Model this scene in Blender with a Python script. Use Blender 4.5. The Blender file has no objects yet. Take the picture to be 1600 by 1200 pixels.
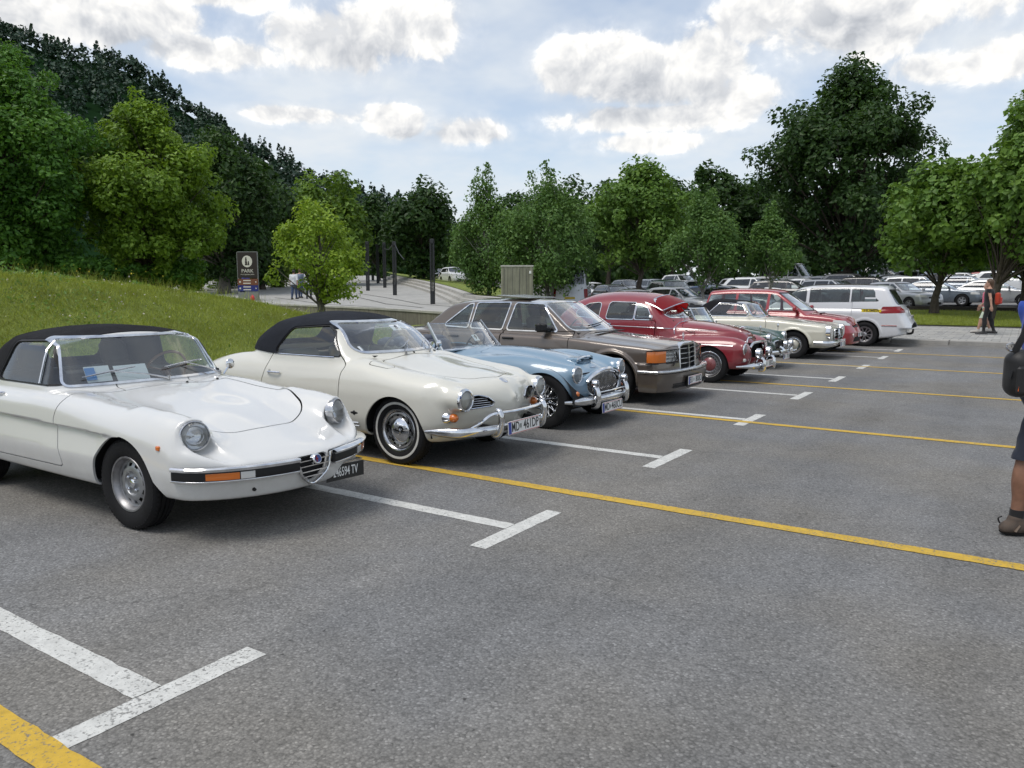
import bpy, math, random
import numpy as np
from mathutils import Vector, Matrix

R = math.radians
PI = math.pi
rng = np.random.default_rng(7)
random.seed(7)
SC = bpy.context.scene
COL = SC.collection

# ------------------------------------------------------------------ camera
cam_d = bpy.data.cameras.new('camera')
cam_d.sensor_width = 36.0
cam_d.lens = 1205.37 / 1600 * 36.0
cam_d.clip_start = 0.05
cam_d.clip_end = 6000
cam = bpy.data.objects.new('camera', cam_d)
COL.objects.link(cam)
cam.location = (0, 0, 1.58)
cam.rotation_euler = (PI / 2 - 0.122563, 0.0, 0.587506)
SC.camera = cam

# ------------------------------------------------------------------ light
SUN_AZ = R(158)      # direction towards the sun, measured from +Y towards -X is positive
SUN_EL = R(64)
EXPOSURE = 0.75
SC.view_settings.view_transform = 'Standard'
SC.view_settings.look = 'None'
SC.view_settings.exposure = EXPOSURE
SC.view_settings.gamma = 1.0
SC.view_settings.use_curve_mapping = False
for _k, _v in (('max_bounces', 6), ('diffuse_bounces', 2), ('glossy_bounces', 3), ('transmission_bounces', 3), ('transparent_max_bounces', 10), ('caustics_reflective', False), ('caustics_refractive', False), ('adaptive_threshold', .02)):
    setattr(SC.cycles, _k, _v)
sun_d = bpy.data.lights.new('sun', 'SUN')
sun_d.energy = 1.25
sun_d.angle = R(28)
sun_d.color = (1.0, 0.95, 0.88)
sun = bpy.data.objects.new('sun', sun_d)
COL.objects.link(sun)
_sd = Vector((-math.sin(SUN_AZ) * math.cos(SUN_EL), math.cos(SUN_AZ) * math.cos(SUN_EL), math.sin(SUN_EL)))
sun.rotation_euler = _sd.to_track_quat('Z', 'Y').to_euler()
sun.location = _sd * 50
# ------------------------------------------------------------------ node helper
class NT:
    def __init__(s, tree):
        s.t = tree; s.n = tree.nodes; s.l = tree.links
    def new(s, typ, ins=None, **kw):
        n = s.n.new(typ)
        for k, v in kw.items(): setattr(n, k, v)
        if ins:
            for k, v in ins.items():
                s.set(n.inputs[k], v)
        return n
    def set(s, sock, v):
        if hasattr(v, 'is_output') or isinstance(v, bpy.types.NodeSocket): s.l.new(v, sock)
        elif isinstance(v, bpy.types.Node): s.l.new(v.outputs[0], sock)
        else: sock.default_value = v
    def math(s, op, a, b=None, c=None, clamp=False):
        n = s.n.new('ShaderNodeMath'); n.operation = op; n.use_clamp = clamp
        s.set(n.inputs[0], a)
        if b is not None: s.set(n.inputs[1], b)
        if c is not None: s.set(n.inputs[2], c)
        return n.outputs[0]
    def vmath(s, op, a, b=None, out=0, scale=None):
        n = s.n.new('ShaderNodeVectorMath'); n.operation = op
        s.set(n.inputs[0], a)
        if b is not None: s.set(n.inputs[1], b)
        if scale is not None: s.set(n.inputs['Scale'], scale)
        return n.outputs[out]
    def noise(s, vec, scale, detail=4, rough=.55, out='Fac', w=None):
        n = s.n.new('ShaderNodeTexNoise')
        if vec is not None: s.l.new(vec, n.inputs['Vector'])
        s.set(n.inputs['Scale'], scale); n.inputs['Detail'].default_value = detail
        n.inputs['Roughness'].default_value = rough
        return n.outputs[out]
    def ramp(s, fac, stops, interp='LINEAR'):
        n = s.n.new('ShaderNodeValToRGB'); n.color_ramp.interpolation = interp
        e = n.color_ramp.elements
        while len(e) < len(stops): e.new(0.5)
        for i, (p, c) in enumerate(stops):
            e[i].position = p
            e[i].color = (c, c, c, 1) if not hasattr(c, '__len__') else (*c[:3], 1)
        s.set(n.inputs[0], fac)
        return n.outputs[0]
    def mix(s, fac, a, b, blend='MIX'):
        n = s.n.new('ShaderNodeMix'); n.data_type = 'RGBA'; n.blend_type = blend
        s.set(n.inputs[0], fac)
        for i, v in ((6, a), (7, b)):
            if isinstance(v, (tuple, list)): v = (*v[:3], 1)
            s.set(n.inputs[i], v)
        return n.outputs[2]
    def mapr(s, v, a, b, c, d, smooth=False):
        n = s.n.new('ShaderNodeMapRange')
        if smooth: n.interpolation_type = 'SMOOTHSTEP'
        s.set(n.inputs[0], v)
        for i, q in enumerate((a, b, c, d)): n.inputs[i + 1].default_value = q
        return n.outputs[0]


def _world():
    w = bpy.data.worlds.new('World'); SC.world = w; w.use_nodes = True
    w.cycles.sampling_method = 'NONE'
    nt = NT(w.node_tree)
    bg = nt.n['Background']; bg.inputs[1].default_value = .10
    sk = nt.new('ShaderNodeTexSky', sky_type='NISHITA'); sk.sun_disc = False
    sk.sun_elevation = SUN_EL; sk.sun_rotation = -SUN_AZ; sk.altitude = 300; sk.air_density = 1.0; sk.dust_density = 1.6; sk.ozone_density = 1.2
    d = nt.new('ShaderNodeTexCoord').outputs['Generated']
    sp = nt.new('ShaderNodeSeparateXYZ', {0: d})
    az = nt.math('ARCTAN2', sp.outputs[0], sp.outputs[1]); el = nt.math('ARCSINE', sp.outputs[2])
    ae = nt.new('ShaderNodeCombineXYZ', {0: az, 1: el}).outputs[0]
    # sheet coordinates: clouds shrink and flatten towards the horizon
    k = nt.math('DIVIDE', 1.0, nt.math('ADD', nt.math('MAXIMUM', sp.outputs[2], 0.0), .30))
    sheet = nt.vmath('SCALE', d, scale=k)
    # warped noise for the lumpy edges
    wv = nt.noise(d, 9.0, 2, .55, out='Color')
    wv = nt.vmath('SCALE', nt.vmath('SUBTRACT', wv, (.5, .5, .5)), scale=.06)
    dd = nt.vmath('ADD', d, wv)
    n1 = nt.noise(dd, 17.0, 6, .60)
    up = nt.vmath('ADD', dd, (-.006, -.002, .016))
    n2 = nt.noise(up, 17.0, 4, .60)
    # heaps of cloud: (azimuth, elevation, half width, half height), then their shaded bellies
    B = [(-.795, .290, .095, .045), (-.715, .312, .080, .055), (-.480, .268, .085, .050), (-.415, .252, .085, .045), (-.350, .262, .070, .052), (-.318, .222, .060, .040), (-.43, .205, .13, .022),
         (-.19, .300, .115, .058), (-.285, .305, .07, .040), (-.09, .325, .10, .070), (-.735, .204, .056, .024), (-.648, .193, .062, .022), (-.42, .178, .080, .018),
         (-1.09, .292, .17, .038), (-.955, .265, .09, .024), (-.93, .335, .08, .028), (-.055, .238, .10, .028), (-.84, .205, .095, .014)]
    D = [(-.77, .266, .10, .030), (-.42, .226, .12, .034), (-.18, .280, .10, .035), (-.69, .185, .11, .014), (-1.08, .27, .15, .022)]
    def field(L):
        acc = None
        for a, e, rx, ry in L:
            n = nt.new('ShaderNodeVectorMath', {0: ae, 1: (1 / rx, 1 / ry, 0), 2: (-a / rx, -e / ry, 0)}, operation='MULTIPLY_ADD')
            q = nt.vmath('DOT_PRODUCT', n.outputs[0], n.outputs[0], out=1)
            acc = q if acc is None else nt.math('MINIMUM', acc, q)
        return acc
    fb = nt.math('MAXIMUM', nt.math('SUBTRACT', .90, field(B)), -1.3)
    belly = nt.math('MAXIMUM', nt.math('SUBTRACT', 1.0, field(D)), 0.0)
    # broad coverage for the rest of the sky, same kind of cloud
    cov = nt.noise(sheet, 1.7, 3, .6)
    covf = nt.mapr(cov, .50, .68, -1.1, 1.0)
    infr = nt.mapr(nt.vmath('LENGTH', nt.vmath('MULTIPLY', nt.vmath('SUBTRACT', ae, (-.58, .22, 0)), (1 / .75, 1 / .26, 0)), out=1), .75, 1.05, 0, 1)
    covf = nt.math('MULTIPLY_ADD', nt.math('ADD', covf, 1.2), infr, -1.2)
    base = nt.math('MAXIMUM', fb, covf)
    den = nt.math('ADD', base, nt.math('MULTIPLY', nt.math('SUBTRACT', n1, .5), 2.3))
    alpha = nt.math('ADD', nt.math('MULTIPLY', nt.mapr(den, .10, .48, 0, 1, True), .66), nt.math('MULTIPLY', nt.mapr(den, -.75, .75, 0, 1, True), .34))
    # lit tops, grey bellies
    lit = nt.math('MULTIPLY_ADD', nt.math('SUBTRACT', n1, n2), 3.6, .5)
    deep = nt.mapr(den, .35, 1.25, 0, 1, True)
    lum = nt.math('SUBTRACT', nt.mapr(lit, .05, .95, .80, 1.16), nt.math('MULTIPLY_ADD', belly, .20, nt.math('MULTIPLY', deep, .15)))
    cc = nt.mix(nt.mapr(lum, .6, 1.0, 0, 1), (.86, .90, .97), (1.0, .985, .955))
    cc = nt.vmath('SCALE', cc, scale=nt.math('MULTIPLY', lum, 6.3))
    # thin high veil
    veil_n = nt.noise(nt.vmath('MULTIPLY', sheet, (1.0, 1.0, 2.5)), 2.6, 4, .62)
    veil = nt.math('ADD', nt.mapr(veil_n, .34, .68, .34, .86), nt.mapr(el, 0.0, .30, .30, 0), clamp=True)
    skyc = nt.mix(veil, sk.outputs[0], (4.75, 5.05, 5.35))
    out = nt.mix(alpha, skyc, cc)
    # below the horizon the dome only mirrors the haze
    nt.l.new(out, bg.inputs[0])
_world()


MATS = {}
def newmat(name):
    m = bpy.data.materials.new(name); m.use_nodes = True
    nt = NT(m.node_tree); nt.n.clear()
    out = nt.n.new('ShaderNodeOutputMaterial')
    b = nt.n.new('ShaderNodeBsdfPrincipled')
    nt.l.new(b.outputs[0], out.inputs[0])
    MATS[name] = m
    return m, nt, b, out
def pbsdf(name, col, rough=.5, metal=0., coat=0., coat_r=.03, spec=.5, var=0., vscale=3., bump=0., bscale=200., sheen=0., emit=None):
    if name in MATS: return MATS[name]
    m, nt, b, out = newmat(name)
    b.inputs['Base Color'].default_value = (*col, 1)
    b.inputs['Roughness'].default_value = rough
    b.inputs['Metallic'].default_value = metal
    b.inputs['Coat Weight'].default_value = coat
    b.inputs['Coat Roughness'].default_value = coat_r
    b.inputs['Specular IOR Level'].default_value = spec
    if sheen: b.inputs['Sheen Weight'].default_value = sheen
    if var or bump:
        tc = nt.new('ShaderNodeTexCoord').outputs['Object']
    if var:
        nz = nt.noise(tc, vscale, 5, .6)
        k = nt.mapr(nz, .3, .7, 1 - var, 1 + var)
        nt.l.new(nt.vmath('SCALE', (*col,), scale=k), b.inputs['Base Color'])
        nt.l.new(nt.mapr(nz, .3, .7, max(0.02, rough * (1 - var)), min(1, rough * (1 + var))), b.inputs['Roughness'])
    if bump:
        nz = nt.noise(tc, bscale, 3, .6)
        bn = nt.new('ShaderNodeBump', {'Height': nz, 'Strength': bump, 'Distance': .002})
        nt.l.new(bn.outputs[0], b.inputs['Normal'])
    return m
def paint(name, col, metal=0.0, rough=.35):
    """car paint: coloured base under a clear coat, a little road dust low down"""
    if name in MATS: return MATS[name]
    m, nt, b, out = newmat(name)
    tc = nt.new('ShaderNodeTexCoord').outputs['Object']
    sp = nt.new('ShaderNodeSeparateXYZ', {0: tc})
    nz = nt.noise(tc, 6, 6, .65)
    low = nt.mapr(sp.outputs[2], .15, .5, .30, 0)
    d = nt.math('MULTIPLY', nt.math('ADD', low, .015), nt.mapr(nz, .35, .7, .2, 1.3))
    dust = (.17, .155, .135)
    nt.l.new(nt.mix(d, col, dust), b.inputs['Base Color'])
    b.inputs['Roughness'].default_value = rough
    b.inputs['Metallic'].default_value = metal
    b.inputs['Coat Weight'].default_value = 1.0
    nt.l.new(nt.math('ADD', nt.math('MULTIPLY', d, .8), .025), b.inputs['Coat Roughness'])
    # orange peel, barely there
    bn = nt.new('ShaderNodeBump', {'Height': nt.noise(tc, 60, 2, .5), 'Strength': .012, 'Distance': .01})
    nt.l.new(bn.outputs[0], b.inputs['Coat Normal'])
    return m
def glassmat(name, tint=(.86, .92, .9), refl=1.0, dirt=.03):
    """thin window pane: see-through tint plus Fresnel mirror reflection and a film of dust"""
    if name in MATS: return MATS[name]
    m, nt, b, out = newmat(name)
    nt.n.remove(b)
    tr = nt.new('ShaderNodeBsdfTransparent'); tr.inputs[0].default_value = (*tint, 1)
    gl = nt.new('ShaderNodeBsdfGlossy'); gl.inputs['Roughness'].default_value = .01
    gl.inputs[0].default_value = (.95, .97, 1, 1)
    lw = nt.new('ShaderNodeLayerWeight'); lw.inputs[0].default_value = .5
    k = nt.math('MINIMUM', nt.math('MULTIPLY_ADD', nt.math('POWER', lw.outputs['Facing'], 4.2), .95 * refl, .075 * refl), 1.0)
    mx = nt.new('ShaderNodeMixShader', {0: k, 1: tr.outputs[0], 2: gl.outputs[0]})
    df = nt.new('ShaderNodeBsdfDiffuse'); df.inputs[0].default_value = (.55, .55, .52, 1)
    tc = nt.new('ShaderNodeTexCoord').outputs['Object']
    dz = nt.mapr(nt.noise(tc, 5, 4, .6), .35, .75, dirt * .3, dirt * 1.8)
    mx2 = nt.new('ShaderNodeMixShader', {0: dz, 1: mx.outputs[0], 2: df.outputs[0]})
    nt.l.new(mx2.outputs[0], out.inputs[0])
    return m

# ------------------------------------------------------------------ objects
def link(o, parent=None):
    COL.objects.link(o)
    if parent is not None: o.parent = parent
    return o
def tag(o, label=None, cat=None, group=None, kind=None):
    if label: o['label'] = label
    if cat: o['category'] = cat
    if group: o['group'] = group
    if kind: o['kind'] = kind
    return o
def empty(name, loc=(0, 0, 0), rz=0, parent=None):
    o = bpy.data.objects.new(name, None)
    o.empty_display_size = .2
    o.location = loc; o.rotation_euler = (0, 0, rz)
    return link(o, parent)
def copy_tree(o, parent=None):
    c = o.copy(); COL.objects.link(c); c.parent = parent
    for ch in o.children: copy_tree(ch, c)
    return c
def mesh_np(name, V, F, mats, N=None, smooth=True, sharp=None, mi=None):
    """mesh from arrays: V (n,3), F (m,k)"""
    me = bpy.data.meshes.new(name)
    V = np.ascontiguousarray(V, dtype=np.float32); F = np.ascontiguousarray(F, dtype=np.int32)
    m, k = F.shape
    me.vertices.add(len(V)); me.vertices.foreach_set('co', V.ravel())
    me.loops.add(m * k); me.loops.foreach_set('vertex_index', F.ravel())
    me.polygons.add(m)
    me.polygons.foreach_set('loop_start', np.arange(0, m * k, k, dtype=np.int32))
    try: me.polygons.foreach_set('loop_total', np.full(m, k, dtype=np.int32))
    except Exception: pass
    if mi is not None: me.polygons.foreach_set('material_index', np.ascontiguousarray(mi, dtype=np.int32))
    me.polygons.foreach_set('use_smooth', np.full(m, bool(smooth)))
    me.update(calc_edges=True)
    for mt in (mats if isinstance(mats, (list, tuple)) else [mats]): me.materials.append(mt)
    if N is not None: me.normals_split_custom_set_from_vertices(np.ascontiguousarray(N, dtype=np.float32))
    elif sharp is not None and smooth: me.set_sharp_from_angle(angle=R(sharp))
    return me
def obj_np(name, V, F, mats, parent=None, **kw):
    return link(bpy.data.objects.new(name, mesh_np(name, V, F, mats, **kw)), parent)

class MB:
    """collects shapes into one mesh"""
    def __init__(s): s.v = []; s.f = []
    def add(s, vs, fs):
        o = len(s.v); s.v += [tuple(map(float, q)) for q in vs]; s.f += [tuple(i + o for i in f) for f in fs]; return s
    def box(s, c, d, rz=0, ry=0, rx=0, taper=1.0, bev=0.0):
        hx, hy, hz = d[0] / 2, d[1] / 2, d[2] / 2
        M = Matrix.Rotation(rz, 3, 'Z') @ Matrix.Rotation(ry, 3, 'Y') @ Matrix.Rotation(rx, 3, 'X')
        if bev > 0:
            b = min(bev, hx * .9, hy * .9, hz * .9); vs = []; idx = {}
            for sx in (-1, 1):
                for sy in (-1, 1):
                    for sz in (-1, 1):
                        t = taper if sz > 0 else 1
                        for a in range(3):
                            p = [sx * hx * t, sy * hy * t, sz * hz]
                            for q in range(3):
                                if q != a: p[q] -= (sx, sy, sz)[q] * b
                            idx[(sx, sy, sz, a)] = len(vs); vs.append(M @ Vector(p) + Vector(c))
            fs = []
            for a in range(3):
                u, w = [(1, 2), (2, 0), (0, 1)][a]
                for sg in (-1, 1):
                    q = []
                    for (su, sw) in ((-1, -1), (1, -1), (1, 1), (-1, 1)):
                        t = [0, 0, 0]; t[a] = sg; t[u] = su; t[w] = sw; q.append(idx[(*t, a)])
                    fs.append(q if sg > 0 else q[::-1])
            for a in range(3):   # edges along axis a
                u, w = [(1, 2), (2, 0), (0, 1)][a]
                for su in (-1, 1):
                    for sw in (-1, 1):
                        q = []
                        for (sa, ax) in ((-1, u), (1, u), (1, w), (-1, w)):
                            t = [0, 0, 0]; t[a] = sa; t[u] = su; t[w] = sw; q.append(idx[(*t, ax)])
                        fs.append(q if su * sw < 0 else q[::-1])
            for sx in (-1, 1):
                for sy in (-1, 1):
                    for sz in (-1, 1):
                        q = [idx[(sx, sy, sz, a)] for a in range(3)]
                        fs.append(q if sx * sy * sz > 0 else q[::-1])
            return s.add(vs, fs)
        vs = [M @ Vector((sx * hx * (taper if sz > 0 else 1), sy * hy * (taper if sz > 0 else 1), sz * hz)) + Vector(c)
              for sz in (-1, 1) for sy in (-1, 1) for sx in (-1, 1)]
        return s.add(vs, [(0, 2, 3, 1), (4, 5, 7, 6), (0, 1, 5, 4), (2, 6, 7, 3), (0, 4, 6, 2), (1, 3, 7, 5)])
    def sweep(s, path, sec, up=(0, 0, 1), closed=False, caps=True, scale=None):
        """sweep section points (u across, v up) along a path; u is to the right-hand side of travel"""
        P = [Vector(p) for p in path]; n = len(P); rings = []
        up = Vector(up)
        for i in range(n):
            a = P[i - 1] if (i > 0 or closed) else P[i]
            b = P[(i + 1) % n] if (i < n - 1 or closed) else P[i]
            t = (b - a).normalized()
            side = t.cross(up)
            if side.length < 1e-4: side = t.cross(Vector((1, 0, 0)))
            side.normalize(); w = side.cross(t).normalized()
            k = 1 if scale is None else scale[i]
            rings.append([P[i] + side * (q[0] * k) + w * (q[1] * k) for q in sec])
        m = len(sec); vs = [v for r_ in rings for v in r_]; fs = []
        for i in range(n if closed else n - 1):
            for j in range(m):
                a = i * m + j; b = i * m + (j + 1) % m; i2 = (i + 1) % n
                fs.append((a, b, i2 * m + (j + 1) % m, i2 * m + j))
        if caps and not closed:
            fs.append(tuple(range(m))[::-1]); fs.append(tuple((n - 1) * m + j for j in range(m)))
        return s.add(vs, fs)
    def tube(s, path, r, seg=8, closed=False, caps=True):
        rr = r if hasattr(r, '__len__') else None
        r0 = 1 if rr is not None else r
        sec = [(math.cos(a) * r0, math.sin(a) * r0) for a in [2 * PI * k / seg for k in range(seg)]]
        d = Vector(path[-1]) - Vector(path[0])
        up = (0, 0, 1) if abs(d.z) < .8 * max(d.length, 1e-6) or closed else (1, 0, 0)
        return s.sweep(path, sec, up=up, closed=closed, caps=caps, scale=rr)
    def lathe(s, prof, c=(0, 0, 0), axis='y', seg=32, a0=0, a1=2 * PI):
        """profile points (r, h) turned about an axis through c"""
        full = abs(a1 - a0 - 2 * PI) < 1e-6
        n = seg if full else seg + 1; m = len(prof); vs = []
        for i in range(n):
            a = a0 + (a1 - a0) * i / seg; ca, sa = math.cos(a), math.sin(a)
            for (r, h) in prof:
                if axis == 'y': p = (r * ca, h, r * sa)
                elif axis == 'x': p = (h, r * ca, r * sa)
                else: p = (r * ca, r * sa, h)
                vs.append((p[0] + c[0], p[1] + c[1], p[2] + c[2]))
        fs = []
        for i in range(seg):
            i2 = (i + 1) % n
            for j in range(m - 1):
                q = (i * m + j, i * m + j + 1, i2 * m + j + 1, i2 * m + j)
                fs.append(q if axis != 'y' else q)
        return s.add(vs, fs)
    def prism(s, poly, a, b, axis='y'):
        """extrude a 2-D polygon between a and b along an axis (x: (y,z), y: (x,z), z: (x,y))"""
        n = len(poly); vs = []
        for h in (a, b):
            for (p, q) in poly: vs.append((h, p, q) if axis == 'x' else (p, h, q) if axis == 'y' else (p, q, h))
        fs = [tuple(range(n))[::-1], tuple(range(n, 2 * n))] + [(i, (i + 1) % n, n + (i + 1) % n, n + i) for i in range(n)]
        return s.add(vs, fs)
    def ell(s, c, d, nu=16, nv=10):
        vs = [(c[0], c[1], c[2] - d[2])]; fs = []
        for j in range(1, nv):
            t = -PI / 2 + PI * j / nv
            for i in range(nu):
                a = 2 * PI * i / nu
                vs.append((c[0] + d[0] * math.cos(t) * math.cos(a), c[1] + d[1] * math.cos(t) * math.sin(a), c[2] + d[2] * math.sin(t)))
        vs.append((c[0], c[1], c[2] + d[2])); L = len(vs) - 1
        for i in range(nu):
            fs.append((0, 1 + (i + 1) % nu, 1 + i)); fs.append((L, 1 + (nv - 2) * nu + i, 1 + (nv - 2) * nu + (i + 1) % nu))
            for j in range(nv - 2):
                a = 1 + j * nu + i; b = 1 + j * nu + (i + 1) % nu
                fs.append((a, b, b + nu, a + nu))
        return s.add(vs, fs)
    def data(s, name, mat, smooth=True, sharp=35):
        me = bpy.data.meshes.new(name); me.from_pydata(s.v, [], s.f); me.update()
        bm_fix(me)
        if smooth:
            me.polygons.foreach_set('use_smooth', np.full(len(me.polygons), True)); me.set_sharp_from_angle(angle=R(sharp))
        me.materials.append(mat)
        return me
    def build(s, name, mat, parent=None, loc=None, rot=None, **kw):
        o = link(bpy.data.objects.new(name, s.data(name, mat, **kw)), parent)
        if loc is not None: o.location = loc
        if rot is not None: o.rotation_euler = rot
        return o
import bmesh
def bm_fix(me):
    bm = bmesh.new(); bm.from_mesh(me)
    bmesh.ops.recalc_face_normals(bm, faces=bm.faces)
    bm.to_mesh(me); bm.free()

_txt = {}
def text(name, s, size, mat, parent, loc, rot, ext=.001, align='CENTER', xs=1.0, bold=0.0, shear=0.0):
    cu = bpy.data.curves.new(name, 'FONT'); cu.body = s; cu.size = size; cu.extrude = ext; cu.offset = bold
    cu.align_x = align; cu.align_y = 'CENTER'; cu.resolution_u = 3; cu.shear = shear
    t = bpy.data.objects.new(name + '_src', cu)
    me = bpy.data.meshes.new_from_object(t)
    bpy.data.objects.remove(t); bpy.data.curves.remove(cu)
    me.materials.clear(); me.materials.append(mat); me.name = name
    o = link(bpy.data.objects.new(name, me), parent)
    o.location = loc; o.rotation_euler = rot; o.scale = (xs, 1, 1)
    return o

# ------------------------------------------------------------------ curves, fields, surface meshing
def cv(pts, lin=False):
    """smooth 1-D curve through (x, v) points, flat-slope-limited, constant outside"""
    P = np.array(sorted(pts), float); x, v = P[:, 0], P[:, 1]
    if lin or len(x) < 3: return lambda q: np.interp(q, x, v)
    d = np.diff(v) / np.diff(x); m = np.zeros(len(x))
    for i in range(1, len(x) - 1):
        if d[i - 1] * d[i] > 0:
            w1 = 2 * (x[i + 1] - x[i]) + (x[i] - x[i - 1]); w2 = (x[i + 1] - x[i]) + 2 * (x[i] - x[i - 1])
            m[i] = (w1 + w2) / (w1 / d[i - 1] + w2 / d[i])
    m[0], m[-1] = d[0], d[-1]
    T = np.linspace(x[0], x[-1], 400); k = np.clip(np.searchsorted(x, T) - 1, 0, len(x) - 2)
    hh = x[k + 1] - x[k]; t = (T - x[k]) / hh
    Y = (2*t**3-3*t**2+1)*v[k] + (t**3-2*t**2+t)*hh*m[k] + (-2*t**3+3*t**2)*v[k+1] + (t**3-t**2)*hh*m[k+1]
    return lambda q: np.interp(q, T, Y)
def smax(a, b, k):
    h = np.clip(.5 + .5 * (a - b) / k, 0, 1)
    return b + (a - b) * h + k * h * (1 - h)
def smin(a, b, k): return -smax(-a, -b, k)
def rpoly(pts, r=.05, seg=6):
    """polygon with rounded corners; r a number or one per corner"""
    n = len(pts); out = []
    for i in range(n):
        p0, p, p1 = (np.array(pts[j % n], float) for j in (i - 1, i, i + 1))
        rr = r[i] if hasattr(r, '__len__') else r
        a = p0 - p; b = p1 - p; la, lb = np.linalg.norm(a), np.linalg.norm(b); a /= la; b /= lb
        ang = math.acos(max(-1, min(1, float(a @ b))))
        t = min(rr / math.tan(ang / 2) if ang < 3.1 else 0, la * .49, lb * .49)
        if t < 1e-4: out.append(tuple(p)); continue
        s0 = p + a * t; s1 = p + b * t
        for k in range(seg + 1):
            q = k / seg
            out.append(tuple((1-q)**2 * s0 + 2*q*(1-q) * p + q*q * s1))
    return out
def psdf(poly):
    """signed distance to a polygon, negative inside"""
    P = np.array(poly, float); A = P; B = np.roll(P, -1, 0)
    def f(u, v):
        u = np.asarray(u, float); v = np.asarray(v, float)
        d2 = np.full(u.shape, 1e9); ins = np.zeros(u.shape, bool)
        for (ax, ay), (bx, by) in zip(A, B):
            ex, ey = bx - ax, by - ay; L = ex * ex + ey * ey
            if L < 1e-12: continue
            t = np.clip(((u - ax) * ex + (v - ay) * ey) / L, 0, 1)
            dx = u - ax - t * ex; dy = v - ay - t * ey
            d2 = np.minimum(d2, dx * dx + dy * dy)
            if abs(ey) > 1e-12:
                c = ((ay > v) != (by > v)) & (u < ex * (v - ay) / ey + ax)
                ins ^= c
        d = np.sqrt(d2)
        return np.where(ins, -d, d)
    return f
def snet(f, lo, hi, h, newton=3):
    """surface nets: returns V, F(tris), N of the zero level of f"""
    ax = [np.arange(lo[i], hi[i] + h, h) for i in range(3)]
    X, Y, Z = ax[0][:, None, None], ax[1][None, :, None], ax[2][None, None, :]
    D = np.broadcast_to(f(X, Y, Z), (len(ax[0]), len(ax[1]), len(ax[2]))).astype(np.float32)
    S = D < 0
    n0, n1, n2 = D.shape
    cnt = np.zeros((n0 - 1, n1 - 1, n2 - 1), np.int8)
    for i in (0, 1):
        for j in (0, 1):
            for k in (0, 1): cnt += S[i:n0 - 1 + i, j:n1 - 1 + j, k:n2 - 1 + k]
    act = np.argwhere((cnt > 0) & (cnt < 8))
    idx = np.full(cnt.shape, -1, np.int64); idx[tuple(act.T)] = np.arange(len(act))
    offs = np.array([(i, j, k) for i in (0, 1) for j in (0, 1) for k in (0, 1)])
    C = np.stack([D[act[:, 0] + o[0], act[:, 1] + o[1], act[:, 2] + o[2]] for o in offs], 1)
    acc = np.zeros((len(act), 3)); num = np.zeros(len(act))
    for a in range(8):
        for b in range(a + 1, 8):
            if np.abs(offs[a] - offs[b]).sum() != 1: continue
            m = (C[:, a] < 0) != (C[:, b] < 0)
            t = np.where(m, C[:, a] / np.where(m, C[:, a] - C[:, b], 1), 0)
            acc += np.where(m[:, None], offs[a] + t[:, None] * (offs[b] - offs[a]), 0); num += m
    V = (act + acc / num[:, None]) * h + np.array(lo)
    quads = []
    for a in range(3):
        u, w = (a + 1) % 3, (a + 2) % 3
        sl0 = [slice(None)] * 3; sl1 = [slice(None)] * 3
        sl0[a] = slice(0, -1); sl1[a] = slice(1, None)
        s0, s1 = S[tuple(sl0)], S[tuple(sl1)]
        e = np.argwhere(s0 != s1)
        e = e[(e[:, u] > 0) & (e[:, w] > 0) & (e[:, u] < D.shape[u] - 1) & (e[:, w] < D.shape[w] - 1)]
        flip = ~s0[tuple(e.T)]
        q = []
        for du, dw in ((-1, -1), (0, -1), (0, 0), (-1, 0)):
            c = e.copy(); c[:, u] += du; c[:, w] += dw
            q.append(idx[c[:, 0], c[:, 1], c[:, 2]])
        q = np.stack(q, 1); q[flip] = q[flip][:, ::-1]
        quads.append(q)
    Q = np.concatenate(quads); Q = Q[(Q >= 0).all(1)]
    def grad(P):
        e = 1.5e-3; g = np.zeros_like(P)
        for a in range(3):
            p = P.copy(); p[:, a] += e; q = P.copy(); q[:, a] -= e
            g[:, a] = (f(p[:, 0], p[:, 1], p[:, 2]) - f(q[:, 0], q[:, 1], q[:, 2])) / (2 * e)
        return g
    for _ in range(newton):
        g = grad(V); d = f(V[:, 0], V[:, 1], V[:, 2])
        st = d[:, None] * g / np.maximum((g * g).sum(1, keepdims=True), .05)
        L = np.linalg.norm(st, axis=1, keepdims=True)
        V = V - st * np.minimum(1, .7 * h / np.maximum(L, 1e-9))
    N = grad(V); N /= np.maximum(np.linalg.norm(N, axis=1, keepdims=True), 1e-9)
    # shorter diagonal
    d1 = np.linalg.norm(V[Q[:, 0]] - V[Q[:, 2]], axis=1); d2 = np.linalg.norm(V[Q[:, 1]] - V[Q[:, 3]], axis=1)
    a = d1 <= d2
    F = np.concatenate([Q[a][:, [0, 1, 2]], Q[a][:, [0, 2, 3]], Q[~a][:, [0, 1, 3]], Q[~a][:, [1, 2, 3]]])
    return [V, F, N]
def compact(M):
    V, F, N = M
    u, inv = np.unique(F.ravel(), return_inverse=True)
    return [V[u], inv.reshape(-1, 3), N[u]]
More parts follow.
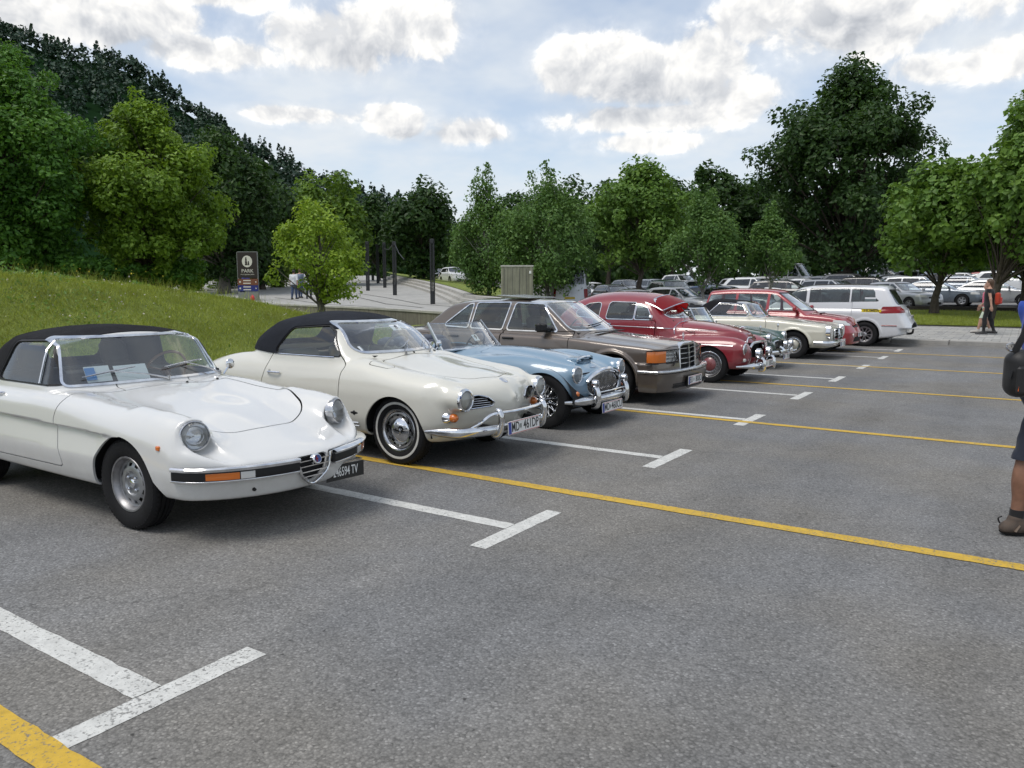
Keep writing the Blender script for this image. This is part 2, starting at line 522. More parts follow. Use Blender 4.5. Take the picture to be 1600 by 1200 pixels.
def cut(M, s):
    """split a triangle mesh along s = 0 -> (s<0 part, s>0 part)"""
    V, F, N = M
    s = np.where(np.abs(s) < 2e-4, 2e-4, s)
    pos = s > 0; c = pos[F].sum(1)
    inn, outr = [F[c == 0]], [F[c == 3]]
    X = F[(c == 1) | (c == 2)]
    if len(X):
        p = pos[X]; one = p.sum(1) == 1
        lone = np.where(one[:, None], p, ~p).argmax(1)
        r = np.arange(len(X)); a = X[r, lone]; b = X[r, (lone + 1) % 3]; d = X[r, (lone + 2) % 3]
        E = np.concatenate([np.sort(np.stack([a, b], 1), 1), np.sort(np.stack([a, d], 1), 1)])
        U, inv = np.unique(E, axis=0, return_inverse=True); inv = inv.ravel()
        t = (s[U[:, 0]] / (s[U[:, 0]] - s[U[:, 1]]))[:, None]
        nv = V[U[:, 0]] * (1 - t) + V[U[:, 1]] * t
        nn = N[U[:, 0]] * (1 - t) + N[U[:, 1]] * t; nn /= np.maximum(np.linalg.norm(nn, axis=1, keepdims=True), 1e-9)
        o = len(V); V = np.concatenate([V, nv]); N = np.concatenate([N, nn])
        i1 = inv[:len(X)] + o; i2 = inv[len(X):] + o
        tri = np.stack([a, i1, i2], 1)
        q1 = np.stack([i1, b, d], 1); q2 = np.stack([i1, d, i2], 1)
        outr += [tri[one], q1[~one], q2[~one]]; inn += [tri[~one], q1[one], q2[one]]
    A = compact([V, np.concatenate(inn), N]) if sum(map(len, inn)) else [V[:0], F[:0], N[:0]]
    B = compact([V, np.concatenate(outr), N]) if sum(map(len, outr)) else [V[:0], F[:0], N[:0]]
    return A, B
def flanged(M, depth):
    """turn the open edges of a shell inwards so that the sheet shows thickness"""
    V, F, N = M
    E = np.concatenate([F[:, [0, 1]], F[:, [1, 2]], F[:, [2, 0]]])
    S = np.sort(E, 1); key = S[:, 0] * (len(V) + 1) + S[:, 1]
    u, first, cnt = np.unique(key, return_index=True, return_counts=True)
    B = E[first[cnt == 1]]
    if not len(B): return M
    ids, inv = np.unique(B.ravel(), return_inverse=True); B2 = inv.reshape(-1, 2)
    top = V[ids]; bot = top - N[ids] * depth; k = len(ids); o = len(V)
    t = V[B[:, 1]] - V[B[:, 0]]; fn = np.cross(t, N[B[:, 0]])
    vn = np.zeros((k, 3)); np.add.at(vn, B2[:, 0], fn); np.add.at(vn, B2[:, 1], fn)
    vn /= np.maximum(np.linalg.norm(vn, axis=1, keepdims=True), 1e-9)
    Fl = np.concatenate([np.stack([B2[:, 1] + o, B2[:, 0] + o, B2[:, 0] + o + k], 1), np.stack([B2[:, 1] + o, B2[:, 0] + o + k, B2[:, 1] + o + k], 1)])
    return [np.concatenate([V, top, bot]), np.concatenate([F, Fl]), np.concatenate([N, vn, vn])]
def shell(name, M, mat, parent, depth=.012, off=0.0):
    if not len(M[1]): print('EMPTY', name); return None
    V, F, N = compact(M)
    if off: V = V + N * off
    V, F, N = flanged([V, F, N], depth) if depth else (V, F, N)
    return obj_np(name, V, F, mat, parent, N=N)
def sd_cone(p, a, b, ra, rb):
    x, y, z = p; ax, ay, az = a; dx, dy, dz = b[0] - ax, b[1] - ay, b[2] - az
    t = np.clip(((x - ax) * dx + (y - ay) * dy + (z - az) * dz) / max(dx*dx + dy*dy + dz*dz, 1e-9), 0, 1)
    return np.sqrt((x - ax - t*dx)**2 + (y - ay - t*dy)**2 + (z - az - t*dz)**2) - (ra + (rb - ra) * t)
def sd_box(p, c, d, r=.02):
    q = [np.abs(p[i] - c[i]) - d[i] / 2 + r for i in range(3)]
    o = np.sqrt(np.maximum(q[0], 0)**2 + np.maximum(q[1], 0)**2 + np.maximum(q[2], 0)**2)
    return o + np.minimum(np.maximum(q[0], np.maximum(q[1], q[2])), 0) - r
def sd_ell(p, c, d):
    k0 = np.sqrt(sum(((p[i] - c[i]) / d[i])**2 for i in range(3)))
    k1 = np.sqrt(sum(((p[i] - c[i]) / d[i]**2)**2 for i in range(3)))
    return k0 * (k0 - 1) / np.maximum(k1, 1e-6)

# ================================================================== car kit
CHROME = pbsdf('chrome', (.72, .73, .75), .07, 1.0, var=.25, vscale=8)
CHROME_DULL = pbsdf('chrome_worn', (.55, .55, .56), .2, 1.0, var=.3, vscale=14)
STEEL = pbsdf('wheel_silver', (.27, .27, .28), .42, .8, var=.2, vscale=20)
RUBBER = pbsdf('tyre_rubber', (.011, .011, .012), .75, spec=.25, var=.35, vscale=9, bump=.3, bscale=90)
TRIMBLK = pbsdf('black_trim_rubber', (.011, .011, .012), .5, spec=.35)
BLACK = pbsdf('underbody_black', (.012, .012, .013), .85)
VINYL = pbsdf('black_vinyl', (.02, .02, .022), .5, bump=.2, bscale=300)
LEATHERTAN = pbsdf('tan_leather', (.30, .2, .13), .5, var=.2)
CARPET = pbsdf('dark_carpet', (.03, .03, .032), .9)
CANVAS = None
AMBER = pbsdf('amber_lens', (.62, .15, .012), .15, 0, coat=1)
REDLENS = pbsdf('red_lens', (.20, .005, .008), .2, 0, spec=.4)
CLEARLENS = pbsdf('clear_lens', (.6, .6, .58), .12, 0, coat=1)
WHITEWALL = pbsdf('whitewall_rubber', (.55, .54, .5), .6, var=.15, vscale=12)
PLATEW = pbsdf('plate_white', (.74, .74, .72), .35)
PLATEK = pbsdf('plate_black', (.015, .015, .015), .35)
PLATEB = pbsdf('plate_blue', (.03, .06, .32), .35)
PLATER = pbsdf('plate_red', (.5, .03, .03), .4)
INK = pbsdf('print_black', (.015, .015, .015), .5)
PAPER = pbsdf('paper_white', (.72, .75, .78), .7)
PAPERB = pbsdf('print_blue', (.06, .22, .55), .6)
WHITEPRINT = pbsdf('print_white', (.75, .75, .75), .5)
GLASS = glassmat('window_glass', (.84, .89, .87), dirt=.015)
GLASSD = glassmat('window_glass_tinted', (.34, .40, .40), dirt=.02)
GLASSV = glassmat('windscreen_glass', (.84, .9, .89), refl=1.8, dirt=.025)

def lensmat():
    m, nt, b, out = newmat('headlight_glass')
    nt.n.remove(b)
    tc = nt.new('ShaderNodeTexCoord').outputs['Object']
    sp = nt.new('ShaderNodeSeparateXYZ', {0: tc})
    w = nt.math('SINE', nt.math('MULTIPLY', sp.outputs[1], 420.0))
    w2 = nt.math('SINE', nt.math('MULTIPLY', sp.outputs[2], 130.0))
    bn = nt.new('ShaderNodeBump', {'Height': nt.math('ADD', w, w2), 'Strength': .3, 'Distance': .004})
    tr = nt.new('ShaderNodeBsdfTransparent'); tr.inputs[0].default_value = (.9, .92, .93, 1)
    gl = nt.new('ShaderNodeBsdfGlossy'); gl.inputs['Roughness'].default_value = .04; nt.l.new(bn.outputs[0], gl.inputs['Normal'])
    df = nt.new('ShaderNodeBsdfDiffuse'); df.inputs[0].default_value = (.6, .62, .62, 1); nt.l.new(bn.outputs[0], df.inputs['Normal'])
    fr = nt.new('ShaderNodeFresnel'); fr.inputs[0].default_value = 1.5
    m1 = nt.new('ShaderNodeMixShader', {0: .16, 1: tr.outputs[0], 2: df.outputs[0]})
    m2 = nt.new('ShaderNodeMixShader', {0: nt.math('MULTIPLY_ADD', fr.outputs[0], 1.6, .03, clamp=True), 1: m1.outputs[0], 2: gl.outputs[0]})
    nt.l.new(m2.outputs[0], out.inputs[0])
    return m
LENS = lensmat()
REFLECTOR = pbsdf('reflector', (.75, .76, .78), .12, 1.0)
def canvasmat(name, col):
    m, nt, b, out = newmat(name)
    tc = nt.new('ShaderNodeTexCoord').outputs['Object']
    nz = nt.noise(tc, 5, 5, .6); fine = nt.noise(tc, 500, 2, .5)
    k = nt.math('MULTIPLY', nt.mapr(nz, .3, .7, .75, 1.3), nt.mapr(fine, .3, .7, .7, 1.3))
    nt.l.new(nt.vmath('SCALE', col, scale=k), b.inputs['Base Color'])
    b.inputs['Roughness'].default_value = .85; b.inputs['Specular IOR Level'].default_value = .2
    h = nt.math('MULTIPLY_ADD', nt.noise(tc, 7, 3, .5), 6.0, fine)
    bn = nt.new('ShaderNodeBump', {'Height': h, 'Strength': .5, 'Distance': .004})
    nt.l.new(bn.outputs[0], b.inputs['Normal'])
    return m
CANVAS = canvasmat('black_canvas', (.009, .009, .011))
CANVASB = canvasmat('navy_black_canvas', (.012, .014, .020))

class Car:
    def __init__(s, name, label, loc, f, lo, hi, h, mat, rz=0, group=None, cat='car'):
        s.root = empty(name, loc, rz); tag(s.root, label, cat, group)
        s.f = f; s.M = snet(f, lo, hi, h); s.mat = mat; s.r = s.root
    def ev(s, fn, M=None):
        V, F, N = M or s.M
        return fn(V[:, 0], V[:, 1], V[:, 2], N)
    def drop(s, fn):
        s.M = cut(s.M, s.ev(fn))[1]
    def take(s, fn, gap=0.0):
        g = gap / 2
        a, rest = cut(s.M, s.ev(fn) + g)
        if gap: _, rest = cut(rest, s.ev(fn, rest) - g)
        s.M = rest
        return a
    def panel(s, name, fn, gap=.010, mat=None, parent=None, depth=.015, off=0):
        return shell(name, s.take(fn, gap), mat or s.mat, parent or s.r, depth, off)
    def pane(s, name, fn, mat, frame=None, fw=.016, off=-.006, fname='window_trim', foff=.003, seal=0.0):
        """cut a window: the glass region inside fn, a trim ring of width fw round it"""
        if frame is not None:
            reg = s.take(lambda x, y, z, n: fn(x, y, z, n) - fw)
            g, ring = cut(reg, s.ev(fn, reg))
            o = shell(name, g, mat, s.r, 0, off)
            if o is not None: shell(fname, ring, frame, o, .012, foff)
        else:
            g = s.take(fn); o = shell(name, g, mat, s.r, 0, off)
        return o
    def arch(s, x0, z0, r, ymin=.35, flat=None):
        s.drop(lambda x, y, z, n: np.maximum(np.hypot(x - x0, z - z0) - r if flat is None else flat(x - x0, z - z0), ymin - np.abs(y)))
    def liner(s, x0, z0, r, y0, y1):
        for sg in (-1, 1):
            b = MB(); n = 22
            prof = [(r * .1, y0), (r, y0), (r, y1)]
            b.lathe([(p, q * sg) for p, q in prof], (x0, 0, z0), 'y', n, -.05, PI + .05)
            b.build('wheel_housing', BLACK, s.r)
    def body(s, name='body', depth=.015):
        return shell(name, s.M, s.mat, s.r, depth)
    def hits(s, O, d, tmax=3.0, n=150):
        """first skin points along parallel rays; nan where a ray misses"""
        O = np.atleast_2d(np.array(O, float)); d = np.array(d, float); d /= np.linalg.norm(d)
        t = np.linspace(0, tmax, n); P = O[:, None, :] + t[None, :, None] * d
        v = s.f(P[..., 0], P[..., 1], P[..., 2]) < 0
        i = v.argmax(1); ok = v.any(1)
        a = t[np.maximum(i - 1, 0)]; b = t[i]
        for _ in range(12):
            m = (a + b) / 2; p = O + m[:, None] * d
            q = s.f(p[:, 0], p[:, 1], p[:, 2]) < 0
            b = np.where(q, m, b); a = np.where(q, a, m)
        p = O + b[:, None] * d; p[~ok] = np.nan
        return p
    def hit(s, o, d, tmax=3.0):
        p = s.hits(o, d, tmax)[0]
        return None if np.isnan(p[0]) else p
    def nrms(s, P):
        g = np.zeros_like(P)
        for a in range(3):
            e = np.zeros(3); e[a] = 2e-3; p = P + e; q = P - e
            g[:, a] = s.f(p[:, 0], p[:, 1], p[:, 2]) - s.f(q[:, 0], q[:, 1], q[:, 2])
        return g / np.linalg.norm(g, axis=1, keepdims=True)
    def nrm(s, p): return s.nrms(np.atleast_2d(p))[0]
    def line(s, pts, side=-1, off=.004, n=30, mode='side'):
        """points on the skin below a polyline given in (x,z) [side], (x,y) [top] or (y,z) [front]"""
        P = np.array(pts, float); L = np.concatenate([[0], np.cumsum(np.linalg.norm(np.diff(P, axis=0), axis=1))])
        T = np.linspace(0, L[-1], n); u = np.interp(T, L, P[:, 0]); v = np.interp(T, L, P[:, 1]); k = np.ones(n)
        if mode == 'side': h = s.hits(np.stack([u, side * 1.4 * k, v], 1), (0, -side, 0), 1.38)
        elif mode == 'top': h = s.hits(np.stack([u, v, 2.2 * k], 1), (0, 0, -1), 2.2)
        else: h = s.hits(np.stack([2.0 * k, u, v], 1), (-1, 0, 0), 5)
        h = h[~np.isnan(h[:, 0])]
        return [tuple(q) for q in h + s.nrms(h) * off] if len(h) else []
    def strip(s, name, pts, r, mat, side=-1, mode='side', off=.002, n=30, parent=None, flat=None):
        p = s.line(pts, side, off, n, mode)
        if len(p) < 2: print('NOSTRIP', name); return None
        return MB().tube(p, r, 6).build(name, mat, parent or s.r)
    def seam(s, pts, side=-1, mode='side', r=.0022, n=40, name='panel_seam'):
        return s.strip(name, pts, r, BLACK, side, mode, 0.0, n)

# ---------------------------------------------------------------- wheels
def tyre_mesh(R_, rim, w, seg=48, white=None):
    h = w / 2
    prof = [(rim - .005, -h * .62), (rim + .004, -h * .80), (rim + .02, -h * .92), ((R_ + rim) / 2, -h), (R_ - .028, -h * .97),
            (R_ - .012, -h * .88), (R_ - .003, -h * .74), (R_, -h * .55), (R_, -h * .40), (R_ - .007, -h * .385), (R_ - .007, -h * .33), (R_, -h * .31),
            (R_ + .001, -h * .05), (R_ - .007, -h * .04), (R_ - .007, h * .04), (R_ + .001, h * .05), (R_, h * .31), (R_ - .007, h * .33), (R_ - .007, h * .385), (R_, h * .40),
            (R_, h * .55), (R_ - .003, h * .74), (R_ - .012, h * .88), (R_ - .028, h * .97), ((R_ + rim) / 2, h), (rim + .02, h * .92), (rim - .005, h * .62)]
    b = MB().lathe(prof, axis='y', seg=seg)
    # shoulder lugs
    lug = []
    n = 60 if seg >= 48 else 0
    for k in range(n):
        a = 2 * PI * k / n
        for sg in (-1, 1):
            vs = []
            for (dr, hh) in ((-.022, .965), (.0015, .60)):
                for da in (-.026, .026):
                    rr = R_ + dr + .0035
                    vs.append((rr * math.cos(a + da), sg * h * hh * 1.004, rr * math.sin(a + da)))
            for (dr, hh) in ((-.03, .95), (-.01, .58)):
                for da in (-.026, .026):
                    rr = R_ + dr
                    vs.append((rr * math.cos(a + da), sg * h * hh, rr * math.sin(a + da)))
            b.add(vs, [(0, 1, 3, 2), (0, 4, 5, 1), (2, 3, 7, 6), (0, 2, 6, 4), (1, 5, 7, 3)])
    return b
def polar(b, prof, seg, skip):
    """lathe with openings: skip(i, j) leaves a face out; outer side towards -y"""
    m = len(prof); vs = []; fs = []
    for i in range(seg):
        a = 2 * PI * i / seg
        for (r, h) in prof: vs.append((r * math.cos(a), h, r * math.sin(a)))
    for i in range(seg):
        i2 = (i + 1) % seg
        for j in range(m - 1):
            if not skip(i, j): fs.append((i * m + j, i * m + j + 1, i2 * m + j + 1, i2 * m + j))
    return b.add(vs, fs)
WHEELS = {}
def wheel_parts(style, R_, rim, w, mat=None):
    key = (style, R_, rim, w, mat.name if mat else '')
    if key in WHEELS: return WHEELS[key]
    P = []; h = w / 2
    far = style.startswith('far')
    P.append(('tyre', tyre_mesh(R_, rim, w, 28 if far else 56).data('tyre', RUBBER)))
    sg = 28 if far else 56
    barrel = [(rim + .006, -h * .80), (rim + .002, -h * .86), (rim - .008, -h * .84), (rim - .012, -h * .70), (rim - .02, -h * .62), (rim - .026, -h * .35), (rim - .05, -h * .2), (rim - .05, h * .6), (rim, h * .8)]
    if style != 'wire':
        P.append(('rim', MB().lathe(barrel, axis='y', seg=sg).data('rim', STEEL if style not in ('ghia', 'pagoda', 'volvo') else (CHROME_DULL if style == 'ghia' else STEEL))))
    bk = MB().lathe([(.001, h * .1), (rim - .03, h * .1)], axis='y', seg=20)
    P.append(('brake_drum', bk.data('brake_drum', BLACK)))
    if style == 'slots':        # ventilated steel disc with bare centre and nuts
        b = MB(); r1 = rim - .026
        prof = [(r1, -h * .30), (r1 - .018, -h * .34), (r1 - .040, -h * .46), (r1 - .055, -h * .52), (r1 - .075, -h * .50), (r1 - .085, -h * .36), (.03, -h * .34), (.001, -h * .34)]
        polar(b, prof, 96, lambda i, j: j == 1 and i % 8 in (0, 1, 2, 3))
        P.append(('wheel_disc', b.data('wheel_disc', pbsdf('wheel_disc_silver', (.33, .34, .355), .38, .75, var=.15, vscale=20))))
        b = MB().lathe([(.028, -h * .34), (.028, -h * .5), (.02, -h * .56), (.001, -h * .57)], axis='y', seg=20)
        for k in range(4):
            a = PI / 4 + k * PI / 2
            b.lathe([(.013, -h * .33), (.013, -h * .55), (.008, -h * .62), (.001, -h * .62)], (.055 * math.cos(a), 0, .055 * math.sin(a)), 'y', 6)
        P.append(('wheel_nuts', b.data('wheel_nuts', CHROME)))
    elif style in ('ghia', 'pagoda', 'volvo'):
        r1 = rim - .02; b = MB()
        n = 12 if style == 'ghia' else 20
        prof = [(r1, -h * .38), (r1 - .008, -h * .62), (r1 - .024, -h * .66), (r1 - .044, -h * .62), (r1 - .056, -h * .55), (r1 - .08, -h * .50), (.02, -h * .50)]
        polar(b, prof, n * 8, lambda i, j: j == 2 and i % 8 in (0, 1, 2))
        P.append(('wheel_ring', b.data('wheel_ring', CHROME if style != 'volvo' else STEEL)))
        rc = r1 - .062
        dome = [(rc, -h * .50), (rc, -h * .58), (rc - .008, -h * .66), (rc - .03, -h * .80), (rc * .5, -h * .98), (rc * .36, -h * 1.0), (rc * .34, -h * 1.05), (rc * .28, -h * 1.07), (.001, -h * 1.07)]
        P.append(('hubcap', MB().lathe(dome, axis='y', seg=40).data('hubcap', mat or CHROME)))
        if style == 'ghia':
            ww = MB().lathe([(rim + .046, -h * .995), (rim + .048, -h * 1.02), (rim + .066, -h * 1.022), (rim + .068, -h * 1.0)], axis='y', seg=64)
            P.append(('whitewall_band', ww.data('whitewall_band', WHITEWALL)))
        if style == 'volvo':
            ww = MB().lathe([(rim + .006, -h * .93), (rim + .010, -h * .99), (rim + .022, -h * 1.0), (rim + .026, -h * .97)], axis='y', seg=48)
            P.append(('trim_band', ww.data('trim_band', CHROME)))
        if style == 'pagoda':
            b = MB().lathe([(rc * .30, -h * 1.05), (rc * .30, -h * 1.12), (rc * .24, -h * 1.14), (.001, -h * 1.14)], axis='y', seg=24)
            P.append(('hub_badge', b.data('hub_badge', CHROME)))
    elif style == 'wire':
        b = MB().lathe([(rim + .006, -h * .80), (rim + .003, -h * .86), (rim - .008, -h * .84), (rim - .013, -h * .70), (rim - .022, -h * .60), (rim - .024, h * .60), (rim, h * .8)], axis='y', seg=56)
        P.append(('rim', b.data('rim', CHROME_DULL)))
        b = MB().lathe([(.05, h * .3), (.05, -h * .1), (.042, -h * .55), (.036, -h * .75), (.025, -h * .82), (.001, -h * .84)], axis='y', seg=24)
        for k in range(2):
            a = k * PI
            b.box((.045 * math.cos(a), -h * .8, .045 * math.sin(a)), (.05, .012, .03), ry=-a)
        P.append(('knock_off_hub', b.data('knock_off_hub', CHROME)))
        b = MB(); n = 48
        for k in range(n):
            a = 2 * PI * k / n; q = k % 4
            sw = .42 if q in (0, 3) else -.42
            outer = q < 2
            p0 = (.044 * math.cos(a), (-h * .55 if outer else h * .05), .044 * math.sin(a))
            r2 = rim - .022
            p1 = (r2 * math.cos(a + sw), (-h * .15 if k % 2 else -h * .45), r2 * math.sin(a + sw))
            b.tube([p0, p1], .0034, 4, caps=False)
        P.append(('spokes', b.data('spokes', CHROME)))
        bk = MB().lathe([(.001, h * .35), (rim - .06, h * .35), (rim - .06, h * .8)], axis='y', seg=24)
        P[1] = ('brake_drum', bk.data('brake_drum', BLACK))
    else:                       # cast spokes: 'alloyN' / 'farN' / 'capN'
        n = int(style[-2:]) if style[-2:].isdigit() else 10
        b = MB(); r1 = rim - .012
        b.lathe([(.001, -h * .62), (.045, -h * .62), (.062, -h * .55), (.062, -h * .2)], axis='y', seg=18)
        for k in range(n):
            a = 2 * PI * k / n; pair = (.05 if k % 2 else -.05) if style.startswith('alloy') else 0
            a += pair; ca, sa = math.cos(a), math.sin(a)
            def pt(r, t, y): return (r * ca - t * sa, y, r * sa + t * ca)
            w0, w1 = (.011, .014) if n > 8 else (.03, .045)
            vs = [pt(.05, -w0, -h * .62), pt(.05, w0, -h * .62), pt(r1, w1, -h * .66), pt(r1, -w1, -h * .66),
                  pt(.05, -w0, -h * .3), pt(.05, w0, -h * .3), pt(r1, w1, -h * .4), pt(r1, -w1, -h * .4)]
            b.add(vs, [(0, 1, 2, 3), (4, 7, 6, 5), (0, 3, 7, 4), (1, 5, 6, 2), (0, 4, 5, 1), (2, 6, 7, 3)])
        b.lathe([(r1 - .014, -h * .66), (r1 + .006, -h * .68), (r1 + .01, -h * .5)], axis='y', seg=sg)
        P.append(('spokes', b.data('spokes', mat or pbsdf('alloy_silver', (.5, .5, .52), .3, .9))))
    WHEELS[key] = P
    return P
def add_wheel(car_root, x, y, R_, rim, w, style, steer=0, mat=None, z=None):
    e = empty('wheel', (x, y, R_ if z is None else z), (0 if y < 0 else PI) + steer, car_root)
    for nm, me in wheel_parts(style, R_, rim, w, mat): link(bpy.data.objects.new(nm, me), e)
    return e
def wheels4(car, wb, y, R_, rim, w, style, mat=None, steer=0, yr=None):
    for sg in (-1, 1):
        add_wheel(car.r, 0, sg * y, R_, rim, w, style, steer, mat)
        add_wheel(car.r, -wb, sg * (yr or y), R_, rim, w, style, 0, mat)

# ---------------------------------------------------------------- lights, plates, trim
def round_lamp(root, p, r, d=(1, 0, 0), bez=.012, depth=.05, bezmat=None, name='headlight', lensm=None):
    """round lamp at p facing d: bezel, bowl and domed lens"""
    e = empty(name, p, 0, root)
    q = Vector(d).to_track_quat('X', 'Z'); e.rotation_mode = 'QUATERNION'; e.rotation_quaternion = q
    b = MB().lathe([(r + bez * .9, -depth), (r + bez, -.01), (r + bez * .7, .006), (r + bez * .1, .010), (r - .003, .004), (r - .004, -.008)], axis='x', seg=36)
    b.build('bezel', bezmat or CHROME, e)
    b = MB().lathe([(r, -.004), (r * .8, -.035), (r * .45, -.055), (r * .12, -.06), (r * .1, -.03), (.001, -.028)], axis='x', seg=28)
    b.build('reflector', REFLECTOR, e)
    b = MB().lathe([(r, .0), (r * .85, .012), (r * .6, .020), (r * .3, .025), (.0005, .026)], axis='x', seg=32)
    b.build('lens', lensm or LENS, e)
    return e
def plate(root, p, txt, w=.52, h=.12, rz=0, ry=0, style='at', size=None, name='number_plate', bar=True):
    e = MB().box((0, 0, 0), (.008, w, h), bev=.003).build(name, PLATEK if style == 'it' else PLATEW, root)
    e.location = p; e.rotation_euler = (0, ry, rz)
    rot = (PI / 2, 0, PI / 2)
    if style == 'it':
        text('lettering', txt, h * .82, PLATEW, e, (.0045, 0, 0), rot, .0006, xs=.86 * w / .33 * .62, bold=.001)
        return e
    for k in (-1, 1):
        MB().box((.0046, 0, k * (h / 2 - .007)), (.001, w - .012, .004)).build('border_line', PLATER if style == 'at' else INK, e)
    MB().box((.0046, -w / 2 + .027, 0), (.0012, .042, h - .012)).build('country_band', PLATEB, e)
    a, b = txt.split(' ')
    n = len(a) + len(b) + 1.0
    text('lettering', a, h * .98, INK, e, (.0045, -w / 2 + .052, 0), rot, .0006, 'LEFT', xs=.72, bold=.0016)
    text('lettering', b, h * .98, INK, e, (.0045, w / 2 - .014, 0), rot, .0006, 'RIGHT', xs=.80, bold=.0016)
    x0 = -w / 2 + .055 + len(a) * h * .56 + .012
    MB().prism([(x0 - .014, .022), (x0 + .014, .022), (x0 + .014, -.008), (x0, -.026), (x0 - .014, -.008)], .0042, .0052, 'x').build('crest', pbsdf('crest_grey', (.2, .22, .2), .5), e)
    return e
SEATS = {}
def seat(root, x, y, z, mat, hz=.55, w=.5, head=False, rz=0):
    key = (round(hz, 2), round(w, 2), head, mat.name)
    if key not in SEATS:
        def f(X, Y, Z):
            p = (X, Y, Z)
            d = sd_box(p, (0, 0, .09), (.5, w, .18), .07)
            # leaned back
            xs = X + .30 * (Z - .1)
            d = smin(d, sd_box((xs, Y, Z), (-.24, 0, .1 + hz / 2), (.14, w * .94, hz), .06), .04)
            if head: d = smin(d, sd_box((xs, Y, Z), (-.24, 0, hz + .2), (.1, w * .5, .2), .05), .02)
            return d
        V, F, N = snet(f, (-.75, -w / 2 - .06, -.06), (.35, w / 2 + .06, hz + .42), .032, 2)
        SEATS[key] = mesh_np('seat', V, F, mat, N=N)
    o = link(bpy.data.objects.new('seat', SEATS[key]), root); o.location = (x, y, z); o.rotation_euler = (0, 0, rz)
    return o
def steering(root, p, r=.19, mat=VINYL, tilt=R(25)):
    b = MB().tube([(0, r * math.cos(a), r * math.sin(a)) for a in [2 * PI * k / 28 for k in range(28)]], .012, 6, closed=True)
    for a in (PI * .5 * 3, PI * .1, PI * .9):
        b.tube([(0, 0, 0), (0, r * math.cos(a), r * math.sin(a))], .009, 5)
    b.lathe([(.04, -.02), (.04, .015), (.001, .02)], (0, 0, 0), 'x', 12)
    b.tube([(0, 0, 0), (.45, 0, -.12)], .02, 6)
    return b.build('steering_wheel', mat, root, loc=p, rot=(0, tilt, 0))
def wiper(car, p0, p1, arm0, name='wiper', off=.02):
    """blade on the glass from p0 to p1 with an arm to arm0"""
    b = MB(); p0, p1, a0 = map(Vector, (p0, p1, arm0)); mid = (p0 + p1) / 2
    b.tube([p0, mid + Vector((.006, 0, .004)), p1], [.005, .008, .005], 5)
    b.tube([a0, (a0 * .6 + mid * .4) + Vector((.02, 0, .015)), mid + Vector((.012, 0, .008))], [.009, .006, .004], 6)
    b.lathe([(.014, -.01), (.014, .02), (.001, .024)], a0, 'z', 10)
    return b.build(name, CHROME_DULL, car.r)
def hullf(T, B, W, Nf, Nr, kt=.08, kn=.08, kr=.08, kb=.04):
    def f(x, y, z):
        ay = np.sqrt(y * y + 1e-5)
        d = smax(z - T(x, ay), ay - W(x, z), kt)
        d = smax(d, x - Nf(ay, z), kn)
        d = smax(d, Nr(ay, z) - x, kr)
        return smax(d, B(x, ay) - z, kb)
    return f
def bumper_sweep(car, name, path, sec, mat, parent=None, up=(0, 0, 1)):
    return MB().sweep(path, sec, up=up).build(name, mat, parent or car.r, sharp=50)
def sect(w, h, r=.3, n=3):
    """rounded rectangular section, width w (across), height h"""
    return rpoly([(-w/2, -h/2), (w/2, -h/2), (w/2, h/2), (-w/2, h/2)], min(w, h) * r, n)
def spline(pts, n=40, closed=False):
    P = np.array(pts, float); m = len(P); out = []
    seg = m if closed else m - 1
    for i in range(seg):
        p0 = P[(i - 1) % m] if (closed or i > 0) else 2 * P[0] - P[1]
        p1 = P[i]; p2 = P[(i + 1) % m]; p3 = P[(i + 2) % m] if (closed or i < m - 2) else 2 * P[-1] - P[-2]
        k = max(2, n // seg)
        for t in np.linspace(0, 1, k, endpoint=False):
            out.append(.5 * ((2 * p1) + (-p0 + p2) * t + (2*p0 - 5*p1 + 4*p2 - p3) * t*t + (-p0 + 3*p1 - 3*p2 + p3) * t**3))
    if not closed: out.append(P[-1])
    return [tuple(q) for q in out]
def sym(pts):
    """mirror a list of points given for y<=0 from the middle outwards into a full left-right path"""
    return [tuple((p[0], p[1], *p[2:])) for p in pts[::-1]] + [tuple((p[0], -p[1], *p[2:])) for p in pts if abs(p[1]) > 1e-6]

# ================================================================== places given by picture column and depth
YAW, PIT, FPX = 0.587506, 0.122563, 1205.37
def at(px, d, z=0.0):
    """world point at depth d (m along the view) in the direction of picture column px"""
    u = (px - 800) / FPX * (math.cos(PIT))
    r = u * d
    return (r * math.cos(YAW) - d * math.sin(YAW), r * math.sin(YAW) + d * math.cos(YAW), z)
def zat(py, d):
    v = (600 - py) / FPX
    return 1.58 + d * (v * math.cos(PIT) - math.sin(PIT)) / (math.cos(PIT) + v * math.sin(PIT))
def leafmat(name, c0, c1, c2, trans=.32, bs=.55):
    m, nt, b, out = newmat(name)
    rnd = nt.new('ShaderNodeNewGeometry').outputs['Random Per Island']
    tc = nt.new('ShaderNodeTexCoord').outputs['Object']
    big = nt.noise(tc, bs, 4, .6)
    f = nt.math('ADD', nt.math('MULTIPLY', rnd, .55), nt.math('MULTIPLY', nt.mapr(big, .3, .7, 0, 1), .5), clamp=True)
    col = nt.ramp(f, [(0, c0), (.5, c1), (1, c2)])
    nt.l.new(col, b.inputs['Base Color']); b.inputs['Roughness'].default_value = .5; b.inputs['Specular IOR Level'].default_value = .35
    tr = nt.new('ShaderNodeBsdfTranslucent'); nt.l.new(nt.mix(.35, col, (c2[0] * 1.3, c2[1] * 1.25, c2[2] * .7)), tr.inputs[0])
    mx = nt.new('ShaderNodeMixShader', {0: trans, 1: b.outputs[0], 2: tr.outputs[0]}); nt.l.new(mx.outputs[0], out.inputs[0])
    return m
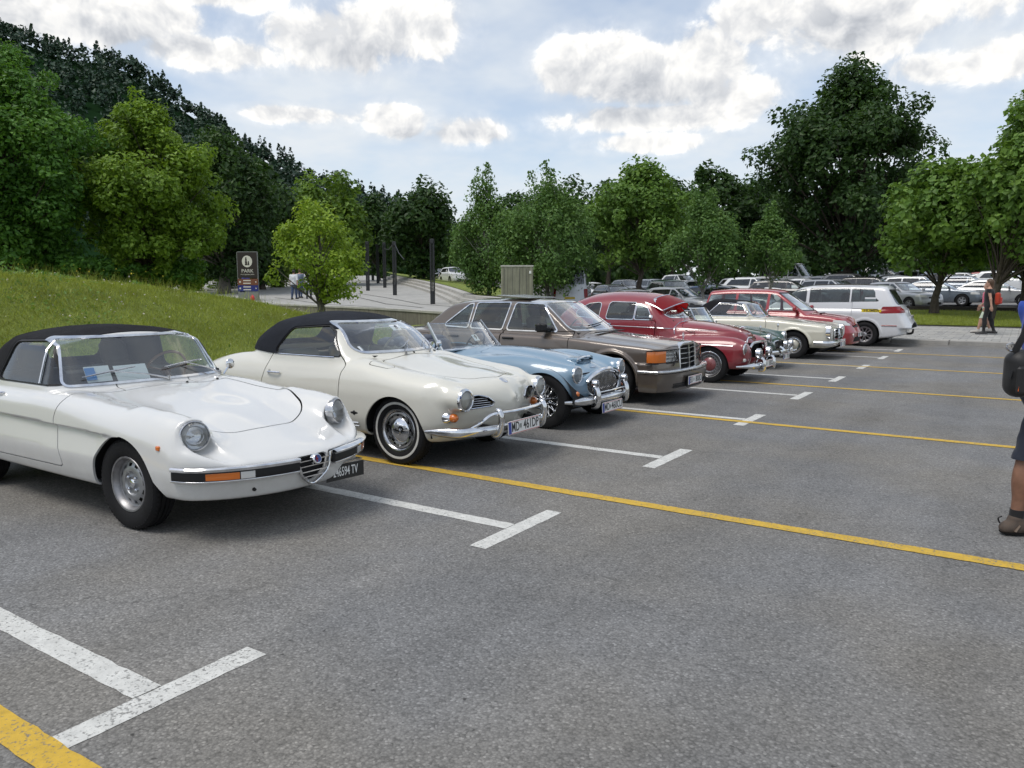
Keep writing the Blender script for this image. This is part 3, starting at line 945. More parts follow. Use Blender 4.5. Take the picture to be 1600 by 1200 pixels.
LEAF = {
    'maple': leafmat('leaf_maple_green', (0.034, 0.091, 0.018), (0.073, 0.185, 0.025), (0.155, 0.303, 0.039)),
    'lime': leafmat('leaf_lime_green', (0.076, 0.144, 0.017), (0.145, 0.252, 0.024), (0.248, 0.372, 0.036)),
    'dark': leafmat('leaf_dark_green', (0.015, 0.036, 0.009), (0.03, 0.074, 0.015), (0.062, 0.121, 0.021)),
    'yellow': leafmat('leaf_yellow_green', (0.102, 0.204, 0.02), (0.221, 0.34, 0.031), (0.374, 0.493, 0.051)),
    'birch': leafmat('leaf_birch_green', (0.04, 0.099, 0.022), (0.088, 0.177, 0.04), (0.166, 0.276, 0.066)),
    'mid': leafmat('leaf_mid_green', (0.05, 0.104, 0.018), (0.114, 0.209, 0.027), (0.217, 0.324, 0.043)),
    'catalpa': leafmat('leaf_broad_green', (0.05, 0.11, 0.02), (0.103, 0.2, 0.03), (0.188, 0.306, 0.05)),
    'willow': leafmat('leaf_willow_green', (0.102, 0.187, 0.034), (0.187, 0.289, 0.051), (0.272, 0.374, 0.085)),
}
def barkmat(name, c0, c1):
    m, nt, b, out = newmat(name)
    tc = nt.new('ShaderNodeTexCoord').outputs['Object']
    n = nt.noise(nt.vmath('MULTIPLY', tc, (1, 1, .25)), 18, 6, .65)
    nt.l.new(nt.ramp(n, [(.3, c0), (.7, c1)]), b.inputs['Base Color']); b.inputs['Roughness'].default_value = .9
    bn = nt.new('ShaderNodeBump', {'Height': n, 'Strength': .8, 'Distance': .03}); nt.l.new(bn.outputs[0], b.inputs['Normal'])
    return m
BARK = barkmat('bark_brown', (.025, .02, .015), (.10, .08, .06)); BARKG = barkmat('bark_grey', (.05, .045, .04), (.17, .155, .13)); BARKW = barkmat('bark_birch', (.06, .055, .05), (.42, .40, .37))

def tubes(paths, seg=6):
    """many tapered limbs -> V, F (quads); path rows x,y,z,r"""
    Vs, Fs, o = [], [], 0
    an = np.linspace(0, 2 * PI, seg, endpoint=False)
    for P in paths:
        P = np.asarray(P, float); n = len(P)
        t = np.gradient(P[:, :3], axis=0); t /= np.maximum(np.linalg.norm(t, axis=1, keepdims=True), 1e-9)
        ref = np.where(np.abs(t[:, 2:3]) > .9, np.array([[1., 0, 0]]), np.array([[0, 0, 1.]]))
        a = np.cross(t, ref); a /= np.maximum(np.linalg.norm(a, axis=1, keepdims=True), 1e-9); b = np.cross(t, a)
        ring = P[:, None, :3] + P[:, None, 3:4] * (np.cos(an)[None, :, None] * a[:, None] + np.sin(an)[None, :, None] * b[:, None])
        Vs.append(ring.reshape(-1, 3))
        i = np.arange(n - 1)[:, None] * seg; j = np.arange(seg)[None]; j2 = (j + 1) % seg
        Fs.append(np.stack([i + j, i + j2, i + seg + j2, i + seg + j], -1).reshape(-1, 4) + o); o += n * seg
    return np.concatenate(Vs), np.concatenate(Fs)
def leaves(P, out, size, g, droop=.0, aspect=.62, flat=.5):
    """one folded leaf (two triangles) at each point, facing roughly outwards"""
    n = len(P); s = size * g.uniform(.5, 1.45, (n, 1))
    nrm = out * .7 + np.array([0, 0, flat]) + g.normal(0, .55, (n, 3)); nrm /= np.linalg.norm(nrm, axis=1, keepdims=True)
    t = g.normal(0, 1, (n, 3)); t[:, 2] -= droop * 2.0; t -= (t * nrm).sum(1, keepdims=True) * nrm; t /= np.maximum(np.linalg.norm(t, axis=1, keepdims=True), 1e-6)
    b = np.cross(nrm, t)
    A = P - t * s * .5; C = P + t * s * .5; w = s * aspect * .5
    L = P - b * w + nrm * s * .10 - t * s * .08; Rr = P + b * w + nrm * s * .10 - t * s * .08
    V = np.stack([A, L, C, Rr], 1).reshape(-1, 3); i = np.arange(n)[:, None] * 4
    F = np.concatenate([i + np.array([[0, 2, 1]]), i + np.array([[0, 3, 2]])])
    return V, F
def crown_clumps(g, c, r, k, shape, lo=-1.0):
    """clump centres inside an ellipsoid crown, denser near the outside"""
    out = []
    while len(out) < k:
        v = g.normal(0, 1, 3); v /= np.linalg.norm(v); q = g.uniform(.25, 1) ** .45
        p = v * q
        if p[2] < lo: continue
        if shape == 'cone': sc = np.interp(p[2], [-1, -.4, .2, 1], [.55, 1.0, .8, .12])
        elif shape == 'dome': sc = np.interp(p[2], [-1, -.6, .3, 1], [.92, 1.0, .92, .35])
        elif shape == 'vase': sc = np.interp(p[2], [-1, -.5, .3, 1], [.30, .7, 1.0, .6])
        else: sc = 1
        if len(out) % 7 == 6: p = p / max(np.linalg.norm(p), .2) * g.uniform(1.05, 1.22)
        out.append(np.array(c) + np.array([p[0] * sc * r[0], p[1] * sc * r[1], p[2] * r[2]]))
    return np.array(out)
def make_tree(name, label, base, height, cr, cz, n, size, leaf, bark=BARK, seed=1, clumps=60, cl=.26, shape='round', trunk=.16, fork=.35, group=None,
              droop=0., lean=(0, 0), spires=0, aspect=.62, hang=0., stems=1, cat='tree'):
    """tapered trunk, limbs reaching the clumps, a crown of single leaves; heights above base"""
    g = np.random.default_rng(seed)
    rx, ry, rz = cr if hasattr(cr, '__len__') else (cr, cr, (height - cz * 2 + height) * 0 + (height - cz))
    C = np.array([lean[0], lean[1], cz]); kk = 1 - .8 * cl; clc = crown_clumps(g, C, (rx * kk, ry * kk, rz * kk), clumps, shape)
    root = empty(name, base); tag(root, label, cat, group)
    paths = []
    top = np.array([C[0] * .8, C[1] * .8, cz + rz * .45])
    tr = []
    for sidx in range(stems):
        off = np.array([0, 0, 0.]) if stems == 1 else np.array([math.cos(2.4 * sidx), math.sin(2.4 * sidx), 0]) * trunk * 1.2
        T = np.linspace(0, 1, 9); wob = g.normal(0, .02 * height, (9, 2)) * np.sin(T * PI)[:, None]
        P = np.zeros((9, 4)); tip = top + off * 6 * (stems > 1)
        P[:, :3] = off + (tip - off) * T[:, None]; P[:, :2] += wob
        P[:, 3] = trunk * (1 - .86 * T) * (1 + .45 * np.exp(-T * 14)); tr.append(P)
    paths += tr
    for q in clc:
        P0 = tr[g.integers(len(tr))]
        h = np.clip((q[2] - rz * .5 - np.linalg.norm(q[:2] - C[:2]) * .5) / top[2], fork * .6, .95) if top[2] > 0 else .5
        i = h * 8; a = P0[int(i)] + (P0[min(int(i) + 1, 8)] - P0[int(i)]) * (i - int(i))
        t = np.linspace(0, 1, 5)[:, None]; mid = (a[:3] + q) / 2 + np.array([0, 0, .08 * np.linalg.norm(q - a[:3])]) + g.normal(0, .04 * rx, 3)
        p = (1 - t)**2 * a[:3] + 2 * t * (1 - t) * mid + t * t * q
        r = np.maximum(a[3] * .26 * (1 - t) + .006, .004)
        paths.append(np.concatenate([p, r], 1))
    V, F = tubes(paths, 7 if trunk > .12 else 5)
    obj_np('trunk', V, F, bark, root)
    # leaves
    w = g.uniform(.25, 1.9, clumps); w /= w.sum(); cnt = g.multinomial(n, w); pts, outs = [], []
    w[6::7] *= .3; w /= w.sum(); cnt = g.multinomial(n, w)
    for q, k, ww in zip(clc, cnt, w * clumps):
        v = g.normal(0, 1, (k, 3)); v /= np.linalg.norm(v, axis=1, keepdims=True)
        rad = cl * np.array([rx, ry, rz * .8 if rz > rx else rz]) * (.45 + .5 * ww) * g.uniform(.8, 1.25, 3)
        u = g.uniform(.15, 1, (k, 1)) ** .5
        p = q + v * u * rad
        if hang: p[:, 2] -= np.abs(g.normal(0, 1, k)) * hang * g.uniform(0, 1, k)
        pts.append(p); o = v * .7 + (p - C) / np.array([rx, ry, rz]) * .5; outs.append(o)
    for _ in range(spires):
        a = g.uniform(0, 2 * PI); rr = g.uniform(0, .35) * rx; h0 = cz + rz * g.uniform(.55, .8); hl = rz * g.uniform(.25, .55); k = int(n * .006)
        t = g.uniform(0, 1, k); sw = (.25 + (1 - t)) * .09 * rx
        p = np.stack([C[0] + rr * math.cos(a) + g.normal(0, 1, k) * sw, C[1] + rr * math.sin(a) + g.normal(0, 1, k) * sw, h0 + t * hl], 1); pts.append(p); outs.append(g.normal(0, .6, (k, 3)))
    P = np.concatenate(pts); O = np.concatenate(outs)
    V, F = leaves(P, O, size, g, droop, aspect)
    obj_np('crown', V, F, LEAF[leaf], root, smooth=False)
    return root
def tree_px(name, label, px, d, topy, boty, hwpx, gz, **kw):
    """tree placed by what it covers in the picture: column, depth, crown top and bottom rows, half width"""
    b = at(px, d, gz); zt = zat(topy, d) - gz; zb = max(zat(boty, d) - gz, .3); hw = hwpx / FPX * d
    zb = max(zb - .12 * (zt - zb), .25); cz = (zt + zb) / 2; rz = (zt - zb) / 2
    return make_tree(name, label, b, zt, (hw, hw * kw.pop('dep', 1.0), rz), cz, **kw)

def build_trees():
    G = 'trees round the car park'
    tree_px('maple_tree', 'big mid-green maple at the left edge above the grass bank', 20, 23, 66, 480, 168, 1.3, n=56000, size=.135, leaf='maple', seed=3, clumps=150, cl=.19, shape='dome', trunk=.2, group=G)
    tree_px('maple_tree', 'bright lime-green maple beside the big maple on the bank', 240, 25, 140, 485, 122, 1.2, n=44000, size=.13, leaf='lime', seed=5, clumps=130, cl=.19, shape='dome', trunk=.16, group=G)
    tree_px('lime_tree', 'dark spreading tree with thick grey trunk behind the park sign', 350, 52, 180, 452, 105, 1.27, n=22000, size=.30, leaf='dark', bark=BARKG, seed=8, clumps=90, cl=.22, shape='dome', trunk=.34, group=G, lean=(-.3, 0))
    tree_px('young_maple', 'small yellow-green maple growing by the low concrete wall', 500, 28, 298, 472, 84, .45, n=8200, size=.13, leaf='yellow', bark=BARKG, seed=11, clumps=46, cl=.24, shape='dome', trunk=.14, group=G, fork=.25)
    tree_px('round_tree', 'mid-green tree behind the small yellow-green maple', 520, 66, 262, 445, 72, 1.8, n=7000, size=.42, leaf='mid', seed=13, clumps=40, cl=.3, group=G)
    tree_px('round_tree', 'dark tree between the steel posts and the birches', 662, 70, 280, 446, 78, 2.2, n=9000, size=.42, leaf='dark', seed=17, clumps=45, cl=.3, group=G, shape='dome')
    tree_px('round_tree', 'dark bushy tree half hidden behind the steel posts', 592, 76, 300, 448, 60, 2.4, n=6000, size=.42, leaf='dark', seed=19, clumps=34, cl=.3, group=G, shape='dome')
    tree_px('birch_tree', 'birch with wispy top left of the concrete block', 762, 42, 272, 455, 66, .9, n=17000, size=.15, leaf='birch', bark=BARKW, seed=23, clumps=60, cl=.24, shape='cone', trunk=.11, droop=.6, spires=7, hang=.5, group=G)
    tree_px('birch_tree', 'broad weeping birch above the concrete block', 855, 40, 272, 452, 98, .6, n=24000, size=.15, leaf='birch', bark=BARKW, seed=29, clumps=80, cl=.22, shape='dome', trunk=.12, droop=.6, spires=5, hang=.6, group=G, stems=2)
    tree_px('maple_tree', 'light green maple between the birches and the dark trees', 1000, 56, 240, 420, 92, .9, n=16000, size=.30, leaf='catalpa', seed=31, clumps=60, cl=.25, shape='dome', trunk=.2, group=G)
    tree_px('round_tree', 'dark tree behind the light green maple', 1115, 66, 246, 410, 88, 1.3, n=10000, size=.42, leaf='dark', seed=37, clumps=50, cl=.28, shape='dome', trunk=.25, group=G)
    tree_px('birch_tree', 'young birch staked behind the red saloon', 1100, 37, 300, 425, 72, .4, n=15000, size=.14, leaf='birch', bark=BARKW, seed=41, clumps=50, cl=.25, shape='cone', trunk=.09, droop=.5, spires=5, hang=.4, group=G)
    tree_px('birch_tree', 'small young birch above the red hatchback', 1202, 37, 322, 430, 48, .4, n=8000, size=.14, leaf='birch', bark=BARKW, seed=43, clumps=30, cl=.3, shape='cone', trunk=.07, droop=.5, spires=6, hang=.3, group=G)
    tree_px('plane_tree', 'huge dark tree with domed crown towering over the far car park', 1322, 60, 84, 398, 150, 1.3, n=42000, size=.36, leaf='dark', seed=47, clumps=150, cl=.19, shape='dome', trunk=.55, group=G, fork=.2)
    tree_px('catalpa_tree', 'broad-leaved light green tree on the grass strip nearest the white people carrier', 1462, 35.3, 238, 415, 108, .48, n=12500, size=.24, leaf='catalpa', bark=BARK, seed=53, clumps=48, cl=.26, shape='dome', trunk=.16, aspect=.8, droop=.2, group=G, lean=(.2, 0))
    tree_px('catalpa_tree', 'tall broad-leaved light green tree with leaning trunk on the grass strip', 1545, 31.5, 122, 408, 135, .33, n=19000, size=.22, leaf='catalpa', bark=BARK, seed=59, clumps=60, cl=.24, shape='dome', trunk=.2, aspect=.8, droop=.2, group=G, lean=(1.4, .6), fork=.3)
    tree_px('catalpa_tree', 'broad-leaved light green tree behind the walking woman', 1600, 35.3, 190, 412, 115, .48, n=12000, size=.24, leaf='catalpa', bark=BARK, seed=61, clumps=50, cl=.25, shape='dome', trunk=.19, aspect=.8, droop=.2, group=G)
    k = 0
    for lab, px, d, ty, hw, lf in (('dark tree behind the wispy birch', 880, 84, 268, 80, 'dark'), ('far green tree left of the posts', 445, 82, 285, 70, 'mid'), ('far dark tree behind the broad birch', 800, 90, 292, 70, 'dark'),
                                   ('far tree between the light maple and the huge dark tree', 1190, 86, 262, 80, 'dark'), ('far tree behind the dark domed tree', 1420, 84, 250, 90, 'dark'), ('far tree at the right edge behind the broad-leaved trees', 1560, 80, 280, 110, 'dark'), ('far tree behind the lime-green maple', 410, 58, 235, 70, 'dark'),
                                   ('far dark tree above the silver van', 950, 92, 285, 70, 'dark'), ('far dark tree above the young birch', 1050, 92, 275, 70, 'dark')):
        k += 1
        tree_px('far_tree', lab, px, d, ty, 442 if px < 900 else 405, hw, 1.2 if px < 700 else 1.8, n=7500, size=.48, leaf=lf, seed=70 + k, clumps=34, cl=.33, shape='dome', trunk=.25, group=G)
    # willow-like shrub and hedge plants behind the sign
    for k, (px, d, ty, by, hw, lf, lab) in enumerate(((432, 62, 376, 452, 26, 'willow', 'pale drooping shrub right of the park sign'), (345, 60, 405, 455, 38, 'mid', 'green bush behind the railings'), (300, 56, 410, 458, 34, 'mid', 'green bush below the dark spreading tree'),
                                                   (140, 23.5, 396, 480, 80, 'maple', 'low maple shoots below the big maple'), (262, 25.5, 400, 478, 66, 'maple', 'low green shoots at the foot of the lime maple'))):
        tree_px('bush', lab, px, d, ty, by, hw, 1.25 if d < 30 else 1.0, n=6500 if d < 30 else 2600, size=.13 if d < 30 else .3, leaf=lf, seed=90 + k, clumps=30, cl=.33, trunk=.04, droop=.8 if lf == 'willow' else 0, hang=.5 if lf == 'willow' else 0, group='bushes', cat='bush')

def build_treeline():
    g = np.random.default_rng(77); P, O, S = [], [], []
    for k in range(150):
        px = g.uniform(380, 1750); d = g.uniform(105, 135); h = g.uniform(8, 14); b = np.array(at(px, d, .4)); m_ = 150
        v = g.normal(0, 1, (m_, 3)); v /= np.linalg.norm(v, axis=1, keepdims=True)
        P.append(b + v * g.uniform(.55, 1, (m_, 1)) * np.array([3.6, 3.6, h * .5]) + np.array([0, 0, h * .5])); O.append(v); S.append(np.full((m_, 1), 1.1))
    V, F = leaves(np.concatenate(P), np.concatenate(O), np.concatenate(S), g, .1, .8)
    o = obj_np('woodland', V, F, LEAF['dark'], smooth=False); tag(o, 'distant belt of dark woodland behind the far car park', 'woodland', kind='stuff')

def build_hill():
    # wooded hill on the left
    prof = [(-420, 60), (-150, 40), (0, 58), (60, 75), (120, 92), (180, 104), (230, 130), (300, 178), (350, 208), (400, 248), (450, 280), (500, 296), (560, 318), (640, 350), (760, 400)]
    pxs = np.linspace(-420, 760, 60); py = np.interp(pxs, [p[0] for p in prof], [p[1] for p in prof])
    dr = 640.; V = []; n2 = 14; g = np.random.default_rng(5)
    for px, y in zip(pxs, py):
        zt = zat(y - 6, dr)
        for j in range(n2 + 1):
            t = j / n2; d = 260 + (dr - 260) * t
            p = at(px * (1 - .0 * t), d); V.append((p[0], p[1], 1.0 + (zt - 1.0) * (t ** 1.15) + 2.5 * math.sin(px * .03 + t * 7) * t))
    F = [(i * (n2 + 1) + j, (i + 1) * (n2 + 1) + j, (i + 1) * (n2 + 1) + j + 1, i * (n2 + 1) + j + 1) for i in range(len(pxs) - 1) for j in range(n2)]
    m, nt, b, out = newmat('forest_floor'); b.inputs['Base Color'].default_value = (.010, .026, .010, 1); b.inputs['Roughness'].default_value = 1; b.inputs['Specular IOR Level'].default_value = 0
    o = MB().add(V, F).build('hill', m); tag(o, kind='structure')
    V = np.array(V).reshape(len(pxs), n2 + 1, 3)
    P, S, O = [], [], []
    Vs, Fs, off = [], [], 0
    K = 1900
    for k in range(K):
        u = g.uniform(0, len(pxs) - 1.001); t = g.uniform(.04, 1) ** .75 * n2
        if k < 330: t = n2 - g.uniform(0, .6)
        i, j = int(u), min(int(t), n2 - 1); fu, ft = u - i, t - j
        p = (V[i, j] * (1 - fu) + V[i + 1, j] * fu) * (1 - ft) + (V[i, j + 1] * (1 - fu) + V[i + 1, j + 1] * fu) * ft
        con = g.uniform() < .45
        h = g.uniform(8, 20) * (1.05 if con else .9); m_ = 56
        if con:
            tt = g.uniform(0, 1, m_) ** .7; a = g.uniform(0, 2 * PI, m_); r = (1 - tt) * h * .24 * g.uniform(.35, 1, m_) + .3
            q = np.stack([np.cos(a) * r, np.sin(a) * r, h * (.12 + .9 * tt)], 1)
        else:
            v = g.normal(0, 1, (m_, 3)); v /= np.linalg.norm(v, axis=1, keepdims=True); q = v * g.uniform(.5, 1, (m_, 1)) * np.array([h * .32, h * .32, h * .36]) + np.array([0, 0, h * .6])
            a = np.arctan2(q[:, 1], q[:, 0])
        o_ = np.stack([np.cos(a), np.sin(a), np.full(m_, .3)], 1)
        P.append(p + q); O.append(o_); S.append(np.full((m_, 1), 2.0 if con else 2.5))
    P = np.concatenate(P); O = np.concatenate(O); S = np.concatenate(S)
    Vv, Ff = leaves(P, O, S, g, .15, .8)
    lm = leafmat('leaf_far_forest_hazed', (.010, .030, .020), (.022, .052, .030), (.040, .082, .038), .1)  # bluish distance haze is mixed into the leaf colours themselves
    o = obj_np('forest', Vv, Ff, lm, smooth=False); tag(o, 'dark mixed forest covering the hill behind the maples', 'forest', kind='stuff')

# ================================================================== ground, markings, paving
def asphaltmat(name, base=(.192, .189, .182), sc=1.0):
    m, nt, b, out = newmat(name)
    tc = nt.new('ShaderNodeTexCoord').outputs['Object']
    big = nt.noise(tc, .22, 3, .6); mid = nt.noise(tc, 2.3, 3, .6)
    fine = nt.noise(tc, 95 * sc, 2, .7)
    vo = nt.new('ShaderNodeTexVoronoi'); vo.feature = 'F1'; nt.l.new(tc, vo.inputs['Vector']); vo.inputs['Scale'].default_value = 85 * sc
    rnd = nt.new('ShaderNodeSeparateColor', {0: vo.outputs['Color']}).outputs[0]
    stone = nt.ramp(rnd, [(0, .66), (.25, .88), (.6, 1.0), (.88, 1.10), (1, 1.42)])
    edge = nt.mapr(vo.outputs['Distance'], .25, .8, 1.04, .74)
    k = nt.math('MULTIPLY', nt.math('MULTIPLY', stone, edge), nt.mapr(fine, .25, .75, .84, 1.16))
    k = nt.math('MULTIPLY', k, nt.math('MULTIPLY', nt.mapr(big, .3, .7, .84, 1.14), nt.mapr(mid, .3, .7, .92, 1.08)))
    ck = nt.new('ShaderNodeTexVoronoi'); ck.feature = 'DISTANCE_TO_EDGE'; ck.inputs['Scale'].default_value = .33
    nt.l.new(nt.vmath('ADD', tc, nt.vmath('SCALE', nt.noise(tc, 1.6, 3, .6, out='Color'), scale=.9)), ck.inputs['Vector'])
    crack = nt.math('MAXIMUM', nt.mapr(ck.outputs['Distance'], .0015, .005, .80, 1), nt.mapr(nt.noise(tc, .35, 2, .5), .50, .58, 1, 0))
    k = nt.math('MULTIPLY', k, crack)
    oil = nt.new('ShaderNodeTexVoronoi'); oil.inputs['Scale'].default_value = .8
    nt.l.new(nt.vmath('ADD', tc, nt.vmath('SCALE', nt.noise(tc, 4, 2, .6, out='Color'), scale=.25)), oil.inputs['Vector'])
    k = nt.math('MULTIPLY', k, nt.mapr(oil.outputs['Distance'], .06, .17, .84, 1, True))
    trk = nt.noise(nt.vmath('MULTIPLY', tc, (1.6, .12, 1)), 1.0, 2, .6)
    k = nt.math('MULTIPLY', k, nt.mapr(trk, .35, .65, .90, 1.07))
    pit = nt.mapr(nt.noise(tc, 26 * sc, 2, .5), .70, .78, 1.0, .40)
    k = nt.math('MULTIPLY', k, pit)
    warm = nt.mix(nt.mapr(nt.noise(tc, .5, 3, .5), .4, .6, 0, 1), (base[0] * .98, base[1], base[2] * 1.04), (base[0] * 1.03, base[1] * 1.0, base[2] * .95))
    nt.l.new(nt.vmath('SCALE', warm, scale=k), b.inputs['Base Color'])
    b.inputs['Roughness'].default_value = .88; b.inputs['Specular IOR Level'].default_value = .3
    h = nt.math('ADD', nt.math('MULTIPLY', vo.outputs['Distance'], -1.0), fine)
    bn = nt.new('ShaderNodeBump', {'Height': h, 'Strength': .4, 'Distance': .005}); nt.l.new(bn.outputs[0], b.inputs['Normal'])
    return m
def linemat(name, col, wear=.62):
    """road paint, worn through on the stones that stand proud"""
    m, nt, b, out = newmat(name)
    tc = nt.new('ShaderNodeTexCoord').outputs['Object']
    vo = nt.new('ShaderNodeTexVoronoi'); nt.l.new(tc, vo.inputs['Vector']); vo.inputs['Scale'].default_value = 75
    n = nt.noise(tc, 60, 3, .7); big = nt.noise(tc, 3.0, 4, .6)
    s = nt.math('ADD', nt.math('MULTIPLY', n, .8), nt.math('ADD', nt.math('MULTIPLY', vo.outputs['Distance'], .30), nt.math('MULTIPLY', big, .30)))
    a = nt.mapr(s, wear + .06, wear + .20, 0, 1)
    k = nt.mapr(nt.noise(tc, 14, 5, .65), .3, .7, .80, 1.08)
    nt.l.new(nt.mix(nt.math('MULTIPLY', a, .85), nt.vmath('SCALE', col, scale=k), (.15, .148, .142)), b.inputs['Base Color'])
    b.inputs['Roughness'].default_value = .8
    bn = nt.new('ShaderNodeBump', {'Height': nt.math('SUBTRACT', n, a), 'Strength': .45, 'Distance': .005}); nt.l.new(bn.outputs[0], b.inputs['Normal'])
    return m
def grassmat():
    m, nt, b, out = newmat('grass_ground')
    tc = nt.new('ShaderNodeTexCoord').outputs['Object']
    n = nt.noise(tc, 1.1, 6, .65); f = nt.noise(tc, 30, 4, .7)
    c = nt.ramp(nt.math('ADD', nt.math('MULTIPLY', n, .6), nt.math('MULTIPLY', f, .4)), [(.30, (.09, .12, .022)), (.5, (.17, .22, .034)), (.7, (.28, .31, .06))])
    nt.l.new(c, b.inputs['Base Color']); b.inputs['Roughness'].default_value = .95
    bn = nt.new('ShaderNodeBump', {'Height': f, 'Strength': 1, 'Distance': .05}); nt.l.new(bn.outputs[0], b.inputs['Normal'])
    return m
def concretemat(name, col, sc=1., streak=0., joint=None):
    m, nt, b, out = newmat(name)
    tc = nt.new('ShaderNodeTexCoord').outputs['Object']
    n = nt.noise(tc, 2.2 * sc, 7, .65); f = nt.noise(tc, 70 * sc, 3, .6)
    k = nt.math('MULTIPLY', nt.mapr(n, .3, .7, .80, 1.15), nt.mapr(f, .3, .7, .9, 1.1))
    if streak:
        sn = nt.noise(nt.vmath('MULTIPLY', tc, (9, 9, .35)), 1.6, 5, .6)
        k = nt.math('MULTIPLY', k, nt.mapr(sn, .35, .65, 1 - streak, 1.1))
    nt.l.new(nt.vmath('SCALE', col, scale=k), b.inputs['Base Color']); b.inputs['Roughness'].default_value = .88
    bn = nt.new('ShaderNodeBump', {'Height': n, 'Strength': .25, 'Distance': .02}); nt.l.new(bn.outputs[0], b.inputs['Normal'])
    return m
GRASS = grassmat()
BLADE = leafmat('grass_blades', (.16, .15, .035), (.215, .275, .032), (.42, .46, .09), .35, 1.5)
def zlot(Y): return float(np.interp(Y, [25, 33.6, 43, 52, 80, 150], [.13, .20, .52, .80, 1.75, 2.8]))
def quad_sheet(name, pts, mat, kind='structure', nx=1, ny=1):
    o = MB().add(pts, [(0, 1, 2, 3)]).build(name, mat, smooth=False)
    return tag(o, kind=kind)
def gridmesh(name, xs, ys, zf, mat, kind='structure', cut_=None):
    X, Y = np.meshgrid(xs, ys, indexing='ij'); Z = np.vectorize(zf)(X, Y) if not hasattr(zf, 'vec') else zf(X, Y)
    V = np.stack([X, Y, Z], -1).reshape(-1, 3); n, m = len(xs), len(ys)
    i, j = np.meshgrid(np.arange(n - 1), np.arange(m - 1), indexing='ij'); a = (i * m + j).ravel()
    F = np.stack([a, a + m, a + m + 1, a + 1], 1)
    o = obj_np(name, V, F, mat); return tag(o, kind=kind)
zcrest = cv([(-8, 1.85), (4, 1.80), (5.5, 1.756), (6.5, 1.715), (7.5, 1.64), (8.75, 1.53), (10.2, 1.35), (11.3, 1.08), (13, .72), (15, .48), (18, .32), (24, .28)])
def zbank(x, y):
    t = np.clip((-9.1 - x) / 4.2, 0, 1); s = t * t * (3 - 2 * t) * .6 + t * .4
    far = np.clip((-14 - x) / 14, 0, 1)
    return zcrest(y) * s * (1 - .25 * far) + .03 * np.sin(x * 1.7 + y * .9) * t + .02 * np.sin(x * 3.1 - y * 2.3) * t
def build_ground():
    g = np.random.default_rng(21)
    quad_sheet('ground', [(-1600, -1600, -.06), (1600, -1600, -.06), (1600, 1600, -.06), (-1600, 1600, -.06)], GRASS)
    lot = quad_sheet('car_park', [(-9.3, -40, 0), (60, -40, 0), (60, 25.02, 0), (-9.3, 25.02, 0)], asphaltmat('asphalt'))
    WL = linemat('white_line_paint', (.58, .58, .55), .70); YL = linemat('yellow_line_paint', (.56, .36, .04), .69)
    def line(name, x0, x1, y0, y1, m, z=.0022): 
        n = max(2, int(max(x1 - x0, y1 - y0) / .06)); lo = []; hi = []
        jit = lambda k: g.normal(0, .0022, k)
        if x1 - x0 > y1 - y0:
            xs = np.linspace(x0, x1, n); a = y0 + jit(n); b_ = y1 + jit(n); V = [(x, q, z) for x, q in zip(xs, a)] + [(x, q, z) for x, q in zip(xs, b_)]
        else:
            ys = np.linspace(y0, y1, n); a = x0 + jit(n); b_ = x1 + jit(n); V = [(q, y, z) for y, q in zip(ys, b_)] + [(q, y, z) for y, q in zip(ys, a)]
        F = [(i, i + 1, n + i + 1, n + i) for i in range(n - 1)]
        o = MB().add(V, F).build(name, m, lot, smooth=False)
        return o
    for i in range(-1, 9):
        y = 1.592 + 2.573 * i
        line('bay_line', -8.6, -2.79, y - .06, y + .06, WL)
        line('bay_end_bar', -2.785, -2.66, y - .46, y + .47, WL)
    for k in range(-1, 7):
        y = 1.167 + 3.98 * k
        if y < 24.8: line('bus_bay_line', -9.2, 30, y - .06, y + .06, YL, .0044)
    # raised pavement beyond the bays
    CON = concretemat('kerb_concrete', (.30, .29, .27)); PAV = concretemat('paver_concrete', (.33, .325, .305), 3.)
    sw = gridmesh('pavement', np.linspace(-9.3, 45, 12), np.linspace(25.20, 33.6, 6), lambda x, y: zlot(y) - .012, concretemat('paving_joint', (.07, .068, .06)))
    kb = MB().box((0, 0, 0), (1.49, .17, .22), bev=.018).data('kerb_stone', CON)
    for k in range(14):
        o = link(bpy.data.objects.new('kerb_stone', kb), sw); o.location = (-9.3 + .75 + k * 1.5, 25.105, .02)
    # stone slabs laid in running bond where the picture shows them
    ps = [MB().box((0, 0, 0), (.382, .282, .05), bev=.006).data('paver', PAV), MB().box((0, 0, 0), (.382, .282, .05), bev=.006).data('paver', concretemat('paver_concrete_pale', (.37, .36, .335), 3.)), MB().box((0, 0, 0), (.382, .282, .05), bev=.006).data('paver', concretemat('paver_concrete_grey', (.29, .287, .275), 3.))]
    n = 0
    for r in range(28):
        y = 25.35 + r * .30
        xa, xb = -.128 * y - .25, .05
        x = math.floor(xa / .4) * .4 + (.2 if r % 2 else 0)
        while x < xb + .4 and n < 299:
            o = link(bpy.data.objects.new('paver', ps[g.integers(3)]), sw); o.location = (x, y, zlot(y) - .022 + g.uniform(-.003, .003)); o.rotation_euler = (.01 * g.normal(), .008 * g.normal(), .006 * g.normal()); x += .4; n += 1
    # the rest of the slabs as one sheet of blocks
    V, F = [], []
    for r in range(28):
        y = 25.35 + r * .30; x = -9.1 + (.2 if r % 2 else 0)
        while x < 12:
            if not (-.128 * y - .45 < x < .45) or r > 27:
                z = zlot(y) + .003; o = len(V); V += [(x - .196, y - .146, z), (x + .196, y - .146, z), (x + .196, y + .146, z), (x - .196, y + .146, z)]; F.append((o, o + 1, o + 2, o + 3))
            x += .4
    o = obj_np('paver_field', np.array(V), np.array(F), PAV, sw, smooth=False); o['kind'] = 'stuff'
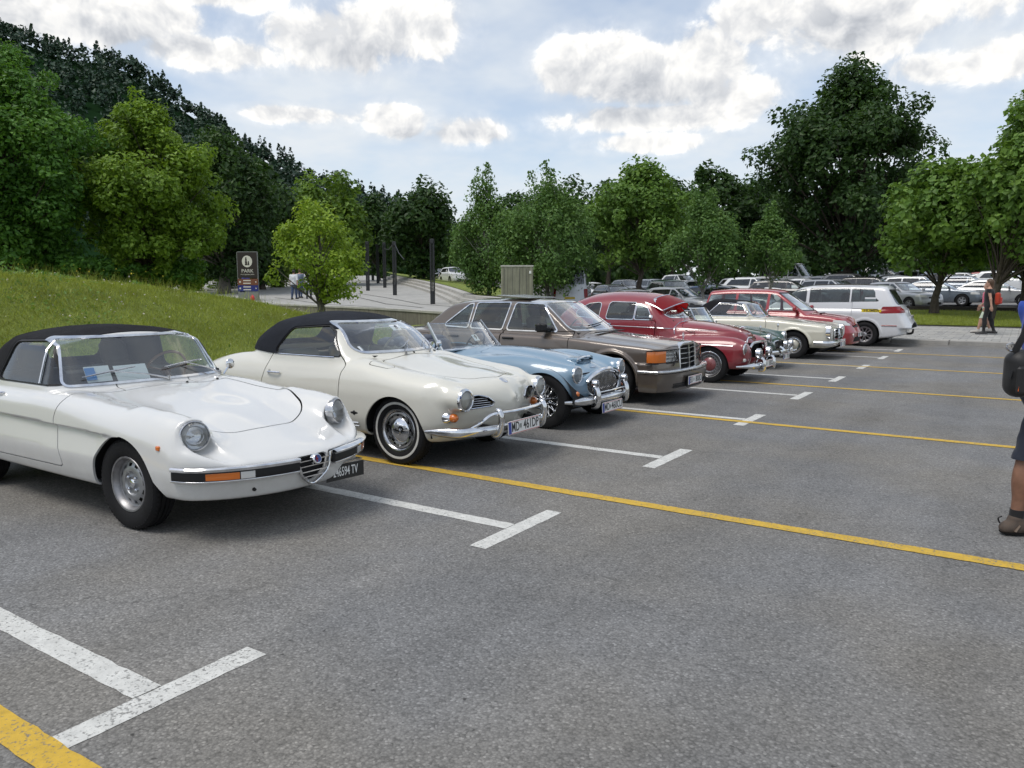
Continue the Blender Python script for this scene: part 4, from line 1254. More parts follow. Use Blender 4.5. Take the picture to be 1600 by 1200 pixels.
    # grass strip with a dark timber edging, then the far car park
    gs = gridmesh('grass_strip', np.linspace(-9.3, 45, 20), np.linspace(33.6, 43.2, 10), lambda x, y: zlot(y) + .015, GRASS)
    xy = np.stack([g.uniform(-7, 3.5, 26000), 33.62 + 9.3 * g.uniform(0, 1, 26000) ** 1.5], 1)
    blades('strip_grass', 'mown green grass on the strip under the broad-leaved trees', xy, np.interp(xy[:, 1], [33.6, 43], [.21, .53]), .05, .12, g, .014)
    e = MB().box((15, 43.35, .60), (60, .10, .26), bev=.01).build('edging_rail', pbsdf('dark_timber', (.035, .028, .022), .8, var=.3)); tag(e, 'low dark timber edging between the grass strip and the far car park', 'edging')
    gridmesh('far_car_park', np.linspace(-62, 75, 24), np.concatenate([[25.03, 25.2], np.linspace(27, 150, 42)]), lambda x, y: zlot(y) - .035, asphaltmat('asphalt_far', (.19, .187, .18), .4))
    # bank
    gridmesh('bank', np.concatenate([np.linspace(-60, -20, 14), np.linspace(-19.5, -9.0, 44)]), np.linspace(-10, 26, 100), lambda x, y: zbank(x, y) - .01, GRASS)
    N = 150000
    x = -9.05 - 6.5 * g.uniform(0, 1, N) ** .9; y = g.uniform(3.6, 16, N); xy = np.stack([x, y], 1)
    dens = np.sin(x * 2.1 + 3 * np.sin(y * .8)) * .5 + np.sin(y * 2.7 + x) * .4 + g.normal(0, .6, N)
    xy = xy[dens > -.75]
    blades('bank_grass', 'rough mown grass covering the bank behind the cars', xy, zbank(xy[:, 0], xy[:, 1]), .03, .085, g, .011)
    m = 9000; X = -9.1 - 6 * g.uniform(0, 1, m); Y = g.uniform(3.6, 15, m); k_ = (np.sin(X * 1.3 + 2 * np.sin(Y * .9)) + np.sin(Y * 1.9 - X * .7) + g.normal(0, .5, m)) > .75; X = X[k_]; Y = Y[k_]
    V, F = leaves(np.stack([X, Y, zbank(X, Y) + g.uniform(.02, .07, len(X))], 1), np.tile([[.2, -.2, .9]], (len(X), 1)), .055, g); o = obj_np('bank_weeds', V, F, LEAF['mid'], smooth=False); tag(o, 'broad-leaved weeds in darker patches on the grass bank', 'weeds', kind='stuff')
    # clover heads and yellow flowers along the crest
    def flowers(name, label, n, col, s, h0, h1, xr, yr):
        X = g.uniform(*xr, n); Y = g.uniform(*yr, n); Z = zbank(X, Y) + g.uniform(h0, h1, n)
        b = MB()
        V, F = leaves(np.stack([X, Y, Z], 1), np.tile([[.6, -.3, .6]], (n, 1)), s, g, 0, 1.0); V2, F2 = leaves(np.stack([X, Y, Z], 1), np.tile([[-.2, -.6, .6]], (n, 1)), s, g, 0, 1.0)
        o = obj_np(name, np.concatenate([V, V2]), np.concatenate([F, F2 + len(V)]), pbsdf(name + '_petal', col, .8), smooth=False); tag(o, label, 'flowers', kind='stuff')
    flowers('clover_flowers', 'pale clover heads scattered over the grass bank', 420, (.42, .40, .30), .026, .05, .11, (-15.0, -11.5), (3.6, 14.5))
    flowers('clover_flowers', 'few pale clover heads low on the grass bank', 110, (.42, .40, .30), .024, .04, .08, (-12, -9.3), (3.6, 14))
    flowers('yellow_flowers', 'small yellow flowers on tall stems along the crest of the bank', 40, (.50, .40, .03), .028, .15, .40, (-15.5, -13.5), (5.0, 9.5))
    n = 12000; X = g.uniform(-22, -16.2, n); Y = g.uniform(4, 13.5, n); k_ = Y < -X * .60; X = X[k_]; Y = Y[k_]; n = len(X); Z = zbank(X, Y) + g.uniform(0, 1, n) * (.2 + .3 * (np.sin(X * 1.9 + 2 * np.sin(Y * 1.3)) * .5 + .5))
    V, F = leaves(np.stack([X, Y, Z], 1), np.tile([[.5, -.3, .4]], (n, 1)), .12, g); o = obj_np('undergrowth', V, F, LEAF['maple'], smooth=False); tag(o, 'leafy undergrowth at the foot of the maples behind the bank', 'undergrowth', kind='stuff')
    X = g.uniform(-15.5, -12.8, 2600); Y = g.uniform(3.8, 14, 2600); xy = np.stack([X, Y], 1)
    blades('tall_grass', 'taller seeding grass along the crest of the bank', xy, zbank(X, Y), .10, .32, g, .008)
def blades(name, label, xy, z, h0, h1, g, w):
    n = len(xy); a = g.uniform(0, 2 * PI, n); h = g.uniform(h0, h1, n); P = np.concatenate([xy, z[:, None]], 1)
    d = np.stack([np.cos(a), np.sin(a), np.zeros(n)], 1) * w * .5
    tip = P + np.stack([g.normal(0, .5, n) * h, g.normal(0, .5, n) * h, h], 1)
    V = np.stack([P - d, P + d, tip], 1).reshape(-1, 3); F = np.arange(3 * n).reshape(-1, 3)
    o = obj_np(name, V, F, BLADE, smooth=False)
    return tag(o, label, 'grass', kind='stuff')

# ================================================================== plaza, wall, posts, sign
def zpl(d): return .78 + .045 * max(0, d - 41)
def build_plaza():
    PL = concretemat('plaza_concrete', (.36, .355, .335), .6); WALL = concretemat('wall_concrete', (.20, .185, .15), 1., .45); STEP = concretemat('step_concrete', (.40, .39, .36))
    JT = pbsdf('joint_dark', (.10, .10, .095), .9)
    lw = lambda d: np.interp(d, [24.5, 26.5, 46, 60], [760, 690, 330, 120]); rb = lambda d: np.interp(d, [24.5, 32, 75, 95], [772, 738, 606, 585])
    ds = np.concatenate([np.linspace(24.6, 46, 26), np.linspace(48, 95, 20)]); V = []; n = 24
    for d in ds:
        for t in np.linspace(0, 1, n + 1): p = at(lw(d) + (rb(d) - lw(d)) * t, d); V.append((p[0], p[1], zpl(d)))
    F = [(i * (n + 1) + j, i * (n + 1) + j + 1, (i + 1) * (n + 1) + j + 1, (i + 1) * (n + 1) + j) for i in range(len(ds) - 1) for j in range(n)]
    pz = MB().add(V, F).build('plaza', PL); tag(pz, kind='structure')
    # long joints across the plaza
    for px0, px1, d0, d1 in ((560, 716, 52, 34), (470, 660, 60, 33), (430, 600, 47, 33)):
        b = MB(); P = []
        for t in np.linspace(0, 1, 14):
            d = d0 + (d1 - d0) * t; p = at(px0 + (px1 - px0) * t, d); P.append((p[0], p[1], zpl(d) + .006))
        b.sweep(P, [(-.06, 0), (.06, 0), (.06, .004), (-.06, .004)]).build('slab_joint', JT, pz)
    # retaining wall
    P = [at(lw(d), d) for d in np.linspace(24.6, 46, 16)]
    w = empty('retaining_wall', (P[0][0], P[0][1], 0)); tag(w, 'low weathered concrete wall along the front edge of the plaza', 'wall')
    MB().sweep([(p[0] - P[0][0], p[1] - P[0][1], zpl(d) - .55) for p, d in zip(P, np.linspace(24.6, 46, 16))], [(-.14, -.6), (.14, -.6), (.14, .52), (-.14, .52)]).build('wall_body', WALL, w)
    MB().sweep([(p[0] - P[0][0], p[1] - P[0][1], zpl(d) + .0) for p, d in zip(P, np.linspace(24.6, 46, 16))], [(-.17, -.04), (.17, -.04), (.17, .035), (-.17, .035)]).build('wall_coping', STEP, w)
    # three steps and a lawn rising to the upper road
    st = None
    for k in range(3):
        P = []
        for d in np.linspace(29, 80, 26):
            p = at(rb(d) + (k * .55 + .2) / d * FPX * .7, d); P.append((p[0], p[1], zpl(d) + .16 * k + .0))
        o = MB().sweep(P, [(-.28, -.30), (.28, -.30), (.28, .15), (-.28, .15)]).build('stair', STEP); 
        if st is None: st = o; st.name = 'plaza_steps'; tag(st, 'three long concrete steps climbing along the lawn beside the plaza', 'steps')
        else: o.name = 'step'; o.parent = st
    V = []; ds = np.linspace(29, 95, 20)
    for d in ds:
        a = rb(d) + 1.6 / d * FPX * .7; b_ = np.interp(d, [29, 45, 65, 95], [845, 835, 790, 705])
        for t in np.linspace(0, 1, 7): p = at(a + (b_ - a) * t, d); V.append((p[0], p[1], (zpl(d) + .5) * (1 - t) + t * np.interp(d, [29, 45, 95], [.5, .9, 2.6])))
    o = MB().add(V, [(i * 7 + j, i * 7 + j + 1, (i + 1) * 7 + j + 1, (i + 1) * 7 + j) for i in range(len(ds) - 1) for j in range(6)]).build('lawn', GRASS); tag(o, kind='structure')
    V = []
    for d in np.linspace(40, 110, 12):
        a = np.interp(d, [40, 45, 65, 95, 110], [838, 835, 790, 705, 670]); 
        for t in (0, 1): p = at(a + t * 150, d); V.append((p[0], p[1], np.interp(d, [29, 45, 95, 110], [.5, .9, 2.6, 2.9]) + .01))
    o = MB().add(V, [(2 * i, 2 * i + 1, 2 * i + 3, 2 * i + 2) for i in range(11)]).build('upper_road', asphaltmat('asphalt_road', (.20, .195, .19), .4)); tag(o, kind='structure')
    # steel posts
    DS = pbsdf('dark_steel', (.028, .030, .033), .55, .3)
    labs = ['tallest-looking dark steel post, nearest the saloon roof', 'dark steel post second from the birch, with a cable', 'third dark steel post along the plaza', 'fourth dark steel post along the plaza, partly behind leaves', 'fifth dark steel post, far along the plaza', 'farthest thin dark steel post on the plaza']
    for k, (px, d, by) in enumerate(((676, 41, 475), (617, 50, 0), (601.5, 61, 0), (591, 70, 0), (575, 56, 0), (583, 78, 0))):
        p = at(px, d, zpl(d)); r = empty('steel_post', p, .5); tag(r, labs[k], 'post', 'steel posts on the plaza')
        H = 3.4 if k < 2 else 3.5; s = .15
        MB().box((0, 0, .35), (.22, .22, .70), bev=.01).build('post_base', DS, r); MB().box((0, 0, H - .12), (.22, .22, .24), bev=.01).build('post_cap', DS, r)
        for sx in (-1, 1):
            for sy in (-1, 1): MB().box((sx * .085, sy * .085, H / 2 + .2), (.05, .05, H - .7)).build('upright', DS, r)
        MB().box((0, 0, H / 2 + .2), (.04, .04, H - .7)).build('upright', DS, r)
    a, b_ = Vector(at(617, 50, zpl(50) + 3.35)), Vector(at(601.5, 61, zpl(61) + 3.0)); c = Vector(at(632, 46, zpl(46) + 2.3))
    ca = MB().tube([a, (a + b_) / 2 + Vector((0, 0, -.25)), b_], .03, 5).tube([a, (a + c) / 2 + Vector((0, 0, -.15)), c], .025, 5).build('cable', DS); tag(ca, 'slack cable hanging between two steel posts', 'cable')
    # concrete block
    p0, p1 = Vector(at(783, 26, 0)), Vector(at(833, 26, 0)); ang = math.atan2(p1.y - p0.y, p1.x - p0.x); mid = (p0 + p1) / 2
    r = empty('concrete_block', mid, ang); tag(r, 'tall stained concrete block standing behind the saloon roof', 'concrete block')
    CB = concretemat('block_concrete', (.27, .265, .205), 1., .4); wd = (p1 - p0).length; top = zat(415, 26)
    MB().box((0, .15, top / 2), (wd, .3, top - .06), bev=.015).build('block_body', CB, r); MB().box((0, .15, top - .02), (wd + .03, .33, .06), bev=.01).build('block_cap', STEP, r)
    for k in range(4): MB().box((-wd / 2 + wd * (k + .5) / 4.4, -.004, top / 2), (.012, .012, top - .2)).build('board_joint', JT, r)
    MB().box((wd / 2 - .10, -.01, top - .22), (.07, .02, .09)).build('enamel_tag', WHITEPRINT, r)
    # park sign
    d = 44; p = at(388, d, zpl(d)); r = empty('park_sign', p, YAW); tag(r, 'dark brown park sign with white oval emblem above brown and blue strips', 'sign')
    wS = 32 / FPX * d; T = zat(393, d) - zpl(d); Hh = T
    FR = pbsdf('sign_frame_grey', (.22, .23, .22), .5, .3); BR = pbsdf('sign_brown', (.018, .010, .008), .4); BR2 = pbsdf('sign_russet', (.16, .055, .025), .4); BL = pbsdf('sign_blue', (.012, .02, .16), .4); OW = pbsdf('sign_offwhite', (.62, .60, .52), .5)
    MB().box((-wS / 2 + .03, .04, Hh / 2), (.06, .10, Hh)).box((wS / 2 - .03, .04, Hh / 2), (.06, .10, Hh)).box((0, .04, Hh - .02), (wS, .10, .04)).build('sign_frame', FR, r)
    z1 = .46 * Hh; MB().box((0, 0, (z1 + Hh) / 2 - .01), (wS - .07, .05, Hh - z1 - .06)).build('main_board', BR, r)
    ov = MB().prism([(.30 * math.cos(a) * wS / 1.22, .34 * math.sin(a) * wS / 1.22 + Hh * .80) for a in np.linspace(0, 2 * PI, 28, endpoint=False)], -.030, -.036, 'y').build('emblem', OW, r)
    for x0, zb, hh, w_ in ((-.06, -.22, .46, .07), (.08, -.22, .24, .055)):
        q = []
        for t in np.linspace(0, 1, 9): q.append((x0 - w_ * (1 - .55 * t) * (1 + .22 * math.sin(t * 20)), zb + hh * t))
        for t in np.linspace(1, 0, 9): q.append((x0 + w_ * (1 - .55 * t) * (1 + .22 * math.sin(t * 20)), zb + hh * t))
        MB().prism([(x * wS / 1.22, z * wS / 1.22 + Hh * .80) for x, z in q], -.037, -.040, 'y').build('emblem_figure', BR, ov)
    text('lettering', 'PARK', .28, OW, r, (0, -.032, Hh * .605), (PI / 2, 0, 0), .001); text('lettering', 'POSTOJNSKA JAMA', .085, OW, r, (0, -.032, Hh * .535), (PI / 2, 0, 0), .001, xs=1.05)
    for zc_, hh, m in ((.385, .13, BR2), (.255, .12, BL)):
        o = MB().box((0, 0, Hh * zc_), (wS - .02, .06, Hh * hh)).build('direction_strip', m, r)
        for k in (-1, 1): MB().box((-.05, -.032, Hh * zc_ + k * Hh * .028), (.42, .004, Hh * .022)).build('text_line', OW, o)
        MB().box((-wS / 2 + .14, -.032, Hh * zc_), (.09, .004, .09), ry=.7).build('pictogram', OW, o); MB().prism([(wS / 2 - .16, Hh * zc_ - .05), (wS / 2 - .16, Hh * zc_ + .05), (wS / 2 - .08, Hh * zc_)], -.032, -.036, 'y').build('arrow', OW, o)
    MB().box((0, 0, Hh * .09), (wS - .02, .06, Hh * .17)).build('foot_panel', FR, r)
    bg = MB().ell((0, 0, .16), (.15, .10, .17), 14, 10).tube([(0, -.02, .3), (-.05, -.02, .38), (.05, -.02, .36)], .012, 5).build('red_bag', pbsdf('bag_red', (.55, .02, .04), .6)); bg.location = at(394, 43.4, zpl(43.4) + .02); tag(bg, 'small bright red bag at the foot of the park sign', 'bag')
    # railings behind
    ST = pbsdf('rail_steel', (.30, .31, .30), .4, .6)
    labs = ['left steel railing panel with slanted ends below the dark tree', 'middle steel railing panel behind the dark tree trunk', 'right steel railing panel next to the park sign']
    for k, (a, b_) in enumerate(((272, 298), (301, 338), (341, 368))):
        p, q = Vector(at(a, 56, zpl(56) - .5)), Vector(at(b_, 56, zpl(56) - .5)); r = empty('railing_panel', p, math.atan2(q.y - p.y, q.x - p.x)); tag(r, labs[k], 'railing', 'steel railings by the park sign'); L = (q - p).length
        for x in (0, L): MB().sweep([(x - .22, 0, 0), (x + .08, 0, 1.15)], sect(.05, .02, .2), up=(0, 1, 0)).build('railing_post', ST, r)
        for j in range(7): MB().tube([(-.2 + .042 * j, 0, .12 + j * .165), (L - .2 + .042 * j, 0, .12 + j * .165)], .022 if j == 6 else .012, 5).build('rail', ST, r)
    # teal board far off under the big tree
    r = empty('teal_board', at(1330, 72, .75), YAW); tag(r, 'turquoise cloud-shaped board with a white ring far under the huge tree', 'board')
    TL = pbsdf('board_teal', (.02, .25, .24), .5); Pq = [((1.25 + .14 * math.sin(a * 5)) * math.cos(a) * .75, 2.25 + (.9 + .1 * math.sin(a * 6)) * math.sin(a)) for a in np.linspace(0, 2 * PI, 40, endpoint=False)]
    MB().prism(Pq, -.03, .03, 'y').build('board_panel', TL, r); MB().box((-.5, .05, .75), (.07, .07, 1.5)).build('board_leg', FR, r); MB().box((.5, .05, .75), (.07, .07, 1.5)).build('board_leg', FR, r)
    MB().tube([(-.35 + .30 * math.cos(a), -.035, 2.05 + .30 * math.sin(a)) for a in np.linspace(0, 2 * PI, 24, endpoint=False)], .04, 5, closed=True).build('board_ring', OW, r)

# ================================================================== cars in the far car park
def build_far_cars():
    GLF = glassmat('far_car_glass', (.10, .12, .13), dirt=.03)
    base = paint('far_paint_silver', (.42, .43, .45), .5)
    cols = {'silver': base, 'white': paint('far_paint_white', (.68, .69, .70)), 'black': paint('far_paint_black', (.012, .012, .014)), 'grey': paint('far_paint_grey', (.12, .125, .13), .4), 'blue': paint('far_paint_blue', (.03, .06, .13), .3),
            'bluegrey': paint('far_paint_bluegrey', (.15, .18, .22), .4), 'red': paint('far_paint_red', (.28, .02, .02)), 'green': paint('far_paint_green', (.03, .06, .045), .3)}
    P = {'hatch': dict(nose=.85, wb=2.6, tail=.72, hw=.86, h=1.46, hood=.80, belt=.93, cowl=-.32, wtop=-1.12, rtop=-2.75, rbase=-3.12, pillars=[-1.4], R=.31, wrear=-2.75, wrearT=-2.5),
         'sedan': dict(nose=.88, wb=2.7, tail=1.05, hw=.88, h=1.44, hood=.80, belt=.93, cowl=-.30, wtop=-1.15, rtop=-2.35, rbase=-3.05, pillars=[-1.42], R=.315, wrear=-2.82, wrearT=-2.30, deckdz=.06),
         'estate': dict(nose=.88, wb=2.75, tail=1.02, hw=.88, h=1.50, hood=.82, belt=.95, cowl=-.30, wtop=-1.12, rtop=-3.35, rbase=-3.62, pillars=[-1.42, -2.42], R=.32, wrear=-3.45, wrearT=-3.2),
         'suv': dict(nose=.88, wb=2.68, tail=.85, hw=.92, h=1.70, hood=.98, belt=1.12, cowl=-.30, wtop=-1.0, rtop=-3.0, rbase=-3.35, pillars=[-1.35], R=.36, wrear=-3.0, wrearT=-2.7),
         'van': dict(nose=.75, wb=3.2, tail=1.05, hw=.96, h=2.45, hood=1.15, belt=1.32, cowl=.05, wtop=-.75, rtop=-4.05, rbase=-4.18, pillars=[-1.35, -2.75], R=.34, wrear=-4.0, wrearT=-3.9, lz=.85, tz0=.75, tz1=1.25, lean=.25, rwup=.12)}
    kinds = {'hatch': 'hatchback', 'sedan': 'saloon', 'estate': 'estate car', 'suv': 'sport utility car', 'van': 'van'}
    proto = {}
    used = {}
    # column, depth, kind, colour, turn (deg from facing the camera, + towards the right), height or None, label
    L = [(1440, 39.5, 'hatch', 'silver', 22, None, 'silver hatchback facing out beside the tail of the white people carrier'),
         (1508, 42, 'sedan', 'bluegrey', 52, None, 'blue-grey saloon parked behind the leaning tree trunk'),
         (1600, 41, 'sedan', 'silver', 56, None, 'silver saloon at the right edge behind the walking woman'),
         (1404, 50, 'estate', 'black', 50, None, 'black estate car behind the silver hatchback'),
         (1478, 49, 'estate', 'white', 52, None, 'white estate car with dark windows behind the blue-grey saloon'),
         (1552, 50, 'hatch', 'bluegrey', 52, None, 'blue-grey hatchback behind the walking woman'),
         (1612, 52, 'suv', 'white', 52, None, 'white tall car at the right edge of the second row'),
         (1338, 46, 'estate', 'silver', 30, None, 'silver estate car just above the roof of the white people carrier'),
         (1272, 45, 'estate', 'black', 60, None, 'black estate car left of the huge tree trunk'),
         (1214, 46, 'suv', 'white', 40, None, 'white tall car behind the small young birch'),
         (1226, 62, 'hatch', 'white', 35, None, 'far white hatchback left of the huge tree trunk'),
         (1262, 64, 'van', 'white', 40, None, 'far white van left of the huge tree trunk'),
         (1350, 66, 'van', 'white', -40, None, 'far white van under the teal board'),
         (1316, 58, 'hatch', 'silver', 30, None, 'far silver hatchback right of the huge tree trunk'),
         (1384, 60, 'hatch', 'white', 45, None, 'far white hatchback right of the teal board'),
         (1430, 60, 'sedan', 'grey', 45, None, 'far grey saloon behind the black estate car'),
         (1466, 62, 'suv', 'silver', 48, None, 'far silver tall car behind the white estate'),
         (1500, 60, 'hatch', 'bluegrey', 48, None, 'far blue-grey hatchback between the tree trunks'),
         (1540, 62, 'sedan', 'white', 48, None, 'far white saloon seen past the leaning trunk'),
         (1578, 62, 'hatch', 'red', 48, None, 'far red hatchback above the walking woman'),
         (1604, 64, 'estate', 'silver', 48, None, 'far silver estate at the right edge'),
         (1012, 34, 'sedan', 'grey', 14, None, 'dark grey saloon facing out right behind the red saloon'),
         (1098, 37, 'hatch', 'silver', 40, None, 'silver hatchback behind the young birch stakes'),
         (1066, 43, 'suv', 'green', 12, None, 'dark green tall car between the grey saloon and the silver hatchback'),
         (978, 44, 'hatch', 'black', 18, None, 'black hatchback left of the dark grey saloon'),
         (946, 50, 'estate', 'white', 30, None, 'white estate half hidden behind the silver van'),
         (1150, 40, 'sedan', 'blue', 40, None, 'dark blue saloon behind the red hatchback roof'),
         (1184, 37.5, 'sedan', 'bluegrey', 55, None, 'pale blue-grey saloon above the red hatchback'),
         (1130, 54, 'hatch', 'white', 40, None, 'far white hatchback behind the dark blue saloon'),
         (1040, 58, 'estate', 'silver', 20, None, 'far silver estate seen under the light green maple'),
         (995, 60, 'hatch', 'grey', 20, None, 'far grey hatchback under the light green maple'),
         (1196, 56, 'estate', 'silver', 38, None, 'far silver estate behind the small young birch'), (1290, 52, 'sedan', 'white', 40, None, 'white saloon just right of the huge tree trunk'), (1362, 53, 'suv', 'grey', 42, None, 'grey tall car in the middle row before the teal board'), (1446, 54, 'hatch', 'white', 48, None, 'white hatchback between the black and white estates'),
         (1524, 55, 'estate', 'black', 50, None, 'black estate half hidden by the leaning trunk'), (1586, 56, 'hatch', 'silver', 50, None, 'silver hatchback in the middle row at the right edge'), (1410, 70, 'suv', 'black', 45, None, 'black tall car in the farthest row'), (1330, 74, 'sedan', 'silver', 40, None, 'silver saloon in the farthest row under the huge tree'), (1080, 66, 'suv', 'white', 25, None, 'white tall car far behind the young birch'),
         (716, 78, 'suv', 'white', 24, 2.12, 'white tall car on the upper road beside the lawn'),
         (757, 66, 'hatch', 'black', 20, 1.55, 'black hatchback on the upper road below the birch'),
         (692, 88, 'sedan', 'grey', 20, 2.45, 'dark saloon farthest up the upper road'),
         (898, 44, 'van', 'silver', 172, None, 'silver minibus with dark windows seen from behind')]
    for px, d, kd, col, turn, z, lab in L:
        p = at(px, d); zz = zlot(p[1]) - .03 if z is None else z
        rz = YAW - PI / 2 + R(turn)
        nm = {'hatch': 'parked_hatchback', 'sedan': 'parked_saloon', 'estate': 'parked_estate_car', 'suv': 'parked_tall_car', 'van': 'parked_van'}[kd]
        if kd not in proto:
            c = modern(nm, lab, (p[0], p[1], zz), P[kd], base, .055 if kd != 'van' else .065, rz, glass=GLF, wheel='far05')
            p_ = c.hit((3, 0, .48), (-1, 0, 0)); b = MB().box((p_[0] + .01, 0, .46), (.012, .52, .11)); b.build('number_plate', PLATEW, c.r)
            q_ = c.hit((-6, 0, .78), (1, 0, 0)); MB().box((q_[0] - .01, 0, .78), (.012, .52, .11)).build('number_plate', pbsdf('plate_yellow', (.6, .42, .03), .4) if kd == 'van' else PLATEW, c.r)
            proto[kd] = c.r; o = c.r
        else:
            o = copy_tree(proto[kd]); o.location = (p[0], p[1], zz); o.rotation_euler = (0, 0, rz)
        tag(o, lab, 'van' if kd == 'van' else 'car', 'cars in the far car park')
        if o is not proto[kd] or True:
            for ch in [o] + list(o.children_recursive):
                if ch.type == 'MESH' and len(ch.material_slots) and ch.data.materials[0] == base:
                    ch.material_slots[0].link = 'OBJECT'; ch.material_slots[0].material = cols[col]

# ================================================================== white spider with black soft top
def build_white_spider():
    WHITE = paint('white_paint', (.63, .63, .615))
    Tc = cv([(1.05,.36),(.95,.47),(.85,.515),(.6,.580),(.38,.635),(0,.715),(-.31,.76),(-.6,.812),(-.88,.85),(-1.2,.868),(-2.2,.86),(-2.8,.80),(-3.25,.68)])
    A = cv([(1.02,.0),(.85,.0),(.7,.02),(.6,.06),(.5,.13),(.4,.155),(.3,.15),(.2,.13),(-.1,.098),(-.5,.065),(-.9,.03),(-1.3,0)])
    yf = cv([(.9,.60),(.5,.63),(-.3,.66),(-1,.68)])
    def T(x, y): return Tc(x) - .035 * (y / .7)**2 + A(x) * np.exp(-((y - yf(x)) / .19)**2) + .012 * np.exp(-(y / .28)**2) * np.clip((x + 1.2) / .6, 0, 1)
    Wp = cv([(1.0,.72),(.7,.752),(.3,.785),(-.2,.80),(-1,.81),(-2,.81),(-2.6,.775),(-3.25,.64)])
    Ws = cv([(.15,-.10),(.22,-.06),(.35,-.015),(.47,0),(.62,0),(.74,-.010),(.82,-.03),(.9,-.07)])
    zc = cv([(.2,.63),(-.7,.645),(-1.6,.655),(-2.6,.645)]); 
    def W(x, z):
        t = np.clip((zc(x) - z) / .17, 0, 1)
        up = np.clip((zc(x) - z) / .016, 0, 1); up = up * up * (3 - 2 * up)
        g = np.clip((-.02 - x) / .25, 0, 1) * np.clip((x + 2.75) / .3, 0, 1)
        return Wp(x) + Ws(z) - .036 * (1 - t) * up * g
    nz = cv([(.2,-.09),(.30,-.03),(.40,0),(.6,0)])
    def Nf(y, z): return .955 - .27 * (y / .75)**2 - .09 * (y / .75)**6 + nz(z)
    def Nr(y, z): return -3.10 + .14 * (y / .75)**2 + .10 * np.abs(z - .6)
    Bz = cv([(1,.255),(.5,.275),(.2,.265),(-.3,.255),(-2,.255),(-2.6,.3),(-3.1,.36)])
    low = hullf(T, lambda x, y: Bz(x) + 0 * y, W, Nf, Nr, .10, .05, .1, .03)
    # soft top
    Rt = cv([(-.9,1.20),(-1.12,1.243),(-1.32,1.283),(-1.6,1.285),(-1.85,1.262),(-2.1,1.17),(-2.3,1.02),(-2.45,.84)])
    def RT(x, y): return Rt(x) - .085 * (y / .6)**2 + .01 * np.exp(-((x + 1.85) / .03)**2)
    Rw = cv([(.8,.735),(.88,.715),(1.0,.668),(1.15,.608),(1.3,.55)])
    Rp = cv([(-.8,0.0),(-1.6,0.0),(-1.9,-.02),(-2.2,-.10),(-2.45,-.22)])
    def RW(x, z): return Rw(z) + Rp(x)
    def RN(y, z): return -.83 - (z - .86) * .70 - .07 * (y / .66)**2 - .05 * (y / .66)**6
    top = hullf(RT, lambda x, y: .5 + 0 * x, RW, RN, lambda y, z: -2.45 + .12 * (y / .6)**2 + .2 * (z - .85), .07, .02, .1, .05)
    def f(x, y, z):
        d = low(x, y, z)
        ay = np.abs(y)
        # scooped headlamp
        pod = sd_cone((x, ay, z), (.05, .61, .70), (.53, .605, .668), .10, .106)
        pod = smax(pod, (x - .555) * .93 + (ay - .605) * .30 + (z - .668) * .12, .012)
        d = smin(d, pod, .07)
        sc = sd_cone((x, ay, z), (.615, .572, .652), (1.06, .43, .560), .112, .108)
        d = smax(d, -sc, .013)
        sc2 = sd_cone((x, ay, z), (.585, .596, .664), (.70, .57, .655), .093, .097)
        d = smax(d, -sc2, .012)
        return smin(d, top(x, y, z), .012)
    c = Car('classic_roadster', 'white classic roadster with black soft top and amber front lamps, nearest car in the row', (-4.85, 3.46, 0),
            f, (-3.24, -.90, .14), (1.06, .90, 1.36), .0205, WHITE, group='classic cars parked in a row')
    # windscreen and windows
    ws = psdf(rpoly([(-.635, .882), (.635, .882), (.548, 1.205), (-.548, 1.205)], .03))
    c.pane('windscreen', lambda x, y, z, n: np.maximum(ws(y, z), -1.3 - x), GLASSV, CHROME, .017, fname='windscreen_frame', foff=.006)
    sw = psdf(rpoly([(-.872, .893), (-1.085, 1.195), (-1.62, 1.175), (-1.72, .893)], [.01, .02, .07, .05]))
    for sg in (-1, 1):
        g = c.pane('side_window', lambda x, y, z, n: np.maximum(sw(x + .08, z), .2 - sg * y), GLASS, TRIMBLK, .012, foff=.004)
        p = c.line([(-1.13, .892), (-1.205, 1.19)], sg, .004, 6)
        MB().tube(p, .009, 6).build('window_divider', CHROME, g)
    rw = psdf(rpoly([(-.36, .97), (.36, .97), (.30, 1.14), (-.30, 1.14)], .04))
    c.pane('rear_window', lambda x, y, z, n: np.maximum(rw(y, z), x + 1.9), GLASS)
    # soft top fabric: everything above the belt that is not windscreen frame
    def above(x, y, z, n): return np.maximum(.882 + .0 * x - z, np.maximum(x + 1.065 + (1.235 - z) * -.25, -1))
    c.panel('soft_top', lambda x, y, z, n: np.maximum(np.maximum(.884 - z, x - (-.845 - (z - .86) * .70 - .07 * (y / .66)**2 - .05 * (y / .66)**6 - .004))  , np.where(z > 1.19, -1, x + 1.05)), 0.0, CANVAS, depth=.01, off=.006)
    # panels
    for sg in (-1, 1):
        d = psdf(rpoly([(-.735, .90), (-.72, .82), (-.775, .68), (-.77, .60), (-.70, .345), (-1.76, .335), (-1.80, .90)], [.01, .05, .06, .06, .04, .04, .01]))
        dr = c.panel('door', lambda x, y, z, n: np.maximum(d(x, z), .3 - sg * y))
        h = c.hit((-1.63, sg * 1.4, .80), (0, -sg, 0))
        MB().tube(spline([(h[0] - .07, h[1] + sg * .004, h[2]), (h[0] - .05, h[1] + sg * .03, h[2] + .004), (h[0] + .04, h[1] + sg * .03, h[2] + .004), (h[0] + .06, h[1] + sg * .004, h[2])], 16), .009, 6).build('handle', CHROME, dr)
    bon = psdf(rpoly([(-.72, -.56), (.05, -.57), (.34, -.47), (.46, -.24), (.475, 0), (.46, .24), (.34, .47), (.05, .57), (-.72, .56)], [.05, .4, .2, .25, .3, .25, .2, .4, .05]))
